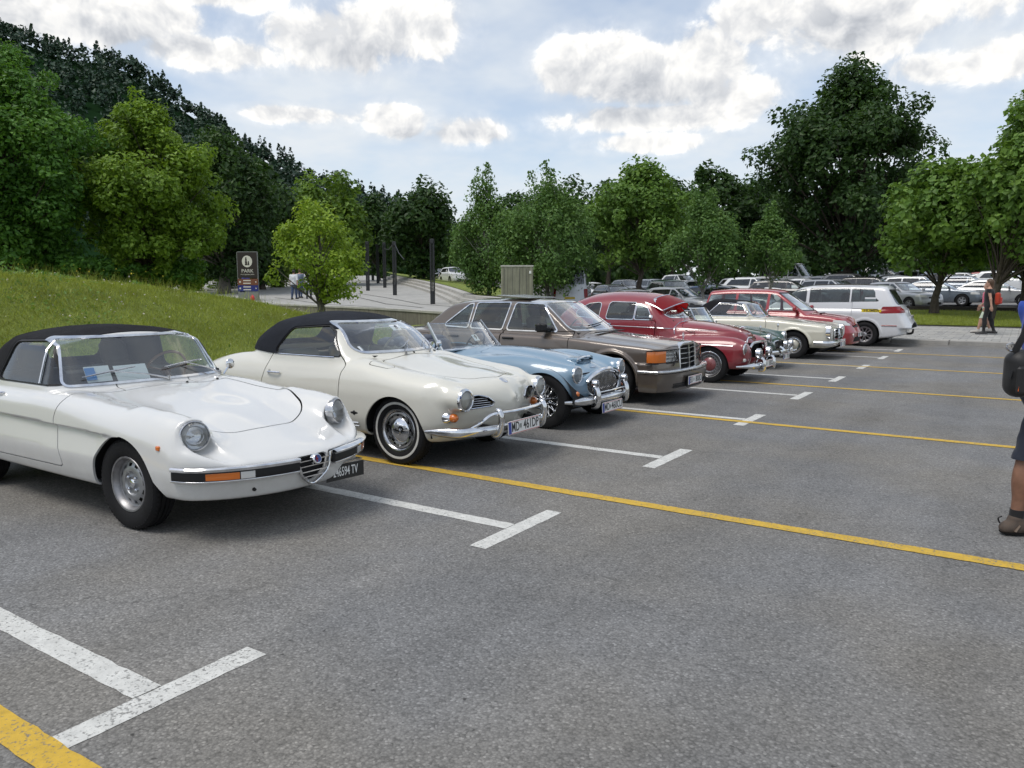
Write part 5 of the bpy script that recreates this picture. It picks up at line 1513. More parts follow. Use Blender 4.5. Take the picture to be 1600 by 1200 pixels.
    c.panel('bonnet', lambda x, y, z, n: np.maximum(bon(x, y), .3 - n[:, 2]), .011)
    # wheel openings
    def archf(dx, dz):
        return np.hypot(dx, dz * np.where(dz > 0, 1.0, .7)) - np.where(dx > 0, .35 + .13 * np.clip(dx / .4, 0, 1) * np.clip(-dz / .15 + .6, 0, 1), .345)
    c.arch(.015, .285, .35, flat=archf)
    c.arch(-2.25, .30, .345)
    for x0 in (0, -2.25): c.liner(x0, .30, .40, .42, .74)
    # grille opening
    gp = psdf(rpoly([(-.14, .485), (.14, .485), (.10, .375), (0, .30), (-.10, .375)], [.02, .02, .03, .04, .03]))
    c.drop(lambda x, y, z, n: np.maximum(gp(y, z), .6 - x))
    c.body()
    # underside
    MB().box((-1.3, 0, .25), (3.2, 1.2, .05)).build('underbody', BLACK, c.r)
    MB().box((-.1, 0, .40), (1.1, .8, .28)).build('engine_bay', BLACK, c.r)
    wheels4(c, 2.25, .665, .305, .182, .172, 'slots', steer=R(2))
    # bumpers: black blade with bright top and bottom lips either side of the shield grille
    def edge(y, z, o=.03): return Nf(abs(y), z) + o
    for sg in (-1, 1):
        ys = np.linspace(.15, .755, 22)
        bx = lambda y, o: edge(y, .42, o) - max(0, (y - .70) / .055)**2 * .07
        e = MB().sweep([(bx(y, .035), sg * y, .441) for y in ys], sect(.05, .058, .18), up=(0, 0, 1)).build('bumper', TRIMBLK, c.r)
        MB().sweep([(bx(y, .035), sg * y, 0.484) for y in ys], [(-.036, -.012), (.036, -.012), (.04, .0), (.02, .012), (-.03, .013), (-.038, .004)], up=(0, 0, 1)).build('bumper_top_blade', CHROME, e)
        MB().sweep([(bx(y, .03), sg * y, .408) for y in ys], sect(.055, .012, .3)).build('bumper_lower_lip', CHROME, e)
        lp = [(bx(y, .062), sg * y, .440) for y in np.linspace(.52, .715, 10)]
        MB().sweep(lp, sect(.012, .044, .2)).build('turn_signal', AMBER, e)
        lp = [(bx(y, .062), sg * y, .440) for y in np.linspace(.44, .515, 5)]
        MB().sweep(lp, sect(.012, .044, .2)).build('parking_lamp', CLEARLENS, e)
    # shield grille: chrome surround, slats and badge
    yy = [(.125, .478), (.10, .40), (.075, .335), (0, .272), (-.075, .335), (-.10, .40), (-.125, .478)]
    g = MB().tube([(edge(y, z, .022), y, z) for y, z in spline([(-.145, .487), (-.13, .42), (-.095, .35), (0, .292), (.095, .35), (.13, .42), (.145, .487)], 36)], .009, 8).build('shield_grille', CHROME, c.r)
    for z, w in ((.457, .135), (.42, .125), (.383, .112), (.347, .085)):
        MB().box((edge(0, z, .006), 0, z), (.02, 2 * w, .007)).build('grille_bar', CHROME, g)
    MB().box((edge(0, .4, -.05), 0, .385), (.01, .25, .2)).build('grille_mesh', BLACK, g)
    b = MB().lathe([(.001, .016), (.03, .016), (.036, .008), (.036, -.02)], (0, 0, 0), 'x', 24).build('badge', CHROME, g, loc=(edge(0, .47, .03), 0, .462), rot=(0, R(-15), 0))
    MB().lathe([(.001, .0185), (.026, .0185)], (0, 0, 0), 'x', 20).build('badge_field', pbsdf('badge_blue', (.02, .05, .2), .3), b)
    MB().box((.0195, -.012, 0), (.003, .008, .04)).box((.0195, -.012, .0), (.003, .022, .008)).build('badge_cross', REDLENS, b)
    # headlamps
    for sg in (-1, 1):
        round_lamp(c.r, (.560, sg * .604, .667), .088, (.93, sg * .30, .12), bez=.010, bezmat=CHROME_DULL)
        h = c.hit((.43, sg * 1.3, .60), (0, -sg, 0))
        MB().box(h, (.035, .02, .03), bev=.006).build('side_marker', AMBER, c.r)
    # number plate hung low on the far side
    plate(c.r, (.90, .34, .30), '246594 TV', .33, .11, rz=R(-6), style='it')
    MB().box((.87, .34, .362), (.06, .34, .008)).build('plate_bracket', CHROME_DULL, c.r)
    h = c.hit((2, -.40, .325), (-1, 0, 0)); MB().lathe([(.001, .004), (.014, .004), (.014, -.01)], (0, 0, 0), 'x', 12).build('tow_hole_plug', TRIMBLK, c.r, loc=h)
    # wipers and washer jets
    def on(y, z): return c.hit((.2, y, z), (-1, 0, 0)) + np.array([.022, 0, .008])
    wiper(c, on(-.52, .925), on(-.12, .975), (-.83, .12, .875))
    wiper(c, on(.12, .955), on(.50, .985), (-.87, .62, .87))
    for y in (.22, .5):
        h = c.hit((-.74, y, 1.5), (0, 0, -1)); MB().ell(tuple(h), (.012, .012, .012), 10, 6).build('washer_jet', TRIMBLK, c.r)
    # inside
    c_in = MB().box((-1.6, 0, .40), (1.5, 1.4, .05)).build('cabin_floor', CARPET, c.r)
    MB().prism([(-.90, .5), (-.90, .825), (-.97, .845), (-1.12, .81), (-1.14, .6)], -.58, .58).build('dashboard', VINYL, c.r)
    for y in (-.34, .34): seat(c.r, -1.62, y, .40, VINYL, .42, .48, head=True)
    MB().box((-2.2, 0, .72), (.5, 1.3, .26), bev=.05).build('rear_shelf', CARPET, c.r)
    steering(c.r, (-1.22, .34, .89), .185, pbsdf('steering_wood', (.16, .07, .03), .3, coat=.6))
    e = MB().box((-.985, -.36, .94), (.004, .19, .13), ry=R(-28)).build('parking_card', PAPER, c.r)
    e2 = MB().box((-.978, -.42, .945), (.004, .075, .10), ry=R(-28)).build('blue_print', PAPERB, e)
    MB().box((-.965, -.10, .915), (.004, .27, .17), ry=R(-30), rz=R(3)).build('white_sheet', PAPER, c.r)
    MB().tube([(-1.0, .80, .90), (-1.0, .75, .84)], .008, 6).ell((-1.0, .82, .925), (.018, .045, .045), 12, 8).build('door_mirror', CHROME, c.r)
    return c

# ================================================================== cream coupe-cabriolet with whitewall tyres
def build_cream_cabriolet():
    CREAM = paint('cream_white_paint', (.63, .615, .545))
    Tc = cv([(.95,.42),(.83,.56),(.77,.655),(.70,.725),(.58,.775),(.3,.825),(0,.862),(-.3,.91),(-.55,.95),(-.9,.945),(-2.1,.93),(-2.5,.88),(-2.9,.78),(-3.2,.66),(-3.4,.5)])
    Cr = cv([(.75,.045),(.5,.055),(.2,.055),(-.2,.05),(-.6,.035),(-1,.02),(-2,.03),(-3,.1)])
    A = cv([(.85,0),(.75,.0),(.62,.03),(.4,.04),(.1,.035),(-.3,.025),(-.7,.01),(-1.2,0)])
    Ar = cv([(-1.6,0),(-2.1,.035),(-2.5,.05),(-3.0,.05),(-3.3,.02)])
    def T(x, y):
        return Tc(x) - Cr(x) * (1 - np.exp(-(y / .40)**2)) + A(x) * np.exp(-((y - .61) / .13)**2) + Ar(x) * np.exp(-((y - .66) / .12)**2)
    Wp = cv([(.8,.70),(.6,.735),(.3,.785),(0,.80),(-.5,.79),(-1.2,.785),(-1.8,.795),(-2.4,.815),(-3.0,.76),(-3.4,.6)])
    Ws = cv([(.15,-.13),(.22,-.07),(.3,-.025),(.42,0),(.6,-.002),(.72,-.018),(.82,-.055),(.9,-.10),(1.0,-.16)])
    def W(x, z): return Wp(x) + Ws(z)
    zn = cv([(.2,-.16),(.3,-.08),(.42,-.02),(.55,0),(.64,-.005),(.72,-.025),(.8,-.07)])
    def Nf(y, z): return .79 - .085 * np.abs(y / .35)**1.5 * np.exp(-(y / .5)**2) - .20 * (y / .75)**2 - .12 * (y / .75)**6 + zn(z)
    def Nr(y, z): return -3.28 + .35 * (y / .75)**2 + .25 * np.abs(z - .5)
    Bz = cv([(.8,.25),(.4,.235),(0,.235),(-2.4,.235),(-3.2,.3)])
    low = hullf(T, lambda x, y: Bz(x) + 0 * y, W, Nf, Nr, .12, .10, .15, .06)
    Rt = cv([(-.8,1.21),(-1.0,1.292),(-1.25,1.335),(-1.5,1.34),(-1.8,1.30),(-2.05,1.19),(-2.25,1.02),(-2.4,.85)])
    def RT(x, y): return Rt(x) - .10 * (y / .6)**2 + .008 * np.exp(-((x + 1.85) / .03)**2)
    Rw = cv([(.8,.72),(.92,.70),(1.05,.655),(1.2,.585),(1.35,.50)])
    Rp = cv([(-.6,-.05),(-.9,0),(-1.6,0),(-1.9,-.03),(-2.2,-.13),(-2.4,-.24)])
    def RN(y, z): return -.46 - (z - .965) * 1.25 - .22 * (y / .66)**2 - .06 * (y / .66)**6
    top = hullf(RT, lambda x, y: .5 + 0 * x, lambda x, z: Rw(z) + Rp(x), RN, lambda y, z: -2.40 + .25 * (y / .6)**2, .10, .03, .12, .05)
    def f(x, y, z):
        d = smin(low(x, y, z), top(x, y, z), .03)
        ay = np.abs(y)
        # headlamp nacelles
        hd = sd_cone((x, ay, z), (.30, .60, .63), (.665, .605, .628), .10, .105)
        hd = smax(hd, x - .675, .01)
        d = smin(d, hd, .05)
        # bow ridge
        r = sd_cone((x, y, z), (.55, 0, .70), (.775, 0, .60), .03, .02)
        return smin(d, r, .05)
    c = Car('classic_cabriolet', 'cream classic cabriolet with closed black soft top and whitewall tyres', (-4.65, 5.85, 0),
            f, (-3.45, -.90, .14), (.96, .90, 1.42), .0215, CREAM, group='classic cars parked in a row')
    ws = psdf(rpoly([(-.585, .985), (.585, .985), (.47, 1.245), (-.47, 1.245)], .075))
    c.pane('windscreen', lambda x, y, z, n: np.maximum(ws(y, z), -1.3 - x), GLASSV, CHROME, .022, fname='windscreen_frame', foff=.007)
    sw = psdf(rpoly([(-.75, .945), (-.925, 1.165), (-1.05, 1.22), (-1.50, 1.19), (-1.68, .945)], [.01, .03, .05, .09, .05]))
    for sg in (-1, 1):
        c.pane('side_window', lambda x, y, z, n: np.maximum(sw(x, z), .2 - sg * y), GLASS, TRIMBLK, .010, foff=.003)
    rw = psdf(rpoly([(-.38, 1.02), (.38, 1.02), (.32, 1.19), (-.32, 1.19)], .06))
    c.pane('rear_window', lambda x, y, z, n: np.maximum(rw(y, z), x + 1.9), GLASS)
    c.panel('soft_top', lambda x, y, z, n: np.maximum(np.maximum(.935 + .05 * np.clip(-1.7 - x, 0, 1) - z, x - (-.46 - (z - .965) * 1.25 - .22 * (y / .66)**2 - .06 * (y / .66)**6 - .030)), np.where(z > 1.19, -1, x + 1.0)), 0.0, CANVASB, depth=.012, off=.010)
    for sg in (-1, 1):
        d = psdf(rpoly([(-.80, 1.0), (-.655, .86), (-.685, .80), (-.68, .32), (-1.70, .32), (-1.79, .62), (-1.72, .90), (-1.62, 1.0)], [.01, .05, .06, .06, .12, .2, .12, .01]))
        dr = c.panel('door', lambda x, y, z, n: np.maximum(d(x, z), .3 - sg * y))
        h = c.hit((-1.60, sg * 1.4, .755), (0, -sg, 0))
        MB().tube(spline([(h[0] - .09, h[1] + sg * .004, h[2]), (h[0] - .07, h[1] + sg * .028, h[2] + .003), (h[0] + .05, h[1] + sg * .032, h[2] + .003), (h[0] + .09, h[1] + sg * .012, h[2])], 16), .010, 6).build('handle', CHROME, dr)
        MB().lathe([(.022, -.002), (.02, .012), (.001, .016)], (h[0] - .075, 0, h[2]), 'y', 14).build('lock_rosette', CHROME, dr, loc=(0, h[1] - (.012 if sg > 0 else -.012) * 0, 0))
        # chrome belt strip
        c.strip('belt_trim', [(-.82, .935), (-1.66, .935)], .007, CHROME, sg, n=20)
        c.strip('sill_trim', [(-.42, .355), (-.60, .350), (-1.85, .345)], .009, CHROME, sg, n=24, off=.004)
        c.strip('sill_trim', [(-.42, .325), (-.60, .320), (-1.85, .315)], .007, CHROME, sg, n=24, off=.004)
        b = c.hit((-.475, sg * 1.4, .445), (0, -sg, 0))
        MB().ell((b[0], b[1], b[2]), (.05, .006, .012), 16, 8).ell((b[0], b[1], b[2]), (.017, .008, .022), 12, 8).build('fender_emblem', TRIMBLK, c.r)
    bon = psdf(rpoly([(-.42, -.42), (-.38, -.50), (.20, -.455), (.50, -.30), (.60, 0), (.50, .30), (.20, .455), (-.38, .50), (-.42, .42)], [.06, .06, .3, .2, .12, .2, .3, .06, .06]))
    c.panel('bonnet', lambda x, y, z, n: np.maximum(bon(x, y), .2 - n[:, 2]), .010)
    fl = psdf(rpoly([(-.40, -.66), (-.17, -.655), (-.13, -.60), (-.20, -.535), (-.36, -.545), (-.42, -.60)], .03))
    c.panel('fuel_flap', lambda x, y, z, n: np.maximum(fl(x, y), .2 - n[:, 2]), .008)
    def archf(dx, dz): return np.hypot(dx, dz) - (.345 + .05 * np.clip(-dz / .2, 0, 1) * np.clip(dx / .3, 0, 1))
    c.arch(-.005, .285, .345, flat=archf)
    c.arch(-2.40, .25, .33)
    for x0 in (0, -2.4): c.liner(x0, .30, .39, .42, .73)
    # nose grilles: openings with bars
    gr = psdf(rpoly([(-.50, .535), (-.27, .545), (-.24, .575), (-.31, .630), (-.40, .648), (-.50, .645)], [.015, .02, .03, .03, .03, .01]))
    for sg in (-1, 1): c.drop(lambda x, y, z, n: np.maximum(gr(sg * y, z), .3 - x))
    c.body()
    for sg in (-1, 1):
        P = c.line([(sg * y, z) for y, z in [(-.50, .535), (-.27, .545), (-.243, .575), (-.31, .628), (-.40, .648), (-.50, .645), (-.50, .535)]], 1, .003, 30, 'front')
        g = MB().tube(P, .006, 6).build('nose_grille', CHROME, c.r)
        for k, z in enumerate((.558, .578, .598, .618)):
            y1 = -.275 if z < .59 else -.31
            p = c.line([(sg * -.50, z), (sg * y1, z)], 1, -.006, 8, 'front')
            MB().tube(p, .0030, 5).build('grille_bar', CHROME_DULL, g)
        MB().box((.50, sg * .38, .59), (.02, .28, .15)).build('grille_backing', BLACK, g)
    MB().box((-1.4, 0, .22), (3.2, 1.15, .05)).build('underbody', BLACK, c.r)
    wheels4(c, 2.40, .655, .315, .192, .158, 'ghia')
    # badge on the bow
    h = c.hit((.66, 0, 2), (0, 0, -1)); n = c.nrm(h)
    bd = MB().lathe([(.001, .010), (.024, .010), (.034, .006), (.042, .0), (.042, -.01)], axis='z', seg=28).build('bow_emblem', CHROME, c.r)
    bd.location = h; bd.rotation_mode = 'QUATERNION'; bd.rotation_quaternion = Vector(n).to_track_quat('Z', 'Y')
    for sg in (-1, 1):
        round_lamp(c.r, (.685, sg * .605, .628), .082, (1, sg * .06, .03), bez=.022, depth=.05)
        # bullet turn signal
        p = c.hit((2, sg * .645, .47), (-1, 0, 0))
        t = empty('turn_signal', p, 0, c.r)
        MB().lathe([(.058, -.05), (.05, -.01), (.036, .010), (.03, .015)], axis='x', seg=20).build('lamp_base', CHROME, t)
        MB().lathe([(.034, .010), (.040, .03), (.036, .055), (.02, .072), (.001, .076)], axis='x', seg=18).build('lamp_lens', AMBER, t)
    # bumper: curved blade, guards and upper tube
    def bx(y, o=.10): return .80 - .16 * (y / .75)**2 - .10 * (y / .75)**6 + o
    ys = np.linspace(-.80, .80, 41)
    def wrap(y): return bx(y, .07) - max(0, abs(y) - .70)**1.0 * 1.6
    b = MB().sweep([(wrap(y), y, .355) for y in ys], [(-.012, -.042), (.004, -.046), (.024, -.03), (.034, 0), (.026, .028), (.006, .042), (-.012, .038), (.004, 0)], up=(0, 0, 1),
                   scale=[min(1, .25 + .9 * math.sqrt(max(0, (.80 - abs(y)) / .12))) for y in ys]).build('bumper', CHROME, c.r, sharp=60)
    for sg in (-1, 1):
        g = spline([(bx(.37, .03), sg * .36, .29), (bx(.37, .095), sg * .36, .31), (bx(.37, .12), sg * .36, .40), (bx(.37, .115), sg * .36, .495), (bx(.37, .07), sg * .36, .535)], 20)
        MB().tube(g, [.018, .024, .027, .029, .029, .029, .029, .029, .029, .029, .029, .029, .029, .029, .029, .028, .028, .027, .024, .018, .012][:len(g)] + [.012] * max(0, len(g) - 21), 12).build('bumper_guard', CHROME, b)
        MB().tube(spline([(bx(.66, .08), sg * .62, .375), (bx(.55, .09), sg * .54, .43), (bx(.45, .09), sg * .46, .485), (bx(.37, .09), sg * .36, .50)], 16), .015, 8).build('bumper_tube', CHROME, b)
        MB().box((.70, sg * .36, .36), (.16, .04, .05)).build('bumper_iron', BLACK, b)
    MB().tube(spline([(bx(.37, .09), -.36, .50), (bx(0, .08), -.15, .495), (bx(0, .08), .15, .495), (bx(.37, .09), .36, .50)], 20), .015, 8).build('bumper_tube', CHROME, b)
    plate(c.r, (.905, -.03, .355), 'MD 461DP', .52, .12, ry=R(-4))
    def on(y, z): return c.hit((.4, y, z), (-1, 0, 0)) + np.array([.015, 0, .012])
    wiper(c, on(-.08, 1.0), on(.10, 1.06), (-.42, -.12, .955))
    wiper(c, on(.30, 1.005), on(.46, 1.05), (-.47, .30, .95))
    h = c.hit((-.44, .02, 1.0), (0, 0, -1))
    if h is not None: MB().ell(tuple(h), (.012, .012, .012), 10, 6).build('washer_jet', TRIMBLK, c.r)
    # sticker and number card behind the screen
    h = c.hit((1, .12, 1.19), (-1, 0, 0)); e = MB().box((h[0] - .02, .12, 1.185), (.004, .13, .085), ry=R(-52)).build('number_card', PAPER, c.r)
    text('lettering', '8', .075, INK, e, (h[0] - .012, .12, 1.189), (R(38), 0, PI / 2), .0008, bold=.002)
    h = c.hit((1, -.50, 1.01), (-1, 0, 0)); MB().box((h[0] - .006, -.50, 1.012), (.003, .05, .06), ry=R(-50), rz=R(18)).build('toll_sticker', PAPER, c.r)
    MB().box((-1.4, 0, .36), (1.9, 1.3, .05)).build('cabin_floor', CARPET, c.r)
    MB().prism([(-.50, .6), (-.52, .945), (-.66, .955), (-.82, .88), (-.84, .6)], -.46, .46).build('dashboard', VINYL, c.r)
    CR = pbsdf('cream_leather', (.42, .36, .27), .5, var=.15)
    for y in (-.33, .33): seat(c.r, -1.35, y, .40, CR, .46, .5)
    MB().box((-1.95, 0, .66), (.35, 1.2, .45), bev=.08).build('rear_seat', CR, c.r)
    steering(c.r, (-.98, .34, .93), .19, pbsdf('ivory_wheel', (.5, .46, .36), .4))
    MB().tube([(-.78, .76, .90), (-.76, .80, .95)], .007, 6).ell((-.76, .81, .98), (.018, .05, .04), 12, 8).build('door_mirror', CHROME, c.r)
    return c

# ================================================================== open blue roadster
def build_blue_roadster():
    BLUE = paint('ice_blue_paint', (.165, .265, .36))
    Tc = cv([(.52,.30),(.42,.50),(.33,.62),(.2,.69),(0,.735),(-.3,.79),(-.6,.825),(-1.0,.855),(-1.35,.865),(-1.6,.85),(-2.2,.835),(-2.7,.78),(-3.05,.66),(-3.3,.5)])
    A = cv([(.55,-.02),(.4,.02),(.28,.07),(0,.085),(-.4,.055),(-.8,-.005),(-1.2,-.05),(-1.6,-.03),(-2.2,.045),(-2.7,.04),(-3.1,0)])
    def T(x, y):
        bulge = .030 * np.clip((.30 - x) / .25, 0, 1) * np.clip((x + 1.2) / .5, 0, 1)
        s = 1 / (1 + np.exp((y - .21) / .022))
        return Tc(x) - .05 * (1 - np.exp(-(y / .36)**2)) + A(x) * np.exp(-((y - .60) / .17)**2) + bulge * s
    Wp = cv([(.5,.67),(.35,.70),(.1,.735),(-.2,.765),(-.8,.745),(-1.3,.73),(-1.8,.745),(-2.3,.77),(-2.8,.74),(-3.3,.58)])
    Ws = cv([(.12,-.14),(.2,-.07),(.3,-.02),(.42,0),(.58,-.004),(.7,-.03),(.8,-.075),(.9,-.13)])
    zn = cv([(.15,-.16),(.28,-.07),(.4,-.01),(.5,0),(.6,-.03),(.7,-.1)])
    def Nf(y, z): return .43 - .02 * (y / .3)**2 * np.exp(-(y / .5)**2) - .035 * (y / .7)**2 - .06 * (y / .7)**8 + zn(z)
    Bz = cv([(.5,.24),(0,.22),(-3.2,.24)])
    low = hullf(T, lambda x, y: Bz(x) + 0 * y, lambda x, z: Wp(x) + Ws(z), Nf, lambda y, z: -3.18 + .3 * (y / .7)**2 + .2 * np.abs(z - .5), .11, .10, .14, .05)
    def f(x, y, z):
        d = low(x, y, z); ay = np.abs(y)
        hd = sd_cone((x, ay, z), (.0, .56, .63), (.36, .56, .622), .10, .108)
        hd = smax(hd, x - .365, .01)
        d = smin(d, hd, .06)
        # raised lip round the grille
        k = np.sqrt((y / .425)**2 + ((z - .475) / .165)**2)
        ring = np.sqrt(((k - 1) * .2)**2 + (x - .405 + .16 * y * y)**2) - .035
        d = smin(d, ring, .06)
        sc = sd_box((x + .40 * (z - .74), y, z), (.10, 0, .752), (.18, .36, .045), .02)
        return smin(d, sc, .03)
    c = Car('open_roadster', 'light blue open roadster with wire wheels and windscreen up', (-4.51, 8.10, 0),
            f, (-3.35, -.86, .12), (.62, .86, 1.0), .0225, BLUE, group='classic cars parked in a row')
    # cockpit opening
    ck = psdf(rpoly([(-1.52, -.50), (-1.50, 0), (-1.52, .50), (-1.85, .60), (-2.45, .56), (-2.62, 0), (-2.45, -.56), (-1.85, -.60)], [.08, .1, .08, .1, .12, .2, .12, .1]))
    c.drop(lambda x, y, z, n: np.maximum(ck(x, y), .55 - z))
    for sg in (-1, 1):
        d = psdf(rpoly([(-1.42, 1.0), (-1.38, .34), (-1.98, .34), (-2.05, .6), (-2.02, 1.0)], [.01, .06, .12, .2, .01]))
        c.panel('door', lambda x, y, z, n: np.maximum(d(x, z), .3 - sg * y))
    bon = psdf(rpoly([(-1.08, -.43), (-.2, -.46), (.12, -.32), (.20, 0), (.12, .32), (-.2, .46), (-1.08, .43)], [.05, .3, .15, .15, .15, .3, .05]))
    c.panel('bonnet', lambda x, y, z, n: np.maximum(bon(x, y), .2 - n[:, 2]), .006)
    c.arch(.0, .30, .345); c.arch(-2.34, .28, .345)
    for x0 in (0, -2.34): c.liner(x0, .30, .40, .40, .70)
    gp = lambda y, z: (np.sqrt((y / .41)**2 + ((z - .475) / .15)**2) - 1) * .15
    c.drop(lambda x, y, z, n: np.maximum(gp(y, z), .15 - x))
    c.drop(lambda x, y, z, n: np.maximum(np.maximum(np.abs(y) - .15, np.abs(z - .755) - .014), .1 - x))
    c.body()
    MB().box((-1.3, 0, .22), (3.0, 1.0, .05)).build('underbody', BLACK, c.r)
    # grille: surround, upright bars, backing
    ring = [(.43 - .16 * (.415 * math.cos(a))**2, .415 * math.cos(a), .475 + .155 * math.sin(a)) for a in np.linspace(0, 2 * PI, 48, endpoint=False)]
    g = MB().tube(ring, .014, 8, closed=True).build('grille_surround', CHROME, c.r)
    top = [(.445 - .16 * (.44 * math.cos(a))**2, .44 * math.cos(a), .475 + .18 * math.sin(a)) for a in np.linspace(R(18), R(162), 28)]
    MB().tube(top, .022, 8).build('grille_brow', CHROME, g)
    for k in range(27):
        y = -.39 + k * .03; hh = .15 * math.sqrt(max(0, 1 - (y / .41)**2))
        if hh > .02: MB().tube([(.40 - .16 * y * y, y, .475 - hh), (.42 - .16 * y * y, y, .475), (.40 - .16 * y * y, y, .475 + hh)], .0034, 4).build('grille_bar', CHROME_DULL, g)
    MB().box((.31, 0, .47), (.02, .80, .30)).build('grille_backing', BLACK, g)
    # bonnet scoop lip and badge
    MB().tube(spline([(.150, -.175, .735), (.165, -.16, .768), (.175, 0, .782), (.165, .16, .768), (.150, .175, .735)], 24), .013, 8).build('scoop_lip', CHROME, c.r)
    h = c.hit((.27, 0, 2), (0, 0, -1)); bd = MB().prism([(0, -.075), (.016, 0), (0, .075), (-.012, 0)], -.004, .008, 'z').build('wing_badge', CHROME, c.r, loc=h, rot=(0, R(30), 0))
    wheels4(c, 2.34, .635, .318, .200, .150, 'wire')
    for sg in (-1, 1):
        round_lamp(c.r, (.37, sg * .56, .622), .086, (1, sg * .05, .02), bez=.02, depth=.05)
        p = c.hit((2, sg * .575, .41), (-1, 0, 0))
        MB().lathe([(.034, -.02), (.034, .006), (.024, .03), (.001, .036)], axis='x', seg=18).build('turn_signal', AMBER, c.r, loc=p)
        p = c.hit((2, sg * .55, .46), (-1, 0, 0))
    # bumper with over-riders, spot lamps and plate
    def bx(y): return .50 - .10 * (y / .72)**2 - .07 * (y / .72)**8
    ys = np.linspace(-.74, .74, 37)
    b = MB().sweep([(bx(y), y, .325) for y in ys], [(-.02, -.048), (.012, -.046), (.034, -.02), (.030, -.004), (.036, .012), (.018, .044), (-.02, .048)], scale=[min(1, .35 + 3.2 * (.74 - abs(y))) for y in ys]).build('bumper', CHROME, c.r, sharp=60)
    for sg in (-1, 1):
        g = spline([(bx(.4) - .02, sg * .37, .245), (bx(.4) + .05, sg * .37, .265), (bx(.4) + .062, sg * .37, .36), (bx(.4) + .045, sg * .37, .45), (bx(.4), sg * .37, .485)], 18)
        MB().tube(g, [.02 + .018 * math.sin(PI * min(1, (i + .6) / len(g))) for i in range(len(g))], 12).build('over_rider', CHROME, b)
        round_lamp(c.r, (.52, sg * .37, .515), .040, (1, 0, 0), bez=.008, depth=.05, name='spot_lamp')
        MB().box((.42, sg * .37, .36), (.14, .03, .04)).build('bumper_iron', BLACK, b)
    MB().tube([(bx(.3) + .02, -.37, .41), (bx(0) + .02, 0, .41), (bx(.3) + .02, .37, .41)], .011, 8).build('badge_bar', CHROME, b)
    plate(c.r, (.535, -.01, .225), 'MD 460CU', .52, .12, ry=R(-3))
    # windscreen
    def sp(y, t):   # t 0 base..1 top
        xb = -1.265 - .26 * (y / .62)**2; zb = .845 - .03 * (y / .62)**2
        w = .62 - .055 * t
        return (xb - .26 * t, y * (1 - .09 * t), zb + (1.145 - zb) * t)
    n = 24; V = []; F = []
    for i in range(n + 1):
        y = -.62 + 1.24 * i / n
        for t in np.linspace(0, 1, 6): V.append(sp(y, t))
    for i in range(n):
        for j in range(5): a = i * 6 + j; F.append((a, a + 6, a + 7, a + 1))
    MB().add(V, F).build('windscreen', GLASSV, c.r)
    MB().sweep([sp(y, .0) for y in np.linspace(-.62, .62, 25)], sect(.03, .03, .4)).build('windscreen_base', CHROME, c.r)
    MB().tube([sp(y, 1) for y in np.linspace(-.62, .62, 25)], .006, 6).build('windscreen_top_rail', CHROME_DULL, c.r)
    ALU = pbsdf('brushed_aluminium', (.5, .53, .56), .35, .9)
    for sg in (-1, 1):
        p0 = Vector(sp(sg * .62, -.06)); p1 = Vector(sp(sg * .62, 1.02))
        MB().sweep([p0, p0.lerp(p1, .3), p0.lerp(p1, .6), p1], sect(.055, .022, .4), up=(0, 1, 0), scale=[1.25, .95, .8, .7]).build('windscreen_pillar', ALU, c.r)
    for y0, y1 in ((-.05, .05), (.3, .40)):
        a = Vector(sp(y0, .06)) + Vector((.02, 0, .01)); q = Vector(sp(y1, .14)) + Vector((.02, 0, .012))
        wiper(c, a, q, Vector(sp(y0 - .05, -.03)) + Vector((.03, 0, 0)))
    e = MB().box((-1.47, .02, .95), (.004, .10, .10), ry=R(-42)).build('number_card', PAPER, c.r)
    text('lettering', '9', .09, INK, e, (-1.465, .02, .955), (R(48), 0, PI / 2), .0008, bold=.002)
    # cockpit
    NAVY = pbsdf('navy_leather', (.022, .03, .055), .45, bump=.2)
    MB().box((-2.0, 0, .30), (1.3, 1.2, .04)).build('cockpit_floor', CARPET, c.r)
    MB().prism([(-1.40, .5), (-1.40, .83), (-1.50, .855), (-1.58, .78), (-1.55, .55)], -.46, .46).build('dashboard', NAVY, c.r)
    for y in (-.29, .29): seat(c.r, -1.95, y, .34, NAVY, .45, .47)
    def bag(X, Y, Z):
        d = sd_box((X, Y, Z), (-2.52, 0, .86), (.34, 1.16, .15), .07)
        return d + .008 * np.sin(Y * 23 + X * 9) + .006 * np.sin(X * 31)
    V, F, N = snet(bag, (-2.78, -.66, .72), (-2.2, .66, 1.0), .03, 2)
    obj_np('folded_hood_cover', V, F, NAVY, c.r, N=N)
    steering(c.r, (-1.68, .29, .84), .19, VINYL)
    MB().tube([(-1.55, -.70, .80), (-1.55, -.76, .86)], .006, 6).lathe([(.001, .01), (.045, .008), (.045, -.004), (.02, -.02)], (-1.55, -.77, .895), 'x', 16).build('door_mirror', CHROME, c.r)
    return c

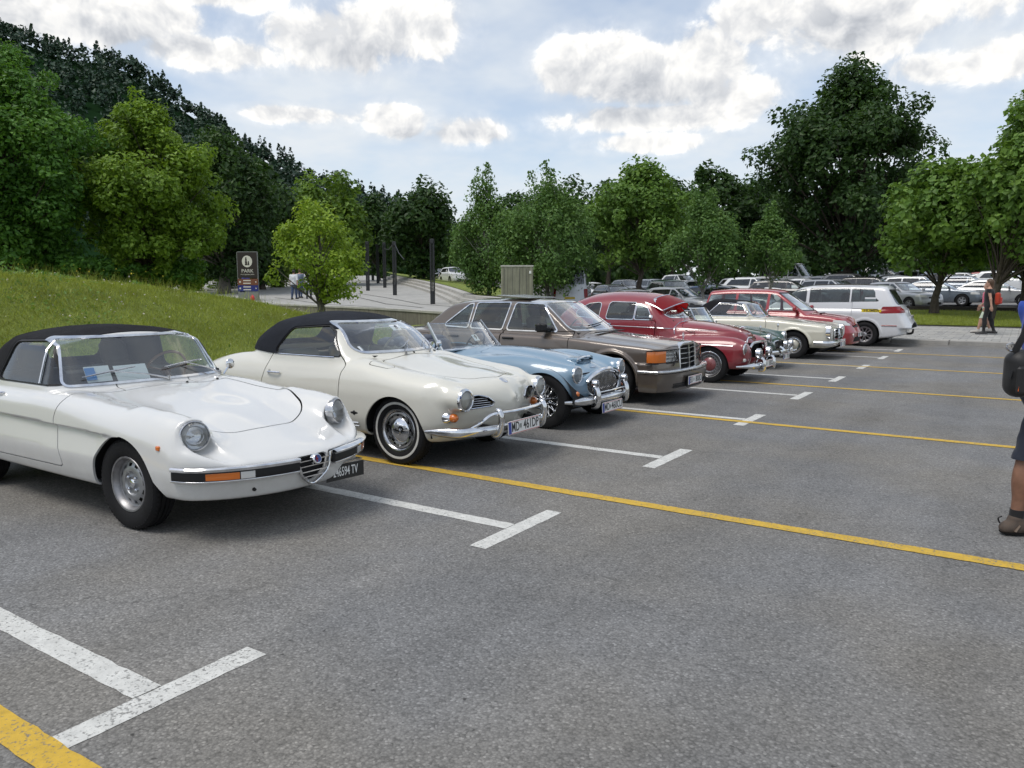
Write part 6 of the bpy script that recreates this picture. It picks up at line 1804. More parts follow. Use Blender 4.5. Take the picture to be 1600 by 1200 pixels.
# ================================================================== brown-grey long saloon
def build_brown_saloon():
    BROWN = paint('smoke_brown_metallic', (.125, .099, .080), metal=.35, rough=.3)
    CLAD = paint('dark_brown_cladding', (.085, .068, .056), metal=.25, rough=.4)
    Tc = cv([(.90,.74),(.72,.815),(.4,.862),(0,.895),(-.4,.93),(-.75,.955),(-1.2,.965),(-3.3,.99),(-3.7,.985),(-4.15,.955),(-4.35,.9)])
    def T(x, y):
        ridge = .018 / (1 + np.exp((y - .56) / .025)) * np.clip((x + 1.2) / .3, 0, 1)
        return Tc(x) - .055 * (y / .85)**2 + ridge - .018
    Wp = cv([(.85,.81),(.55,.855),(.2,.885),(-.5,.905),(-2.5,.905),(-3.5,.895),(-4.2,.84),(-4.4,.78)])
    Ws = cv([(.16,-.05),(.25,-.015),(.4,0),(.56,.0),(.58,-.012),(.7,-.012),(.83,-.03),(.92,-.062),(1.0,-.11)])
    def Nf(y, z): return .80 - .09 * (y / .85)**2 - .07 * (y / .85)**8 - .10 * np.clip(z - .5, 0, 1)
    low = hullf(T, lambda x, y: .25 + 0 * x, lambda x, z: Wp(x) + Ws(z), Nf, lambda y, z: -4.28 + .08 * (y / .85)**2 + .12 * np.abs(z - .6), .05, .05, .06, .04)
    Rt = cv([(-.9,1.30),(-1.22,1.398),(-1.6,1.428),(-2.1,1.438),(-2.6,1.43),(-2.95,1.395),(-3.3,1.22),(-3.65,1.0)])
    Rw = cv([(.85,.785),(.95,.755),(1.1,.70),(1.25,.645),(1.38,.595),(1.45,.55)])
    Rp = cv([(-.5,-.10),(-.9,-.02),(-1.3,0),(-2.6,0),(-3.0,-.02),(-3.6,-.06)])
    def RN(y, z): return -.56 - (z - .955) * 1.52 - .14 * (y / .7)**2 - .05 * (y / .7)**6
    def RR(y, z): return -3.62 + (z - .985) * 1.42 + .10 * (y / .6)**2
    top = hullf(lambda x, y: Rt(x) - .06 * (y / .6)**2, lambda x, y: .5 + 0 * x, lambda x, z: Rw(z) + Rp(x), RN, RR, .06, .025, .03, .05)
    def f(x, y, z):
        d = smin(low(x, y, z), top(x, y, z), .02)
        # flared wheel arch lips
        for x0 in (0, -3.07):
            k = np.sqrt((x - x0)**2 + (z - .315)**2)
            ring = np.sqrt((k - .40)**2 + (np.abs(y) - .885)**2) - .022
            d = smin(d, smax(ring, .30 - z, .02), .03)
        return d
    c = Car('long_saloon', 'grey-brown four-door saloon with upright chrome grille and amber corner lamps', (-4.78, 10.55, 0),
            f, (-4.5, -1.0, .16), (1.0, 1.0, 1.52), .026, BROWN, group='classic cars parked in a row')
    ws = psdf(rpoly([(-.66, .985), (.66, .985), (.53, 1.37), (-.53, 1.37)], .05))
    c.pane('windscreen', lambda x, y, z, n: np.maximum(ws(y, z), -1.6 - x), GLASSV, CHROME, .022, fname='windscreen_frame', foff=.005)
    rw = psdf(rpoly([(-.62, 1.02), (.62, 1.02), (.50, 1.355), (-.50, 1.355)], .06))
    c.pane('rear_window', lambda x, y, z, n: np.maximum(rw(y, z), x + 2.6), GLASSD, CHROME, .022, fname='rear_window_trim', foff=.005)
    wins = [rpoly([(-.96, .965), (-1.27, 1.345), (-1.755, 1.36), (-1.84, .965)], [.01, .05, .03, .03]),
            rpoly([(-1.94, .97), (-1.86, 1.365), (-2.48, 1.355), (-2.53, .98)], [.03, .03, .02, .02]),
            rpoly([(-2.60, .985), (-2.56, 1.345), (-2.63, 1.335), (-3.10, 1.0)], [.02, .02, .04, .03])]
    for sg in (-1, 1):
        for k, w in enumerate(wins):
            p = psdf(w)
            c.pane('side_window', lambda x, y, z, n: np.maximum(p(x, z), .3 - sg * y), GLASS if k == 0 else GLASSD, CHROME, .018, foff=.006)
    for sg in (-1, 1):
        for w in (rpoly([(-.70, .97), (-.70, .34), (-1.88, .34), (-1.895, .97)], .05), rpoly([(-1.905, .97), (-1.895, .34), (-2.62, .34), (-2.95, .68), (-3.05, .99)], [.01, .05, .05, .2, .05])):
            p = psdf(w)
            dr = c.panel('door', lambda x, y, z, n: np.maximum(np.maximum(p(x, z), .3 - sg * y), z - (.955 + .008)))
            hx = max(q[0] for q in w) * 0 + (-1.74 if w[0][0] > -1.0 else -2.78)
            h = c.hit((hx, sg * 1.5, .845), (0, -sg, 0))
            MB().box((h[0], h[1] + sg * .012, h[2]), (.20, .03, .035), bev=.01).build('handle', TRIMBLK, dr)
        # lower cladding
        cl = psdf(rpoly([(-.42, .20), (-.42, .50), (-2.66, .50), (-2.66, .20)], .03))
        fl = psdf(rpoly([(-3.30, .74), (-3.30, .88), (-3.52, .88), (-3.52, .74)], .03))
        c.panel('fuel_flap', lambda x, y, z, n: np.maximum(fl(x, z), .3 - sg * y), .005)
    bon = psdf(rpoly([(-.60, -.70), (.70, -.62), (.755, -.30), (.755, .30), (.70, .62), (-.60, .70)], .05))
    c.panel('bonnet', lambda x, y, z, n: np.maximum(bon(x, y), .4 - n[:, 2]), .006)
    c.arch(0, .315, .375); c.arch(-3.07, .315, .36)
    for x0 in (0, -3.07): c.liner(x0, .315, .41, .5, .86)
    # lamp openings
    lp = psdf(rpoly([(-.795, .575), (-.33, .575), (-.33, .745), (-.795, .745)], .03))
    for sg in (-1, 1): c.drop(lambda x, y, z, n: np.maximum(lp(sg * y, z), .3 - x))
    c.drop(lambda x, y, z, n: np.maximum(np.maximum(np.abs(y) - .29, np.maximum(.46 - z, z - .80)), .5 - x))
    for sg in (-1, 1):
        sd = psdf(rpoly([(.52, .575), (.80, .575), (.80, .745), (.50, .745)], .03))
        c.drop(lambda x, y, z, n: np.maximum(sd(x, z), .70 - sg * y))
    c.body()
    MB().box((-1.75, 0, .25), (4.6, 1.5, .06)).build('underbody', BLACK, c.r)
    MB().box((.45, 0, .55), (.10, 1.5, .42)).build('radiator_panel', BLACK, c.r)
    wheels4(c, 3.07, .775, .318, .200, .205, 'alloy15')
    # bumper: body-colour apron with bright strip
    def fx(y, o=0): return .86 - .09 * (y / .88)**2 - .12 * abs(y / .88)**9 + o
    pth = [(.43, -.925, 0)] + [(.60, -.925, 0), (.70, -.915, 0)] + [(fx(y), y, 0) for y in np.linspace(-.88, .88, 33)] + [(.70, .915, 0), (.60, .925, 0), (.43, .925, 0)]
    b = MB().sweep([(p[0], p[1], .335) for p in pth], [(-.05, -.145), (-.02, -.15), (-.005, -.11), (.012, .0), (.018, .10), (-.05, .10)]).build('front_bumper', CLAD, c.r, sharp=40)
    MB().sweep([(p[0], p[1], .463) for p in pth], [(-.05, -.022), (.02, -.022), (.032, -.008), (.03, .012), (.012, .022), (-.05, .022)]).build('bumper_strip', CHROME_DULL, b, sharp=60)
    for z in (.238, .262, .286):
        MB().sweep([(fx(y, .004), y, z) for y in np.linspace(-.62, .62, 21)], sect(.02, .012, .3)).build('air_slot', BLACK, b)
    # grille: bright shell, cross bars, centre rib and star
    gx = .80
    def gq(y, z): return gx - .045 * (abs(y) / .29) - .06 * (z - .46)
    o = rpoly([(-.30, .455), (.30, .455), (.30, .79), (.22, .835), (-.22, .835), (-.30, .79)], .02)
    b2 = MB()
    sec = [(-.30, .45), (-.295, .78), (-.22, .815), (0, .825), (.22, .815), (.295, .78), (.30, .45)]
    b2.sweep([(gq(y, z), y, z) for y, z in sec], sect(.045, .075, .3), up=(1, 0, 0)).build('grille_shell', CHROME, c.r, sharp=45)
    g = MB().sweep([(gq(-.28, .46), -.28, .463), (gq(0, .46), 0, .463), (gq(.28, .46), .28, .463)], sect(.03, .02, .3)).build('grille_sill', CHROME, c.r)
    for z in (.535, .605, .675, .745):
        MB().sweep([(gq(y, z) - .012, y, z) for y in (-.27, 0, .27)], sect(.02, .010, .3)).build('grille_bar', CHROME, g)
    MB().tube([(gq(0, .46) + .004, 0, .47), (gq(0, .80) + .004, 0, .80)], .007, 6).build('centre_rib', CHROME, g)
    for k in range(24):
        z = .475 + k * .0135
        MB().sweep([(gq(y, z) - .028, y, z) for y in (-.27, 0, .27)], sect(.015, .005, .2), caps=False).build('grille_slat', TRIMBLK, g)
    MB().sweep([(gq(y, .62) - .06, y, .63) for y in (-.28, 0, .28)], sect(.01, .34, .1)).build('grille_backing', BLACK, g)
    s = MB().tube([(0, .035 * math.cos(a), .035 * math.sin(a)) for a in np.linspace(0, 2 * PI, 20, endpoint=False)], .004, 5, closed=True)
    for k in range(3):
        a = PI / 2 + k * 2 * PI / 3; s.tube([(0, 0, 0), (0, .034 * math.cos(a), .034 * math.sin(a))], [.006, .002], 5)
    s.tube([(0, 0, -.075), (0, 0, -.035)], .007, 6)
    s.build('bonnet_star', CHROME, c.r, loc=(.70, 0, .925))
    # lamps
    for sg in (-1, 1):
        def lx(y): return .785 - .09 * (y / .85)**2 - .07 * abs(y / .85)**8
        P = [(lx(y) - .01, sg * y, .66) for y in np.linspace(.335, .66, 8)]
        hl = MB().sweep(P, sect(.008, .155, .2)).build('headlamp', LENS, c.r)
        MB().sweep([(p[0] - .07, p[1], p[2]) for p in P], sect(.02, .16, .1)).build('lamp_bowl', REFLECTOR, hl)
        for y in (.41, .57):
            MB().lathe([(.001, -.03), (.04, -.02), (.072, .012), (.074, .016)], (lx(y) - .06, sg * y, .66), 'x', 20).build('reflector', REFLECTOR, hl)
        MB().box((lx(.5) - .02, sg * .50, .66), (.02, .012, .15)).build('lamp_divider', TRIMBLK, hl)
        A = [(lx(y) - .008, sg * y, .66) for y in np.linspace(.668, .80, 6)] + [(.60, sg * .845, .66), (.525, sg * .868, .66)]
        MB().sweep(spline(A, 20), sect(.02, .155, .2)).build('corner_signal', AMBER, c.r)
        MB().sweep(spline([(lx(.34) + .006, sg * .335, .752), (lx(.6) + .006, sg * .6, .752), (lx(.8), sg * .80, .752), (.60, sg * .86, .752), (.515, sg * .884, .752)], 20), sect(.014, .012, .3)).build('lamp_seal', TRIMBLK, c.r)
        MB().sweep(spline([(lx(.34) + .006, sg * .335, .568), (lx(.6) + .006, sg * .6, .568), (lx(.8), sg * .80, .568), (.60, sg * .86, .568), (.515, sg * .884, .568)], 20), sect(.014, .012, .3)).build('lamp_seal', TRIMBLK, c.r)
        w = MB().tube([(lx(.5) + .02, sg * .52, .53), (lx(.45) + .025, sg * .46, .62)], .008, 6).box((lx(.42) + .02, sg * .43, .665), (.016, .02, .12), rx=R(-28 * sg))
        w.build('lamp_wiper', TRIMBLK, c.r)
        m = empty('door_mirror', (-1.13, sg * .90, 1.02), 0, c.r)
        MB().box((0, 0, 0), (.10, .20, .13), bev=.025).build('mirror_housing', TRIMBLK, m)
        MB().box((-.052, 0, 0), (.004, .17, .10)).build('mirror_glass', CHROME, m)
        MB().box((.0, -sg * .12, -.03), (.12, .10, .05), bev=.012).build('mirror_foot', TRIMBLK, m)
    plate(c.r, (.905, -.03, .31), 'EU 800JD', .52, .12)
    MB().box((.89, -.03, .30), (.02, .54, .15)).build('plate_holder', TRIMBLK, c.r)
    # sliding roof tilted up
    MB().box((-1.95, 0, 1.462), (.62, .80, .012), ry=R(3.5), bev=.004).build('sunroof_panel', pbsdf('sunroof_light', (.42, .43, .44), .2, .6), c.r)
    h = c.hit((-.52, -.1, 1.6), (0, 0, -1)); MB().box((-.46, 0, .95), (.07, .9, .012), bev=.004).build('cowl_vent', TRIMBLK, c.r)
    MB().tube(c.line([(-.3, 1.02), (.25, 1.06)], 1, .02, 8, 'front'), .008, 5).build('wiper', TRIMBLK, c.r)
    e = c.hit((1, .0, 1.31), (-1, 0, 0)); MB().box((e[0] - .02, .05, 1.30), (.004, .12, .09), ry=R(-57)).build('number_card', PAPER, c.r)
    GREYC = pbsdf('grey_cloth', (.12, .115, .11), .85)
    MB().box((-2.1, 0, .38), (2.6, 1.5, .05)).build('cabin_floor', CARPET, c.r)
    MB().prism([(-.62, .6), (-.65, .945), (-.85, .965), (-1.10, .90), (-1.12, .6)], -.64, .64).build('dashboard', VINYL, c.r)
    for y in (-.38, .38): seat(c.r, -1.62, y, .44, GREYC, .58, .54, head=True)
    MB().box((-2.75, 0, .70), (.30, 1.36, .62), bev=.1).build('rear_seat', GREYC, c.r)
    MB().box((-3.15, 0, .985), (.7, 1.2, .03)).build('parcel_shelf', GREYC, c.r)
    steering(c.r, (-1.28, .38, .93), .20, VINYL)
    return c

# ================================================================== red two-door saloon with sun visor
def build_red_saloon():
    RED = paint('deep_red_paint', (.22, .012, .022))
    Tc = cv([(.62,.60),(.50,.74),(.42,.83),(.30,.885),(.1,.935),(-.2,.985),(-.5,1.02),(-.9,1.045),(-2.7,1.0),(-3.0,.93),(-3.3,.76),(-3.55,.55)])
    yh = cv([(.6,.22),(.4,.32),(0,.44),(-.5,.56),(-1.0,.66)])
    def T(x, y):
        k = np.maximum(y - .55 * yh(x), 0)
        return Tc(x) - .03 * (y / .4)**2 - .9 * k * k
    Wc = cv([(.6,.26),(.45,.36),(.2,.44),(-.2,.53),(-.6,.62),(-1.0,.69),(-2.2,.70),(-2.8,.62),(-3.4,.42)])
    Wsz = cv([(.3,.0),(.7,.0),(.9,-.02),(1.0,-.05),(1.1,-.1)])
    cab = hullf(T, lambda x, y: .30 + 0 * x, lambda x, z: Wc(x) + Wsz(z), lambda y, z: .60 - .25 * (y / .35)**2 - .12 * np.abs(z - .65), lambda y, z: -3.50 + .4 * (y / .6)**2 + .5 * np.abs(z - .5), .12, .09, .16, .05)
    # pontoon wings
    Tf = cv([(.66,.55),(.60,.66),(.50,.735),(.35,.775),(.1,.79),(-.3,.785),(-.7,.76),(-1.2,.74),(-2.0,.76),(-2.6,.79),(-3.0,.73),(-3.4,.52)])
    Wf = cv([(.6,.70),(.4,.745),(0,.785),(-.5,.785),(-1.2,.76),(-2.0,.77),(-2.6,.79),(-3.1,.74),(-3.5,.6)])
    Wfz = cv([(.15,-.10),(.25,-.04),(.4,0),(.55,0),(.68,-.03),(.8,-.09)])
    wing = hullf(lambda x, y: Tf(x) - .10 * ((y - .56) / .3)**2, lambda x, y: .25 + 0 * x, lambda x, z: Wf(x) + Wfz(z),
                 lambda y, z: .62 - .12 * np.clip((y - .45) / .3, -1, 1)**2 - .35 * np.clip(.42 - z, 0, 1), lambda y, z: -3.42 + .3 * (y / .7)**2 + .3 * np.abs(z - .45), .13, .11, .2, .05)
    Rt = cv([(-.85,1.36),(-1.08,1.462),(-1.4,1.515),(-1.9,1.535),(-2.3,1.51),(-2.7,1.41),(-3.0,1.22),(-3.3,.95)])
    Rw = cv([(.9,.70),(1.05,.675),(1.2,.63),(1.35,.57),(1.5,.46)])
    Rp = cv([(-.7,-.05),(-1.1,0),(-2.1,0),(-2.6,-.06),(-3.1,-.20)])
    def RN(y, z): return -.66 - (z - 1.06) * 1.12 - .20 * (y / .62)**2 - .06 * (y / .62)**6
    top = hullf(lambda x, y: Rt(x) - .13 * (y / .55)**2, lambda x, y: .5 + 0 * x, lambda x, z: Rw(z) + Rp(x), RN, lambda y, z: -3.3 + .3 * (y / .6)**2 + .2 * (z - 1), .12, .04, .15, .05)
    def f(x, y, z):
        d = smin(cab(x, y, z), wing(x, y, z), .035)
        d = smin(d, top(x, y, z), .04)
        hd = sd_cone((x, np.abs(y), z), (.30, .585, .575), (.55, .59, .575), .115, .118)
        hd = smax(hd, x - .56, .01)
        return smin(d, hd, .05)
    c = Car('rounded_saloon', 'deep red rounded two-door saloon with red windscreen visor and chrome spot lamps', (-4.43, 13.38, 0),
            f, (-3.65, -.88, .16), (.78, .88, 1.62), .029, RED, group='classic cars parked in a row')
    ws = psdf(rpoly([(-.53, 1.085), (.53, 1.085), (.44, 1.385), (-.44, 1.385)], .07))
    c.pane('windscreen', lambda x, y, z, n: np.maximum(ws(y, z), -1.4 - x), GLASSV, CHROME, .018, fname='windscreen_frame', foff=.006)
    rw = psdf(rpoly([(-.45, 1.12), (.45, 1.12), (.38, 1.36), (-.38, 1.36)], .08))
    c.pane('rear_window', lambda x, y, z, n: np.maximum(rw(y, z), x + 2.3), GLASS)
    for sg in (-1, 1):
        for w in (rpoly([(-1.07, 1.045), (-1.18, 1.24), (-1.385, 1.325), (-1.405, 1.045)], [.02, .08, .03, .02]),
                  rpoly([(-1.435, 1.045), (-1.415, 1.335), (-1.93, 1.345), (-1.975, 1.045)], [.02, .03, .06, .04]),
                  rpoly([(-2.13, 1.055), (-2.10, 1.335), (-2.36, 1.31), (-2.62, 1.18), (-2.62, 1.08)], [.04, .06, .1, .06, .04])):
            p = psdf(w)
            c.pane('side_window', lambda x, y, z, n: np.maximum(p(x, z), .25 - sg * y), GLASS, CHROME, .012, foff=.004)
        d = psdf(rpoly([(-1.0, 1.03), (-1.015, .40), (-2.02, .40), (-2.045, 1.03)], .05))
        dr = c.panel('door', lambda x, y, z, n: np.maximum(d(x, z), .3 - sg * y))
        h = c.hit((-1.92, sg * 1.4, .955), (0, -sg, 0)); MB().box((h[0], h[1] + sg * .015, h[2]), (.13, .02, .02), bev=.006).build('handle', CHROME, dr)
        c.strip('side_moulding', [(.02, .862), (-.3, .875), (-1.0, .905), (-2.6, .935)], .006, CHROME, sg, n=36, off=.003)
        c.strip('wing_moulding', [(.40, .64), (.0, .648), (-.12, .648)], .006, CHROME, sg, n=16, off=.003)
        c.strip('scuttle_moulding', [(-.66, .80), (-.69, .90), (-.66, .99), (-.60, 1.02)], .007, CHROME, sg, n=12, off=.003)
        p = c.hit((-.42, sg * 1.4, .845), (0, -sg, 0))
        text('script_badge', 'Sport', .085, CHROME, c.r, (p[0], p[1] + sg * .006, p[2]), (PI / 2, 0, 0 if sg < 0 else PI), .002, shear=.35)
    bon = psdf(rpoly([(-.58, -.54), (.1, -.40), (.38, -.24), (.43, 0), (.38, .24), (.1, .40), (-.58, .54)], [.05, .2, .12, .1, .12, .2, .05]))
    c.panel('bonnet', lambda x, y, z, n: np.maximum(bon(x, y), .35 - n[:, 2]), .007)
    c.arch(0, .29, .345); c.arch(-2.6, .26, .33)
    for x0 in (0, -2.6): c.liner(x0, .30, .38, .42, .72)
    gp = psdf(rpoly([(-.41, .41), (.41, .41), (.42, .62), (.30, .665), (-.30, .665), (-.42, .62)], .05))
    c.drop(lambda x, y, z, n: np.maximum(gp(y, z), .2 - x))
    c.body()
    MB().box((-1.5, 0, .25), (3.6, 1.2, .05)).build('underbody', BLACK, c.r)
    MB().box((.40, 0, .53), (.02, .9, .32)).build('grille_backing', BLACK, c.r)
    g = MB().sweep(spline([(.60, -.43, .60), (.615, -.30, .672), (.63, 0, .685), (.615, .30, .672), (.60, .43, .60)], 24), sect(.035, .04, .4)).build('grille_brow', CHROME, c.r)
    for k in range(17):
        y = -.40 + k * .05
        MB().box((.50, y, .53), (.02, .006, .24)).build('grille_bar', TRIMBLK, g)
    MB().tube(c.line([(.47, -.30), (.50, 0), (.47, .30)], 1, .012, 14, 'top'), .012, 6).build('nose_moulding', CHROME, c.r)
    MB().tube([(.28, 0, .90), (.33, 0, .925), (.38, 0, .91)], [.008, .014, .006], 8).build('bonnet_ornament', CHROME, c.r)
    for sg in (-1, 1):
        round_lamp(c.r, (.57, sg * .585, .575), .088, (1, sg * .03, 0), bez=.024, depth=.05)
        round_lamp(c.r, (.74, sg * .30, .50), .080, (1, 0, 0), bez=.010, depth=.06, name='spot_lamp')
        MB().tube([(.70, sg * .30, .42), (.66, sg * .30, .33)], .012, 6).build('lamp_bracket', CHROME, c.r)
        p = c.hit((2, sg * .635, .405), (-1, 0, 0)); MB().box((p[0] + .01, p[1], p[2]), (.04, .07, .055), bev=.012).build('turn_signal', CLEARLENS, c.r)
        m = MB().tube([(-1.04, sg * .74, .98), (-1.03, sg * .80, 1.03)], .008, 6)
        m.lathe([(.001, .03), (.04, .02), (.052, -.005), (.05, -.02), (.001, -.02)], (-1.03, sg * .81, 1.085), 'x', 18).build('door_mirror', CHROME, c.r)
    def bx(y): return .76 - .16 * (y / .74)**2 - .08 * (y / .74)**8
    ys = np.linspace(-.77, .77, 37)
    b = MB().sweep([(bx(y), y, .30) for y in ys], [(-.03, -.05), (.01, -.052), (.034, -.03), (.044, 0), (.03, .034), (.008, .05), (-.03, .046)], scale=[min(1, .3 + 2.6 * (.77 - abs(y))) for y in ys]).build('bumper', CHROME, c.r, sharp=60)
    for sg in (-1, 1):
        gg = spline([(bx(.3) - .02, sg * .30, .22), (bx(.3) + .06, sg * .30, .235), (bx(.3) + .07, sg * .30, .31), (bx(.3) + .055, sg * .30, .40), (bx(.3), sg * .30, .43)], 16)
        MB().tube(gg, [.022 + .014 * math.sin(PI * min(1, (i + .6) / len(gg))) for i in range(len(gg))], 10).build('over_rider', CHROME, b)
    plate(c.r, (.80, .0, .32), 'L 103CL', .52, .12)
    # sun visor over the screen: translucent red with bright edge
    vm, nt, bs, out = newmat('visor_red_acrylic')
    bs.inputs['Base Color'].default_value = (.26, .008, .012, 1); bs.inputs['Roughness'].default_value = .2
    tr = nt.new('ShaderNodeBsdfTranslucent'); tr.inputs[0].default_value = (.55, .012, .012, 1)
    mx = nt.new('ShaderNodeMixShader', {0: .35, 1: bs.outputs[0], 2: tr.outputs[0]}); nt.l.new(mx.outputs[0], out.inputs[0])
    n = 20; V = []; F = []
    def vp(y, t):
        xb = -1.06 - .20 * (y / .55)**2; zb = 1.475 - .14 * (y / .55)**2
        return (xb + .34 * t, y * (1 + .06 * t), zb - .135 * t + .05 * t * (1 - t))
    for i in range(n + 1):
        y = -.54 + 1.08 * i / n
        for t in np.linspace(0, 1, 6): V.append(vp(y, t))
    for i in range(n):
        for j in range(5): a = i * 6 + j; F.append((a, a + 6, a + 7, a + 1))
    v = MB().add(V, F).build('sun_visor', vm, c.r)
    MB().tube([vp(y, 1) for y in np.linspace(-.54, .54, 21)], .010, 6).build('visor_front_trim', CHROME, v)
    MB().tube([vp(y, 0) for y in np.linspace(-.54, .54, 21)], .010, 6).build('visor_rear_trim', CHROME, v)
    for y in (-.545, .545):
        MB().tube([vp(y, t) for t in (0, .3, .6, 1)], .012, 6).build('visor_side_trim', CHROME, v)
        MB().box(Vector(vp(y, .25)) + Vector((0, 0, -.045)), (.10, .03, .07), bev=.012).build('visor_clamp', CHROME, v)
    def on(y, z): return c.hit((.4, y, z), (-1, 0, 0)) + np.array([.015, 0, .012])
    wiper(c, on(-.30, 1.10), on(.0, 1.13), (-.62, -.28, 1.045)); wiper(c, on(.12, 1.10), on(.40, 1.13), (-.62, .14, 1.045))
    MB().box((-1.8, 0, .42), (2.0, 1.2, .05)).build('cabin_floor', CARPET, c.r)
    MB().prism([(-.72, .7), (-.74, 1.03), (-.86, 1.05), (-1.0, .98), (-1.02, .7)], -.48, .48).build('dashboard', VINYL, c.r)
    SR = pbsdf('dark_seat_cloth', (.03, .025, .025), .8)
    for y in (-.33, .33): seat(c.r, -1.62, y, .48, SR, .56, .5)
    MB().box((-2.45, 0, .75), (.25, 1.1, .6), bev=.1).build('rear_seat', SR, c.r)
    steering(c.r, (-1.25, .33, 1.0), .20, VINYL)
    wheels4(c, 2.6, .655, .315, .195, .160, 'volvo', RED)
    return c

# ================================================================== cars further along the row
def build_green_roadster():
    GREEN = paint('dark_green_paint', (.008, .05, .035))
    Tc = cv([(.60,.50),(.48,.62),(.3,.70),(0,.76),(-.4,.815),(-.8,.85),(-2.2,.85),(-2.7,.80),(-3.0,.68)])
    A = cv([(.6,.02),(.45,.06),(.1,.06),(-.4,.03),(-.9,0)])
    Wp = cv([(.55,.66),(.3,.70),(0,.735),(-1,.745),(-2.3,.745),(-3,.66)])
    Ws = cv([(.15,-.1),(.25,-.03),(.4,0),(.6,0),(.75,-.03),(.85,-.08)])
    low = hullf(lambda x, y: Tc(x) - .05 * (1 - np.exp(-(y / .4)**2)) + A(x) * np.exp(-((y - .56) / .14)**2), lambda x, y: .24 + 0 * x, lambda x, z: Wp(x) + Ws(z),
                lambda y, z: .58 - .10 * (y / .7)**2 - .06 * (y / .7)**6 - .3 * np.clip(.4 - z, 0, 1), lambda y, z: -2.95 + .1 * (y / .7)**2 + .1 * np.abs(z - .6), .10, .09, .12, .05)
    Rt = cv([(-.95,1.16),(-1.2,1.235),(-1.5,1.255),(-1.9,1.21),(-2.15,1.08),(-2.35,.86)])
    Rw = cv([(.8,.66),(.95,.63),(1.1,.575),(1.25,.49)])
    top = hullf(lambda x, y: Rt(x) - .08 * (y / .55)**2, lambda x, y: .5 + 0 * x, lambda x, z: Rw(z) + 0 * x, lambda y, z: -.84 - (z - .85) * .75 - .12 * (y / .6)**2 - .05 * (y / .6)**6,
                lambda y, z: -2.35 + .15 * (y / .6)**2, .08, .03, .12, .05)
    def f(x, y, z):
        d = smin(low(x, y, z), top(x, y, z), .015)
        hd = sd_cone((x, np.abs(y), z), (.1, .555, .62), (.50, .555, .615), .09, .095)
        return smin(d, smax(hd, x - .51, .01), .05)
    c = Car('small_roadster', 'dark green small roadster with black hood, half hidden behind the red saloon', (-4.68, 15.95, 0), f, (-3.1, -.85, .16), (.75, .85, 1.34), .033, GREEN, group='classic cars parked in a row')
    ws = psdf(rpoly([(-.54, .87), (.54, .87), (.47, 1.165), (-.47, 1.165)], .04))
    c.pane('windscreen', lambda x, y, z, n: np.maximum(ws(y, z), -1.25 - x), GLASSV, CHROME, .024, fname='windscreen_frame', foff=.006)
    sw = psdf(rpoly([(-.98, .89), (-1.13, 1.13), (-1.62, 1.12), (-1.72, .89)], .04))
    for sg in (-1, 1): c.pane('side_window', lambda x, y, z, n: np.maximum(sw(x, z), .2 - sg * y), GLASS, CHROME, .014)
    c.panel('soft_top', lambda x, y, z, n: np.maximum(np.maximum(.875 - z, x - (-1.07 - .12 * (y / .6)**2)), np.where(z > 1.15, -1, x + 1.16)), 0, CANVAS, off=.008)
    for sg in (-1, 1):
        d = psdf(rpoly([(-.9, .90), (-.9, .36), (-1.72, .36), (-1.76, .90)], .05)); c.panel('door', lambda x, y, z, n: np.maximum(d(x, z), .3 - sg * y))
    bon = psdf(rpoly([(-.72, -.48), (.1, -.43), (.36, -.25), (.38, .25), (.1, .43), (-.72, .48)], .08))
    c.panel('bonnet', lambda x, y, z, n: np.maximum(bon(x, y), .3 - n[:, 2]), .007)
    c.arch(0, .29, .335); c.arch(-2.2, .28, .33)
    for x0 in (0, -2.2): c.liner(x0, .29, .36, .40, .69)
    gp = psdf(rpoly([(-.34, .40), (.34, .40), (.30, .54), (-.30, .54)], .05)); c.drop(lambda x, y, z, n: np.maximum(gp(y, z), .2 - x))
    c.body()
    MB().box((-1.3, 0, .24), (2.9, 1.0, .05)).build('underbody', BLACK, c.r)
    g = MB().tube([(.56 - .1 * (y / .7)**2, y, z) for y, z in spline([(-.34, .40), (-.30, .545), (.30, .545), (.34, .40)], 24, True)], .012, 6, closed=True).build('grille_surround', CHROME, c.r)
    for k in range(9): MB().box((.53, -.28 + k * .07, .47), (.01, .008, .14)).build('grille_bar', CHROME, g)
    MB().box((.42, 0, .47), (.02, .7, .2)).build('grille_backing', BLACK, g)
    def bx(y): return .66 - .10 * (y / .7)**2 - .06 * (y / .7)**8
    ys = np.linspace(-.70, .70, 25)
    b = MB().sweep([(bx(y), y, .34) for y in ys], [(-.02, -.04), (.02, -.035), (.034, 0), (.02, .035), (-.02, .04)]).build('bumper', CHROME, c.r, sharp=60)
    for sg in (-1, 1):
        MB().tube(spline([(bx(.3), sg * .30, .27), (bx(.3) + .06, sg * .30, .30), (bx(.3) + .06, sg * .30, .40), (bx(.3), sg * .30, .44)], 12), .028, 8).build('over_rider', CHROME, b)
        round_lamp(c.r, (.515, sg * .555, .615), .078, (1, 0, 0), bez=.02)
        round_lamp(c.r, (.75, sg * .20, .49), .07, (1, 0, 0), bez=.01, name='spot_lamp')
        h = c.hit((.34, sg * .64, 1.5), (0, 0, -1)); m = MB().tube([h, (h[0], h[1], h[2] + .11)], .007, 6)
        m.ell((h[0], h[1], h[2] + .14), (.02, .05, .045), 12, 8).build('wing_mirror', CHROME, c.r)
    plate(c.r, (.70, -.02, .24), 'W 71LN', .48, .12)
    MB().box((-1.6, 0, .40), (1.4, 1.1, .05)).build('cabin_floor', CARPET, c.r)
    MB().prism([(-.9, .5), (-.9, .83), (-1.0, .85), (-1.1, .75)], -.46, .46).build('dashboard', VINYL, c.r)
    for y in (-.3, .3): seat(c.r, -1.62, y, .36, VINYL, .45, .46)
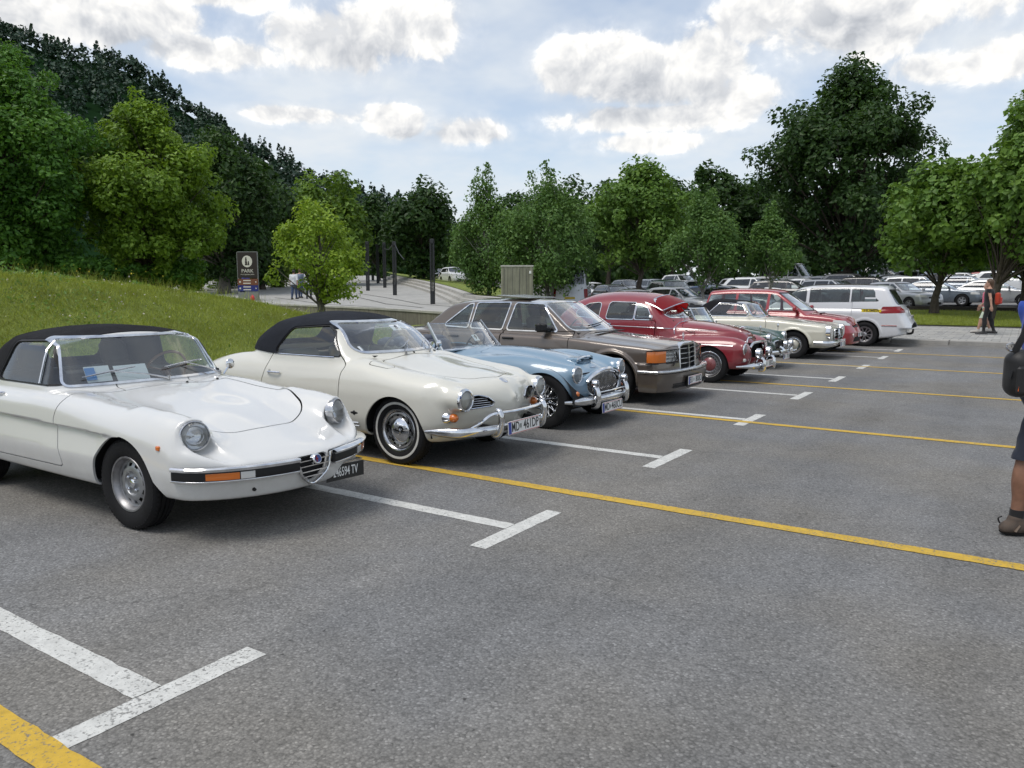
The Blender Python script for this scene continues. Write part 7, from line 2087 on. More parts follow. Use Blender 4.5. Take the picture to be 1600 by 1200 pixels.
    wheels4(c, 2.2, .61, .295, .18, .155, 'wire')
    return c

def build_cream_soft_top():
    CREAM2 = paint('ivory_paint', (.56, .54, .45))
    Tc = cv([(.86,.60),(.78,.70),(.6,.765),(.2,.83),(-.2,.885),(-.6,.925),(-.9,.935),(-2.3,.92),(-2.9,.86),(-3.3,.78),(-3.5,.6)])
    A = cv([(.8,.01),(.6,.03),(0,.0),(-.5,-.01)])
    Wp = cv([(.8,.80),(.5,.83),(0,.86),(-1,.875),(-2.4,.87),(-3.4,.78)])
    Ws = cv([(.18,-.1),(.28,-.03),(.4,0),(.62,0),(.66,-.012),(.8,-.035),(.9,-.075)])
    low = hullf(lambda x, y: Tc(x) - .03 * (y / .8)**2 + A(x) * np.exp(-((y - .68) / .13)**2), lambda x, y: .26 + 0 * x, lambda x, z: Wp(x) + Ws(z),
                lambda y, z: .80 - .06 * (y / .8)**2 - .06 * (y / .8)**8 - .2 * np.clip(.4 - z, 0, 1), lambda y, z: -3.45 + .1 * (y / .8)**2 + .15 * np.abs(z - .6), .07, .06, .1, .05)
    Rt = cv([(-1.0,1.20),(-1.22,1.275),(-1.6,1.315),(-2.0,1.33),(-2.2,1.25),(-2.45,.95)])
    Rw = cv([(.85,.745),(1.0,.70),(1.15,.63),(1.3,.56)])
    top = hullf(lambda x, y: Rt(x) - .05 * (y / .6)**2, lambda x, y: .5 + 0 * x, lambda x, z: Rw(z) + 0 * x, lambda y, z: -.82 - (z - .93) * .85 - .14 * (y / .65)**2 - .05 * (y / .65)**6,
                lambda y, z: -2.42 + .45 * (z - .93), .06, .03, .06, .05)
    def f(x, y, z):
        d = smin(low(x, y, z), top(x, y, z), .015)
        for x0 in (0, -2.4):
            k = np.sqrt((x - x0)**2 + (z - .31)**2)
            d = smin(d, smax(np.sqrt((k - .37)**2 + (np.abs(y) - .845)**2) - .025, .32 - z, .02), .03)
        return d
    c = Car('soft_top_coupe', 'cream two-seat cabriolet with black soft top behind the green roadster', (-4.40, 18.98, 0), f, (-3.6, -.97, .18), (1.0, .97, 1.40), .034, CREAM2, group='classic cars parked in a row')
    ws = psdf(rpoly([(-.62, .95), (.62, .95), (.53, 1.245), (-.53, 1.245)], .04))
    c.pane('windscreen', lambda x, y, z, n: np.maximum(ws(y, z), -1.4 - x), GLASSV, CHROME, .03, fname='windscreen_frame', foff=.006)
    sw = psdf(rpoly([(-1.07, .945), (-1.27, 1.22), (-1.80, 1.25), (-2.10, .95)], .03))
    for sg in (-1, 1): c.pane('side_window', lambda x, y, z, n: np.maximum(sw(x, z), .2 - sg * y), GLASS, CHROME, .014)
    c.panel('soft_top', lambda x, y, z, n: np.maximum(np.maximum(.945 - z, x - (-1.13 - .14 * (y / .65)**2)), np.where(z > 1.23, -1, x + 1.3)), 0, CANVAS, off=.008)
    for sg in (-1, 1):
        d = psdf(rpoly([(-.70, .96), (-.62, .80), (-.68, .34), (-1.95, .34), (-2.0, .96)], [.01, .12, .05, .05, .01])); dr = c.panel('door', lambda x, y, z, n: np.maximum(d(x, z), .3 - sg * y))
        h = c.hit((-1.85, sg * 1.4, .82), (0, -sg, 0)); MB().box((h[0], h[1] + sg * .015, h[2]), (.15, .02, .022), bev=.006).build('handle', CHROME, dr)
        MB().tube([(-1.05, sg * .80, .93), (-1.05, sg * .83, .97)], .007, 6).lathe([(.001, .02), (.05, .012), (.055, -.012), (.001, -.02)], (-1.05, sg * .84, 1.02), 'x', 16).build('door_mirror', CHROME, c.r)
    bon = psdf(rpoly([(-.68, -.60), (.72, -.50), (.74, .50), (-.68, .60)], .05)); c.panel('bonnet', lambda x, y, z, n: np.maximum(bon(x, y), .3 - n[:, 2]), .007)
    c.arch(0, .31, .36); c.arch(-2.4, .31, .36)
    for x0 in (0, -2.4): c.liner(x0, .31, .40, .45, .82)
    gp = psdf(rpoly([(-.44, .46), (.44, .46), (.42, .67), (-.42, .67)], .05)); c.drop(lambda x, y, z, n: np.maximum(gp(y, z), .4 - x))
    c.body()
    MB().box((-1.4, 0, .26), (3.6, 1.3, .05)).build('underbody', BLACK, c.r)
    MB().box((.62, 0, .56), (.02, .92, .26)).build('grille_backing', BLACK, c.r)
    g = MB().tube([(.80, y, z) for y, z in rpoly([(-.45, .45), (.45, .45), (.43, .68), (-.43, .68)], .05, 4)], .016, 6, closed=True).build('grille_surround', CHROME, c.r)
    MB().box((.79, 0, .535), (.02, .86, .014)).box((.79, 0, .60), (.02, .86, .014)).build('grille_bar', CHROME, g)
    s = MB().tube([(0, .11 * math.cos(a), .11 * math.sin(a)) for a in np.linspace(0, 2 * PI, 28, endpoint=False)], .011, 6, closed=True)
    for k in range(3): a = PI / 2 + k * 2 * PI / 3; s.tube([(0, 0, 0), (0, .11 * math.cos(a), .11 * math.sin(a))], [.02, .006], 6)
    s.build('grille_star', CHROME, g, loc=(.815, 0, .565))
    for sg in (-1, 1):
        P = rpoly([(.57, .47), (.76, .47), (.79, .62), (.74, .76), (.60, .76), (.56, .62)], .07, 5)
        hl = MB().prism([(sg * y, z) for y, z in P], .66, .775, 'x').build('headlamp', CHROME, c.r)
        P2 = rpoly([(.585, .49), (.745, .49), (.77, .62), (.725, .74), (.615, .74), (.58, .62)], .06, 5)
        MB().prism([(sg * y, z) for y, z in P2], .77, .79, 'x').build('lamp_glass', pbsdf('lamp_pale_glass', (.5, .5, .47), .15, coat=1), hl)
    pth = [(.46, -.88)] + [(.66, -.885)] + [(.86 - .05 * (y / .8)**2 - .1 * abs(y / .87)**10, y) for y in np.linspace(-.86, .86, 25)] + [(.66, .885), (.46, .88)]
    b = MB().sweep([(x, y, .375) for x, y in pth], [(-.03, -.05), (.012, -.05), (.03, -.015), (.03, .02), (.012, .05), (-.03, .05)]).build('bumper', CHROME, c.r, sharp=60)
    plate(c.r, (.91, .0, .33), 'G 113SL', .52, .12)
    MB().box((-1.8, 0, .42), (1.7, 1.3, .05)).build('cabin_floor', CARPET, c.r)
    MB().prism([(-.82, .5), (-.84, .92), (-1.0, .93), (-1.15, .8)], -.56, .56).build('dashboard', VINYL, c.r)
    for y in (-.36, .36): seat(c.r, -1.7, y, .40, VINYL, .5, .5)
    steering(c.r, (-1.3, .36, .93), .2)
    wheels4(c, 2.4, .745, .315, .19, .175, 'pagoda', CREAM2)
    return c

def modern(name, label, loc, P, mat, h=.045, rz=0, group=None, wheel='far10', glass=None, detail=1):
    """a present-day car from a handful of profile numbers; x=0 at the front axle"""
    g = P.get
    L0, wb, L1, hw, hh = P['nose'], P['wb'], P['tail'], P['hw'], P['h']
    hb, belt, cowl = P['hood'], P['belt'], P['cowl']      # hood height at nose, belt z, cowl x
    wt, rt, rb = P['wtop'], P['rtop'], P['rbase']         # windscreen top x, rear roof x, tailgate base x
    Tc = cv([(L0, hb - .12), (L0 - .15, hb), (L0 * .3, hb + .6 * (belt - hb)), (cowl, belt), (cowl - .5, belt + .02), (rb, belt + g('deckdz', .05)), (-wb - L1 + .08, belt + g('deckdz', .05) - .06)])
    Wp = cv([(L0, hw - .13), (L0 - .3, hw - .05), (0, hw - .01), (-wb / 2, hw), (-wb, hw - .01), (-wb - L1 + .3, hw - .05), (-wb - L1, hw - .12)])
    Ws = cv([(.15, -.06), (.28, -.02), (.45, 0), (.65, 0), (belt - .05, -.03), (belt + .1, -.075)])
    nl = g('lean', .35)
    low = hullf(lambda x, y: Tc(x) - .06 * (y / hw)**2, lambda x, y: .20 + 0 * x, lambda x, z: Wp(x) + Ws(z),
                lambda y, z: L0 - .14 * (y / hw)**2 - .08 * (y / hw)**6 - nl * np.clip(z - .5, 0, 1) - .2 * np.clip(.35 - z, 0, 1),
                lambda y, z: -wb - L1 + .10 * (y / hw)**2 + .06 * (y / hw)**6 + .12 * np.clip(z - .55, 0, 1) + .15 * np.clip(.4 - z, 0, 1), .09, .09, .08, .05)
    sl = (cowl - wt) / (hh - .06 - belt)
    sr = (rt - rb) / (hh - .08 - belt - .05)
    Rt = cv([(wt + .3, hh - .17), (wt, hh - .055), (wt - .4, hh - .01), ((wt + rt) / 2 - .2, hh), (rt + .1, hh - .04), (rt - .15, hh - .10)])
    Rw = cv([(belt - .05, hw - .075), (belt + .1, hw - .12), (hh - .2, hw - .225), (hh - .02, hw - .30)])
    top = hullf(lambda x, y: Rt(x) - .06 * (y / .6)**2, lambda x, y: .4 + 0 * x, lambda x, z: Rw(z) + np.clip((x - wt) * -.06, -.2, 0) * 0,
                lambda y, z: cowl - (z - belt) * sl - .22 * (y / hw)**2 - .05 * (y / hw)**6, lambda y, z: rb + (z - belt - .05) * sr + .10 * (y / hw)**2, .08, .05, .06, .05)
    f = lambda x, y, z: smin(low(x, y, z), top(x, y, z), .03)
    c = Car(name, label, loc, f, (-wb - L1 - .12, -hw - .1, .13), (L0 + .12, hw + .1, hh + .06), h, mat, rz, group)
    gl = glass or GLASSD
    b0 = belt + .04; t0 = hh - .13
    ws = psdf(rpoly([(-hw + .19, b0 + .02), (hw - .19, b0 + .02), (hw - .29, t0), (-hw + .29, t0)], .05))
    c.pane('windscreen', lambda x, y, z, n: np.maximum(ws(y, z), (wt - .25) - x), GLASSV, TRIMBLK, .02, fname='windscreen_seal', foff=.002)
    c.pane('rear_window', lambda x, y, z, n: np.maximum(psdf(rpoly([(-hw + .22, b0 + g('rwup', .08)), (hw - .22, b0 + g('rwup', .08)), (hw - .30, t0 - .01), (-hw + .30, t0 - .01)], .06))(y, z), x - (rt + .12)), gl)
    fx = cowl - .32; xt = wt - .10
    cuts = g('pillars', [-wb * .5])
    rear = g('wrear', rb + .25); rearT = g('wrearT', rt - .0)
    xs = [None] + cuts + [None]
    for sg in (-1, 1):
        for i in range(len(xs) - 1):
            A0 = (fx, b0) if i == 0 else (cuts[i - 1] - .05, b0); A1 = (xt, t0 - .02) if i == 0 else (cuts[i - 1] - .02, t0 - .01)
            B0 = (rear, b0 + .03) if i == len(xs) - 2 else (cuts[i] + .03, b0); B1 = (rearT, t0 - .04) if i == len(xs) - 2 else (cuts[i] + .04, t0 - .01)
            p = psdf(rpoly([A0, A1, B1, B0], .035))
            c.pane('side_window', lambda x, y, z, n: np.maximum(p(x, z), .25 - sg * y), GLASS if i == 0 else gl)
    if detail:
        for sg in (-1, 1):
            xs2 = [cowl - .28] + [q for q in cuts if q > -wb + .1] + [-wb + .42]
            for i in range(len(xs2) - 1):
                d = psdf(rpoly([(xs2[i], belt + .02), (xs2[i], .30), (xs2[i + 1], .30), (xs2[i + 1], belt + .02)], .06))
                dr = c.panel('door', lambda x, y, z, n: np.maximum(d(x, z), .3 - sg * y), .008)
                if dr is not None:
                    hh_ = c.hit((xs2[i + 1] + .16, sg * 1.5, belt - .10), (0, -sg, 0))
                    if hh_ is not None: MB().box((hh_[0], hh_[1] + sg * .015, hh_[2]), (.17, .025, .03), bev=.008).build('handle', mat, dr)
        bon = psdf(rpoly([(cowl + .06, -hw + .20), (L0 - .22, -hw + .25), (L0 - .10, -.3), (L0 - .10, .3), (L0 - .22, hw - .25), (cowl + .06, hw - .20)], .06))
        c.panel('bonnet', lambda x, y, z, n: np.maximum(bon(x, y), .3 - n[:, 2]), .008)
    rr = g('R', .32)
    c.arch(0, rr, rr + .05); c.arch(-wb, rr, rr + .05)
    for x0 in (0, -wb): c.liner(x0, rr, rr + .06, hw - .36, hw - .05)
    # lamps cut out of the skin so that they follow it
    lz = g('lz', hb - .13)
    for sg in (-1, 1):
        q = psdf(rpoly([(hw - .36, lz - .05), (hw - .40, lz + .05), (hw + .05, lz + .10), (hw + .05, lz - .03)], .04))
        hl = shell('headlight', c.take(lambda x, y, z, n: np.maximum(q(sg * y, z), (L0 - .5) - x)), CLEARLENS, c.r, .01, .002)
        q2 = psdf(rpoly([(hw - .22, g('tz0', .72)), (hw - .26, g('tz1', .95)), (hw + .05, g('tz1', .95)), (hw + .05, g('tz0', .72))], .04))
        tl = shell('tail_light', c.take(lambda x, y, z, n: np.maximum(q2(sg * y, z), x - (-wb - L1 + .34))), REDLENS, c.r, .01, .002)
    gr = psdf(rpoly([(-.42, lz - .10), (.42, lz - .10), (.36, lz + .0), (-.36, lz + .0)], .03))
    shell('grille', c.take(lambda x, y, z, n: np.maximum(gr(y, z), (L0 - .4) - x)), TRIMBLK, c.r, .0, -.012)
    g2 = psdf(rpoly([(-.5, .27), (.5, .27), (.46, .39), (-.46, .39)], .04))
    shell('air_intake', c.take(lambda x, y, z, n: np.maximum(g2(y, z), (L0 - .4) - x)), BLACK, c.r, .0, -.015)
    c.body()
    MB().box((-wb / 2, 0, .21), (wb + .5, 2 * hw - .5, .05)).build('underbody', BLACK, c.r)
    for sg in (-1, 1):
        m = MB().box((fx - .02, sg * (hw + .06), b0 + .06), (.10, .19, .13), bev=.035).box((fx, sg * (hw - .05), b0 + .0), (.08, .10, .05), bev=.015)
        m.build('door_mirror', g('mirror', mat), c.r)
    MB().box((-wb * .5, 0, .45), (wb * .8, 2 * hw - .4, .1)).build('cabin_floor', CARPET, c.r)
    MB().prism([(cowl + .0, .6), (cowl - .10, belt - .01), (cowl - .42, belt - .02), (cowl - .5, .6)], -hw + .22, hw - .22).build('dashboard', VINYL, c.r)
    for y in (-.36, .36): seat(c.r, fx - .75, y, .42, VINYL, .55, .5, head=True)
    if detail: MB().box((-wb + .35, 0, .75), (.25, 1.2, .6), bev=.1).build('rear_seat', VINYL, c.r)
    wheels4(c, wb, hw - .10, rr, rr * .62, .20, wheel)
    return c

def build_red_hatch():
    REDM = paint('bright_red_paint', (.30, .012, .02))
    c = modern('red_hatchback', 'bright red modern hatchback parked between the cream cabriolet and the white people carrier', (-4.30, 21.25, 0),
               dict(nose=.78, wb=2.63, tail=.62, hw=.845, h=1.60, hood=.85, belt=.98, cowl=-.28, wtop=-1.10, rtop=-3.0, rbase=-3.15, pillars=[-1.36, -2.2], lean=.55, R=.31, wrear=-3.02, wrearT=-2.92), REDM, .034, group='modern cars at the end of the row', glass=GLASS)
    for sg in (-1, 1):
        p = c.hit((2, sg * .50, .43), (-1, 0, 0)); MB().lathe([(.055, -.02), (.055, .006), (.001, .012)], axis='x', seg=18).build('fog_lamp', CLEARLENS, c.r, loc=p)
    p = c.hit((2, 0, .44), (-1, 0, 0)); plate(c.r, (p[0] + .012, 0, .44), 'KR 29AB', .52, .12)
    p = c.hit((-.10, -.30, 2), (0, 0, -1)); MB().box((p[0], -.25, p[2] + .01), (.06, .5, .02), bev=.008).build('bonnet_scoop', TRIMBLK, c.r)
    return c

def build_white_van():
    """people carrier seen from behind: rear axle at x=0, tail towards +x"""
    WHITE2 = paint('clean_white_paint', (.58, .59, .61))
    Tc = cv([(1.05,1.0),(.9,1.05),(-2.9,1.05),(-3.2,1.0),(-3.6,.90),(-3.85,.72)])
    Wp = cv([(1.05,.78),(.8,.86),(.3,.90),(-2.6,.905),(-3.4,.86),(-3.85,.72)])
    Ws = cv([(.18,-.05),(.3,-.01),(.5,0),(.90,0),(.95,-.012),(1.05,-.03),(1.15,-.06)])
    low = hullf(lambda x, y: Tc(x) - .04 * (y / .9)**2, lambda x, y: cvb(x) + 0 * y, lambda x, z: Wp(x) + Ws(z),
                lambda y, z: 1.0 - .08 * (y / .9)**2 - .08 * (y / .9)**6 - .12 * np.clip(z - .62, 0, 1) - .02 * (1 / (1 + np.exp((z - .63) / .01)) - 1) * 0, lambda y, z: -3.82 + .2 * (y / .9)**2 + .5 * np.clip(z - .6, 0, 1), .07, .07, .1, .05)
    Rt = cv([(.75,1.58),(.5,1.665),(.2,1.70),(-.6,1.725),(-1.3,1.71),(-1.75,1.66),(-2.3,1.45),(-2.9,1.05)])
    Rw = cv([(1.0,.85),(1.15,.825),(1.4,.755),(1.6,.68),(1.72,.60)])
    top = hullf(lambda x, y: Rt(x) - .06 * (y / .7)**2, lambda x, y: .5 + 0 * x, lambda x, z: Rw(z) + 0 * x, lambda y, z: .90 - (z - 1.05) * .62 - .10 * (y / .8)**2 - .04 * (y / .8)**6,
                lambda y, z: -2.95 + (z - 1.02) * 1.75 + .2 * (y / .8)**2, .09, .07, .06, .05)
    def f(x, y, z):
        d = smin(low(x, y, z), top(x, y, z), .03)
        for x0 in (0, -2.92):
            k = np.sqrt((x - x0)**2 + (z - .34)**2)
            d = smin(d, smax(np.sqrt((k - .42)**2 + (np.abs(y) - .885)**2) - .02, .36 - z, .02), .03)
        return d
    c = Car('people_carrier', 'white people carrier seen from behind with yellow side lettering and tow hook', (-3.73, 24.08, 0), f, (-3.95, -1.0, .16), (1.12, 1.0, 1.80), .038, WHITE2, group='modern cars at the end of the row')
    rwp = psdf(rpoly([(-.66, 1.17), (.66, 1.17), (.60, 1.55), (-.60, 1.55)], .07))
    c.pane('rear_window', lambda x, y, z, n: np.maximum(rwp(y, z), .3 - x), GLASSD, TRIMBLK, .02)
    wsp = psdf(rpoly([(-.66, 1.10), (.66, 1.10), (.56, 1.58), (-.56, 1.58)], .06))
    c.pane('windscreen', lambda x, y, z, n: np.maximum(wsp(y, z), x + 1.8), GLASSV)
    wins = [rpoly([(.36, 1.24), (.22, 1.335), (.20, 1.50), (.13, 1.585), (-.40, 1.60), (-.40, 1.22)], [.06, .1, .08, .06, .02, .02]), rpoly([(-.44, 1.215), (-.44, 1.605), (-1.52, 1.60), (-1.52, 1.20)], .025), rpoly([(-1.60, 1.20), (-1.60, 1.595), (-1.95, 1.54), (-2.55, 1.20)], .04)]
    for sg in (-1, 1):
        for k, w in enumerate(wins):
            p = psdf(w); g = c.pane('side_window', lambda x, y, z, n: np.maximum(p(x, z), .3 - sg * y), GLASSD)
            if k == 0 and sg < 0: MB().box((.09, -.775, 1.30), (.28, .006, .10)).build('window_notice', PAPER, c.r)
        q = psdf(rpoly([(.33, .91), (.42, 1.10), (1.2, 1.12), (1.2, .94)], .04))
        shell('tail_light', c.take(lambda x, y, z, n: np.maximum(np.maximum(q(x, z), .5 - sg * y), .3 - x)), REDLENS, c.r, .01, .003)
        for w in (rpoly([(-.36, 1.22), (-.36, .66), (-.50, .50), (-.55, .32), (-1.52, .32), (-1.52, 1.20)], [.02, .2, .2, .05, .05, .02]), rpoly([(-1.56, 1.19), (-1.56, .32), (-2.45, .32), (-2.58, 1.19)], .05)):
            p = psdf(w); dr = c.panel('door', lambda x, y, z, n: np.maximum(p(x, z), .3 - sg * y), .009)
        c.strip('door_rail', [(.30, 1.03), (-.34, 1.03)], .010, BLACK, sg, n=14, off=0)
        c.strip('bumper_reflector', [(.42, .585), (.80, .585)], .016, REDLENS, sg, n=10, off=.0)
        MB().tube(c.line([(.25, sg * .60), (-.3, sg * .62), (-1.4, sg * .60)], 1, .045, 20, 'top'), .016, 6).build('roof_rail', TRIMBLK, c.r)
    c.arch(0, .34, .385); c.arch(-2.92, .34, .385)
    for x0 in (0, -2.92): c.liner(x0, .34, .40, .5, .85)
    c.body()
    YEL = pbsdf('yellow_vinyl', (.72, .55, .02), .4)
    for sg in (-1, 1):
        p = c.hits([(x, sg * 1.5, .975) for x in (-.07, .15, .37)], (0, -sg, 0))
        yb = (p[0][1] + p[2][1]) / 2; bul = abs(p[1][1]) 
        e = MB().box((.15, sg * (abs(yb) + .012), .985), (.50, .004, .075), rz=sg * math.atan2(abs(p[2][1]) - abs(p[0][1]), .44)).build('name_strip', YEL, c.r)
        text('lettering', 'HUMER', .088, INK, e, (.15, sg * (abs(yb) + .016), .985), (PI / 2, 0, (0 if sg < 0 else PI) + sg * math.atan2(abs(p[2][1]) - abs(p[0][1]), .44)), .001, xs=1.35, bold=.001)
    p = c.hit((2, 0, .80), (-1, 0, 0)); plate(c.r, (p[0] + .01, 0, .80), 'KL 48HM', .52, .12)
    MB().tube(spline([(.80, 0, .36), (.98, 0, .34), (1.08, 0, .36), (1.11, 0, .42)], 14), [.03] * 13 + [.022] * 20, 8).ell((1.11, 0, .45), (.03, .03, .03), 12, 8).build('tow_hook', TRIMBLK, c.r)
    MB().box((-1.4, 0, .22), (3.9, 1.4, .05)).build('underbody', BLACK, c.r)
    MB().box((-1.3, 0, .50), (3.0, 1.5, .06)).build('cabin_floor', CARPET, c.r)
    for x, ry in ((-2.0, PI), (-1.1, PI), (-.25, PI)):
        for y in (-.48, 0, .48) if x > -1.5 else (-.42, .42): seat(c.r, x, y, .55, VINYL, .58, .44, head=True, rz=PI)
    wheels4b(c)
    return c
cvb = cv([(1.0, .34), (.6, .26), (.2, .22), (-3.6, .22)])
def wheels4b(c):
    for x in (0, -2.92):
        for sg in (-1, 1): add_wheel(c.r, x, sg * .80, .335, .215, .215, 'alloy10')

# ================================================================== people
SKIN = pbsdf('skin_light', (.42, .24, .17), .5, var=.12, vscale=9); SKINT = pbsdf('skin_tanned', (.21, .105, .065), .5, var=.2, vscale=14)
def cloth(name, col, rough=.85):
    return pbsdf(name, col, rough, var=.18, vscale=7, bump=.25, bscale=60, sheen=.1)
class Person:
    """figure grown from joints; x forward, y left, z up"""
    def __init__(s, label, loc, rz, J, h=.02, skin=SKIN, group=None, k=1.0, name='person'):
        s.root = empty(name, loc, rz); tag(s.root, label, 'person', group); s.J = J; s.h = h; s.k = k
        lo = np.min([v for v in J.values()], 0) - .17; hi = np.max([v for v in J.values()], 0) + .17; hi[2] += .10
        s.lo, s.hi = lo, hi
        V, F, N = snet(s.f, lo, hi, h, 2)
        obj_np('body', V, F, skin, s.root, N=N); s.hands(skin)
    def limb(s, p, names, rad, k=.03):
        d = None
        for a, b, ra, rb in zip(names[:-1], names[1:], rad[:-1], rad[1:]):
            q = sd_cone(p, s.J[a], s.J[b], ra, rb); d = q if d is None else smin(d, q, k)
        return d
    def f(s, x, y, z):
        p = (x, y, z); J = s.J; b = s.k
        d = smin(sd_ell(p, J['pelvis'], (.115 * b, .165 * b, .13)), sd_ell(p, J['chest'], (.12 * b, .175 * b, .21)), .12)
        d = smin(d, sd_cone(p, J['pelvis'], J['chest'], .12 * b, .125 * b), .08)
        for sd in ('l', 'r'):
            d = smin(d, s.limb(p, ['hip' + sd, 'knee' + sd, 'ankle' + sd], [.088 * b, .056 * b, .036]), .05)
            # calf
            K, A = np.array(J['knee' + sd]), np.array(J['ankle' + sd]); c = K * .68 + A * .32; c = c + np.array([-.018, 0, 0])
            d = smin(d, sd_ell(p, c, (.052, .05, .12)), .04)
            T = np.array(J['toe' + sd]); d = smin(d, sd_cone(p, A + np.array([0, 0, -.045]), T, .04, .030), .03)
            d = smin(d, s.limb(p, ['chest_' + sd, 'sh' + sd, 'el' + sd, 'wr' + sd], [.09, .058 * b, .040 * b, .027]), .05)
        d = smin(d, s.limb(p, ['chest', 'neck', 'head'], [.07, .052, .05]), .05)
        H = np.array(J['head']); fw = s.face; q = (x - H[0], y - H[1], z - H[2])
        u = q[0] * fw[0] + q[1] * fw[1]; v = -q[0] * fw[1] + q[1] * fw[0]; P = (u, v, q[2])
        hd = smin(sd_ell(P, (-.005, 0, .03), (.098, .077, .105)), sd_ell(P, (.028, 0, -.055), (.062, .055, .065)), .04)
        hd = smin(hd, sd_cone(P, (.085, 0, .02), (.108, 0, -.018), .009, .015), .015)       # nose
        hd = smin(hd, sd_ell(P, (.083, 0, -.062), (.012, .024, .007)), .01)                   # lips
        hd = smin(hd, sd_ell(P, (0, .08, .0), (.018, .010, .03)), .008); hd = smin(hd, sd_ell(P, (0, -.08, .0), (.018, .010, .03)), .008)
        for sy in (-1, 1): hd = smax(hd, -sd_ell(P, (.102, sy * .032, .018), (.018, .017, .011)), .012)
        return smin(d, hd, .02)
    face = (1, 0)
    def hands(s, skin):
        """palm, four fingers and a thumb on each wrist"""
        for sd in ('l', 'r'):
            W = np.array(s.J['wr' + sd]); E = np.array(s.J['el' + sd]); t = (W - E) / np.linalg.norm(W - E); side = np.array([1., 0, 0]) - t * t[0]; side /= np.linalg.norm(side); n = np.cross(t, side)
            def fh(x, y, z):
                p = (x, y, z); d = sd_cone(p, W - t * .05, W + t * .02, .029, .025)
                d = smin(d, sd_cone(p, W + t * .03 - side * .014, W + t * .085 - side * .016, .022, .020), .015); d = smin(d, sd_cone(p, W + t * .03 + side * .014, W + t * .085 + side * .018, .022, .019), .015)
                for o, L in ((-.030, .055), (-.010, .070), (.010, .074), (.030, .066)):
                    a = W + t * .09 + side * o; m = a + t * L * .55 + n * .006; e = m + t * L * .40 + n * .022
                    d = smin(d, np.minimum(sd_cone(p, a, m, .0095, .009), sd_cone(p, m, e, .009, .0075)), .006)
                a = W + t * .035 + side * .030; m = a + t * .035 + side * .022; e = m + t * .03 + n * .006
                return smin(d, np.minimum(sd_cone(p, a, m, .012, .010), sd_cone(p, m, e, .010, .008)), .008)
            q = np.array([W - t * .05, W + t * .20]); V, F, N = snet(fh, q.min(0) - .07, q.max(0) + .07, .009, 2)
            obj_np('hand', V, F, skin, s.root, N=N)
    def wear(s, name, mat, fn, t=.012, z0=0, z1=2.2, rough=0):
        """a garment: the body grown by t and kept where fn<0"""
        wr = (lambda x, y, z: .004 * np.sin(x * 40 + z * 33) * np.sin(y * 37 - z * 21)) if rough else (lambda x, y, z: 0)
        M = snet(lambda x, y, z: s.f(x, y, z) - t - wr(x, y, z), (s.lo[0], s.lo[1], max(s.lo[2], z0 - .06)), (s.hi[0], s.hi[1], min(s.hi[2], z1 + .06)), s.h, 2)
        V = M[0]; a, _ = cut(M, fn(V[:, 0], V[:, 1], V[:, 2]))
        return shell(name, a, mat, s.root, .01)
    def eyes(s):
        H = s.J['head']; fw = s.face
        for sy in (-1, 1):
            e = MB().ell((0, 0, 0), (.012, .014, .011), 10, 6).build('eye', pbsdf('eye_white', (.6, .58, .55), .2), s.root); e.location = (H[0] + .088 * fw[0] - sy * .032 * fw[1], H[1] + .088 * fw[1] + sy * .032 * fw[0], H[2] + .018)
            i = MB().ell((.0095, 0, 0), (.004, .007, .007), 8, 5).build('iris', INK, e); e.rotation_euler = (0, 0, math.atan2(fw[1], fw[0]))
    def hair(s, mat, long=0., t=.018):
        H = np.array(s.J['head']); fw = s.face
        def fh(x, y, z):
            u = (x - H[0]) * fw[0] + (y - H[1]) * fw[1]; v = -(x - H[0]) * fw[1] + (y - H[1]) * fw[0]; w = z - H[2]
            d = sd_ell((u, v, w), (-.012, 0, .035), (.108, .088, .108)) + .004 * np.sin(v * 160) * np.sin(u * 90)
            d = smax(d, u - .045 - np.clip(w - .06, 0, 1) * 1.4, .02); d = smax(d, -.05 - w + np.clip(u + .02, 0, 1) * 1.1, .02)
            if long: d = smin(d, sd_cone((u, v, w), (-.07, 0, .03), (-.10, .03, -long), .055, .028), .04)
            return d
        V, F, N = snet(fh, H - np.array([.25, .25, long + .15]), H + np.array([.25, .25, .2]), s.h * .8, 2)
        obj_np('hair', V, F, mat, s.root, N=N)
    def shoes(s, mat, sole, t=.014):
        for sd in ('l', 'r'):
            A, T = np.array(s.J['ankle' + sd]), np.array(s.J['toe' + sd])
            dirn = T - A; dirn[2] = 0; dirn /= np.linalg.norm(dirn); heel = A - dirn * .055; zb = min(A[2] - .085, T[2] - .03)
            def fs(x, y, z):
                d = smin(sd_cone((x, y, z), (*heel[:2], zb + .045), (*(A + dirn * .06)[:2], zb + .05), .043, .046), sd_cone((x, y, z), (*(A + dirn * .06)[:2], zb + .045), (*(T + dirn * .01)[:2], zb + .035), .046, .038), .03)
                d = smin(d, sd_cone((x, y, z), (*A[:2], zb + .05), (*A[:2], zb + .10), .047, .046), .03)
                return smax(d, zb + .004 - z, .01)
            lo = np.minimum(heel, T) - .08; hi = np.maximum(heel, T) + .08; lo[2] = zb - .03; hi[2] = zb + .17
            M = snet(fs, lo, hi, s.h * .55, 2); a, b = cut(M, M[0][:, 2] - (zb + .024)); sh = shell('shoe', b, mat, s.root, .004); shell('sole', a, sole, sh, .0, .004)
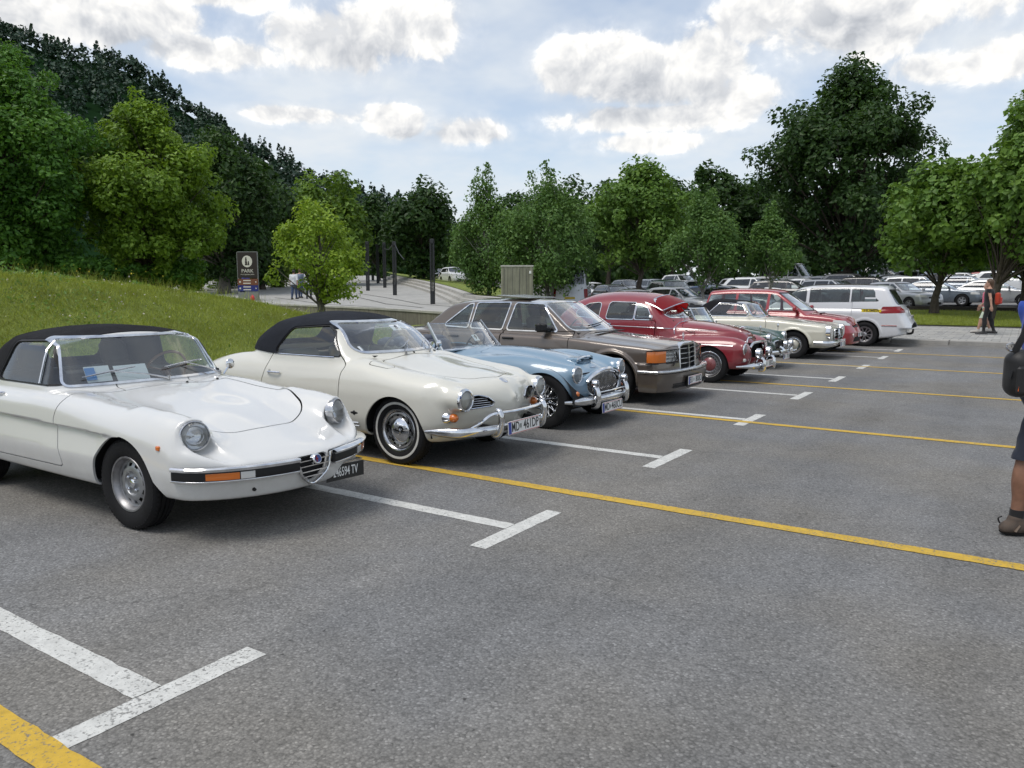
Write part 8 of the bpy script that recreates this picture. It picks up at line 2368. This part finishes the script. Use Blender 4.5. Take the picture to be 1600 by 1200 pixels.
def joints(H=1.75, lleg=(0, 0), rleg=(0, 0), larm=(0, 0), rarm=(0, 0), lean=0., sw=1.0, lbend=0, rbend=0):
    """standing joints; leg swing (forward metres at the foot, lift), arm swing (forward at the wrist, out)"""
    k = H / 1.75; J = {}
    J['pelvis'] = (0, 0, .95 * k); J['chest'] = (lean * .7, 0, 1.27 * k); J['neck'] = (lean * 1.1, 0, 1.48 * k); J['head'] = (lean * 1.25 + .02, 0, 1.62 * k)
    for sd, sg, lg, am, bd in (('l', 1, lleg, larm, lbend), ('r', -1, rleg, rarm, rbend)):
        J['hip' + sd] = (0, sg * .09 * k * sw, .90 * k); f, up = lg
        J['knee' + sd] = (f * .5 + .03 + bd * .5, sg * .095 * k * sw, .49 * k + up * .5); J['ankle' + sd] = (f - .02 - bd * .3, sg * .10 * k * sw, .085 * k + up); J['toe' + sd] = (f + .16 - bd * .3, sg * .125 * k * sw, .032 * k + up * .6)
        J['chest_' + sd] = (lean, sg * .08 * k, 1.38 * k); J['sh' + sd] = (lean, sg * .185 * k * sw, 1.41 * k); f, o = am
        J['el' + sd] = (lean + f * .35 - .03, sg * (.225 + o * .5) * k, 1.12 * k); J['wr' + sd] = (lean + f, sg * (.235 + o) * k, .88 * k + abs(f) * .25)
    return {a: tuple(float(q) for q in v) for a, v in J.items()}
def build_people():
    BLK = cloth('cloth_black', (.008, .008, .009)); WHT = cloth('cloth_white', (.62, .63, .66)); NAV = cloth('cloth_navy', (.012, .016, .030)); DEN = cloth('cloth_denim', (.04, .065, .13)); BLU = cloth('cloth_blue', (.018, .06, .36))
    SHOE = pbsdf('shoe_brown', (.075, .055, .042), .8, var=.3, vscale=30, bump=.4, bscale=120); SOLE = pbsdf('shoe_sole', (.018, .016, .015), .8); SHB = pbsdf('shoe_black', (.012, .012, .013), .6)
    HB = pbsdf('hair_brown', (.075, .04, .02), .55, bump=.6, bscale=150); HD = pbsdf('hair_dark', (.015, .010, .008), .5, bump=.6, bscale=150)
    # man at the right edge, facing along the picture to the right
    J = joints(1.80, lleg=(.34, 0), rleg=(-.25, 0), larm=(.40, .0), rarm=(.42, .0)); J['kneer'] = (-.215, -.105, .50); J['hipr'] = (-.07, -.09, .92)
    pm = at(1655, 4.98)
    m = Person('man in blue shirt and dark shorts with a black shoulder bag at the right edge', (pm[0], pm[1], 0), YAW + R(8), J, .017, SKINT, k=1.05)
    m.wear('shirt', BLU, lambda x, y, z: np.maximum(np.maximum(.80 - z, z - 1.50), np.maximum(np.abs(y) - .40, np.where(np.abs(y) > .21, 1.16 - z, -1))), .022, .8, 1.5, rough=1)
    m.wear('shorts', NAV, lambda x, y, z: np.maximum(np.maximum(.50 - z, z - .95), np.abs(y) - .215 - 0 * x), .026, .5, .95, rough=1)
    m.wear('socks', BLK, lambda x, y, z: z - .17, .005, 0, .17)
    m.shoes(SHOE, SOLE); m.hair(HD); m.eyes()
    A, T = Vector(J['ankler']), Vector(J['toer']); dv = (T - A); dv.z = 0; dv.normalize(); sv = Vector((-dv.y, dv.x, 0)); PAN = pbsdf('shoe_panel', (.15, .11, .08), .7)
    b = MB()
    for k in range(4):
        c = A + dv * (.055 + .026 * k); c.z = .118 - .013 * k
        b.tube([c - sv * .036 + Vector((0, 0, -.018)), c + Vector((0, 0, .004)), c + sv * .036 + Vector((0, 0, -.018))], .0045, 5)
    b.build('laces', TRIMBLK, m.root)
    for sg in (-1, 1):
        b = MB()
        for k in range(3):
            c = A + dv * (-.03 + .06 * k) + sv * sg * (.053 if k < 2 else .05); b.tube([Vector((c.x, c.y, .035)), Vector((c.x + dv.x * .03, c.y + dv.y * .03, .075 - .008 * k)) - sv * sg * .004], [.009, .008], 5)
        b.build('shoe_overlay', PAN, m.root)
    c = A - dv * .10; MB().tube(spline([(c.x, c.y, .08), (c.x - dv.x * .012, c.y - dv.y * .012, .11), (c.x + dv.x * .01, c.y + dv.y * .01, .125)], 8), .005, 5).build('heel_loop', TRIMBLK, m.root)
    BG = cloth('bag_nylon', (.006, .006, .007), .6)
    def fb(x, y, z): return sd_box((x, y, z), (0, 0, 0), (.245, .17, .30), .08) + .004 * np.sin(z * 40) * np.sin(x * 30)
    rt = empty('shoulder_bag', (0, 0, 0)); tag(rt, 'black camera shoulder bag with an orange tag hanging at the man\'s hip', 'bag')
    pb = Vector(at(1612, 4.80)); rt.location = (pb.x, pb.y, zat(583, 4.80)); rt.rotation_euler = (0, 0, YAW + R(6))
    V, F, N = snet(fb, (-.2, -.14, -.2), (.2, .14, .2), .014, 2); obj_np('bag_body', V, F, BG, rt, N=N)
    MB().box((-.02, -.082, -.035), (.20, .03, .17), bev=.014).build('front_pocket', BG, rt)
    MB().box((-.10, -.088, -.085), (.022, .012, .036), ry=R(6)).build('orange_tag', pbsdf('tag_orange', (.75, .13, .01), .5), rt); MB().tube([(-.02, -.095, .055), (-.025, -.098, .01)], .007, 6).build('zip_pull', TRIMBLK, rt); MB().tube([(-.13, -.05, .02), (-.142, -.05, -.03)], .010, 6).build('side_loop', TRIMBLK, rt)
    MB().sweep([(-.10, -.02, .13), (-.06, -.04, .24), (.02, -.02, .50), (.10, .06, .78), (.12, .16, .86)], sect(.045, .008, .2), up=(0, 1, 0)).build('strap', BG, rt)
    MB().tube([(-.125 + .03 * math.cos(a), -.02, .165 + .022 * math.sin(a)) for a in np.linspace(0, 2 * PI, 12, endpoint=False)], .006, 5, closed=True).build('strap_ring', CHROME_DULL, rt)
    # woman walking on the pavement
    def zp(y): return zlot(y) + .005
    pw = at(1547, 24.2)
    J = joints(1.72, lleg=(.10, 0), rleg=(-.16, .02), larm=(-.10, .04), rarm=(.22, .08))
    w = Person('woman in black top and leggings walking on the paved footpath', (pw[0], pw[1], zp(pw[1])), YAW + PI - R(38), J, .021, SKIN, 'people on the far pavement', .92)
    w.wear('top', BLK, lambda x, y, z: np.maximum(np.maximum(.80 - z, z - 1.42), np.where(np.abs(y) > .19, 1.30 - z, -1)), .012, .78, 1.44); w.wear('leggings', BLK, lambda x, y, z: np.maximum(np.maximum(.12 - z, z - .88), np.abs(y) - .22), .006, .05, .95)
    w.shoes(SHB, WHT); w.hair(HB, .30); w.eyes()
    bk = empty('backpack', (0, 0, 0)); tag(bk, 'orange-red backpack carried by the woman in black', 'bag'); q = w.root.matrix_basis; bk.location = Vector((pw[0], pw[1], zp(pw[1]))) + Matrix.Rotation(YAW + PI - R(38), 3, 'Z') @ Vector((-.23, .02, 1.12)); bk.rotation_euler = (0, 0, YAW + PI - R(38))
    V, F, N = snet(lambda x, y, z: sd_box((x, y, z), (0, 0, 0), (.15, .28, .38), .07), (-.14, -.22, -.28), (.14, .22, .28), .025, 2); obj_np('pack_body', V, F, cloth('pack_orange', (.36, .035, .012)), bk, N=N); MB().box((-.09, 0, -.06), (.05, .22, .20), bev=.02).build('pack_pocket', cloth('pack_red', (.40, .03, .02)), bk)
    pc = at(1544, 25.1)
    J = joints(1.60, lleg=(.26, 0), rleg=(-.14, .03), larm=(.1, .05), rarm=(.1, .05))
    c = Person('person in pink top and pale skirt half hidden behind the woman in black', (pc[0], pc[1], zp(pc[1])), YAW + PI - R(15), J, .022, SKIN, 'people on the far pavement', .9)
    c.wear('top', cloth('cloth_pink', (.55, .12, .18)), lambda x, y, z: np.maximum(np.maximum(.78 - z, z - 1.31), np.where(np.abs(y) > .17, 1.18 - z, -1)), .012, .78, 1.44); c.wear('skirt', cloth('cloth_pale_green', (.50, .58, .45)), lambda x, y, z: np.maximum(np.maximum(.48 - z, z - .84), np.abs(y) - .2), .016); c.shoes(cloth('shoe_pale', (.4, .38, .35)), SOLE); c.hair(HB, .2); c.eyes()
    # visitors on the plaza, walking away
    G = 'visitors walking across the plaza'
    for k, (px, top, bot, leg, sh, lab) in enumerate(((497.5, WHT, NAV, .16, SHB, 'right-hand visitor in white shirt and dark trousers walking away across the plaza'), (482.5, WHT, NAV, -.12, SHB, 'visitor in white top and dark trousers left of the other white shirt'), (469, cloth('cloth_grey_blue', (.16, .2, .27)), DEN, .12, SHB, 'visitor in jeans mostly hidden by the small maple leaves'), (459.5, WHT, DEN, -.10, SHB, 'leftmost visitor in jeans behind the small maple leaves'), (505.5, cloth('cloth_sand', (.3, .26, .2)), cloth('cloth_khaki', (.2, .16, .1)), .1, SHB, 'visitor in sand clothes half hidden behind the small maple trunk'))):
        d = 45.5 + .6 * (k % 3); p = at(px, d); J = joints(1.74 - .04 * (k % 2), lleg=(leg, 0), rleg=(-leg, .03), larm=(-leg, .03), rarm=(leg, .03))
        v = Person(lab, (p[0], p[1], zpl(d)), YAW + PI / 2 + R(12 - 7 * k), J, .030, SKIN, G)
        v.wear('shirt', top, lambda x, y, z: np.maximum(np.maximum(.84 - z, z - 1.44), np.where(np.abs(y) > .2, 1.12 - z, -1)), .018, .78, 1.44); v.wear('trousers', bot, lambda x, y, z: np.maximum(np.maximum(.08 - z, z - .94), np.abs(y) - .22), .014, .05, .95); v.shoes(sh, SOLE); v.hair(HD if k % 2 else HB); v.eyes()
    p = at(378, 45.2); J = joints(1.72, lleg=(.15, 0), rleg=(-.1, 0), larm=(.42, 0), rarm=(.40, 0), lean=.28)
    v = Person('person in blue jacket leaning forward beside the park sign', (p[0], p[1], zpl(45.2)), YAW + R(10), J, .030, SKIN, G)
    v.wear('jacket', BLU, lambda x, y, z: np.maximum(np.maximum(.86 - z, z - 1.44), np.where(np.abs(y) > .2, .95 - z, -1)), .018, .78, 1.44); v.wear('trousers', BLK, lambda x, y, z: np.maximum(np.maximum(.08 - z, z - .92), np.abs(y) - .22), .014, .05, .95); v.shoes(SHB, SOLE); v.hair(HD); v.eyes()

import time
_t = time.time()
def step(f):
    t = time.time(); f(); print('STEP', f.__name__, round(time.time() - t, 2))
for f in (build_ground, build_plaza, build_hill, build_treeline, build_trees, build_white_spider, build_cream_cabriolet, build_blue_roadster, build_brown_saloon, build_red_saloon, build_green_roadster, build_cream_soft_top, build_red_hatch, build_white_van, build_far_cars, build_people): step(f)
print('TOTAL', time.time() - _t)
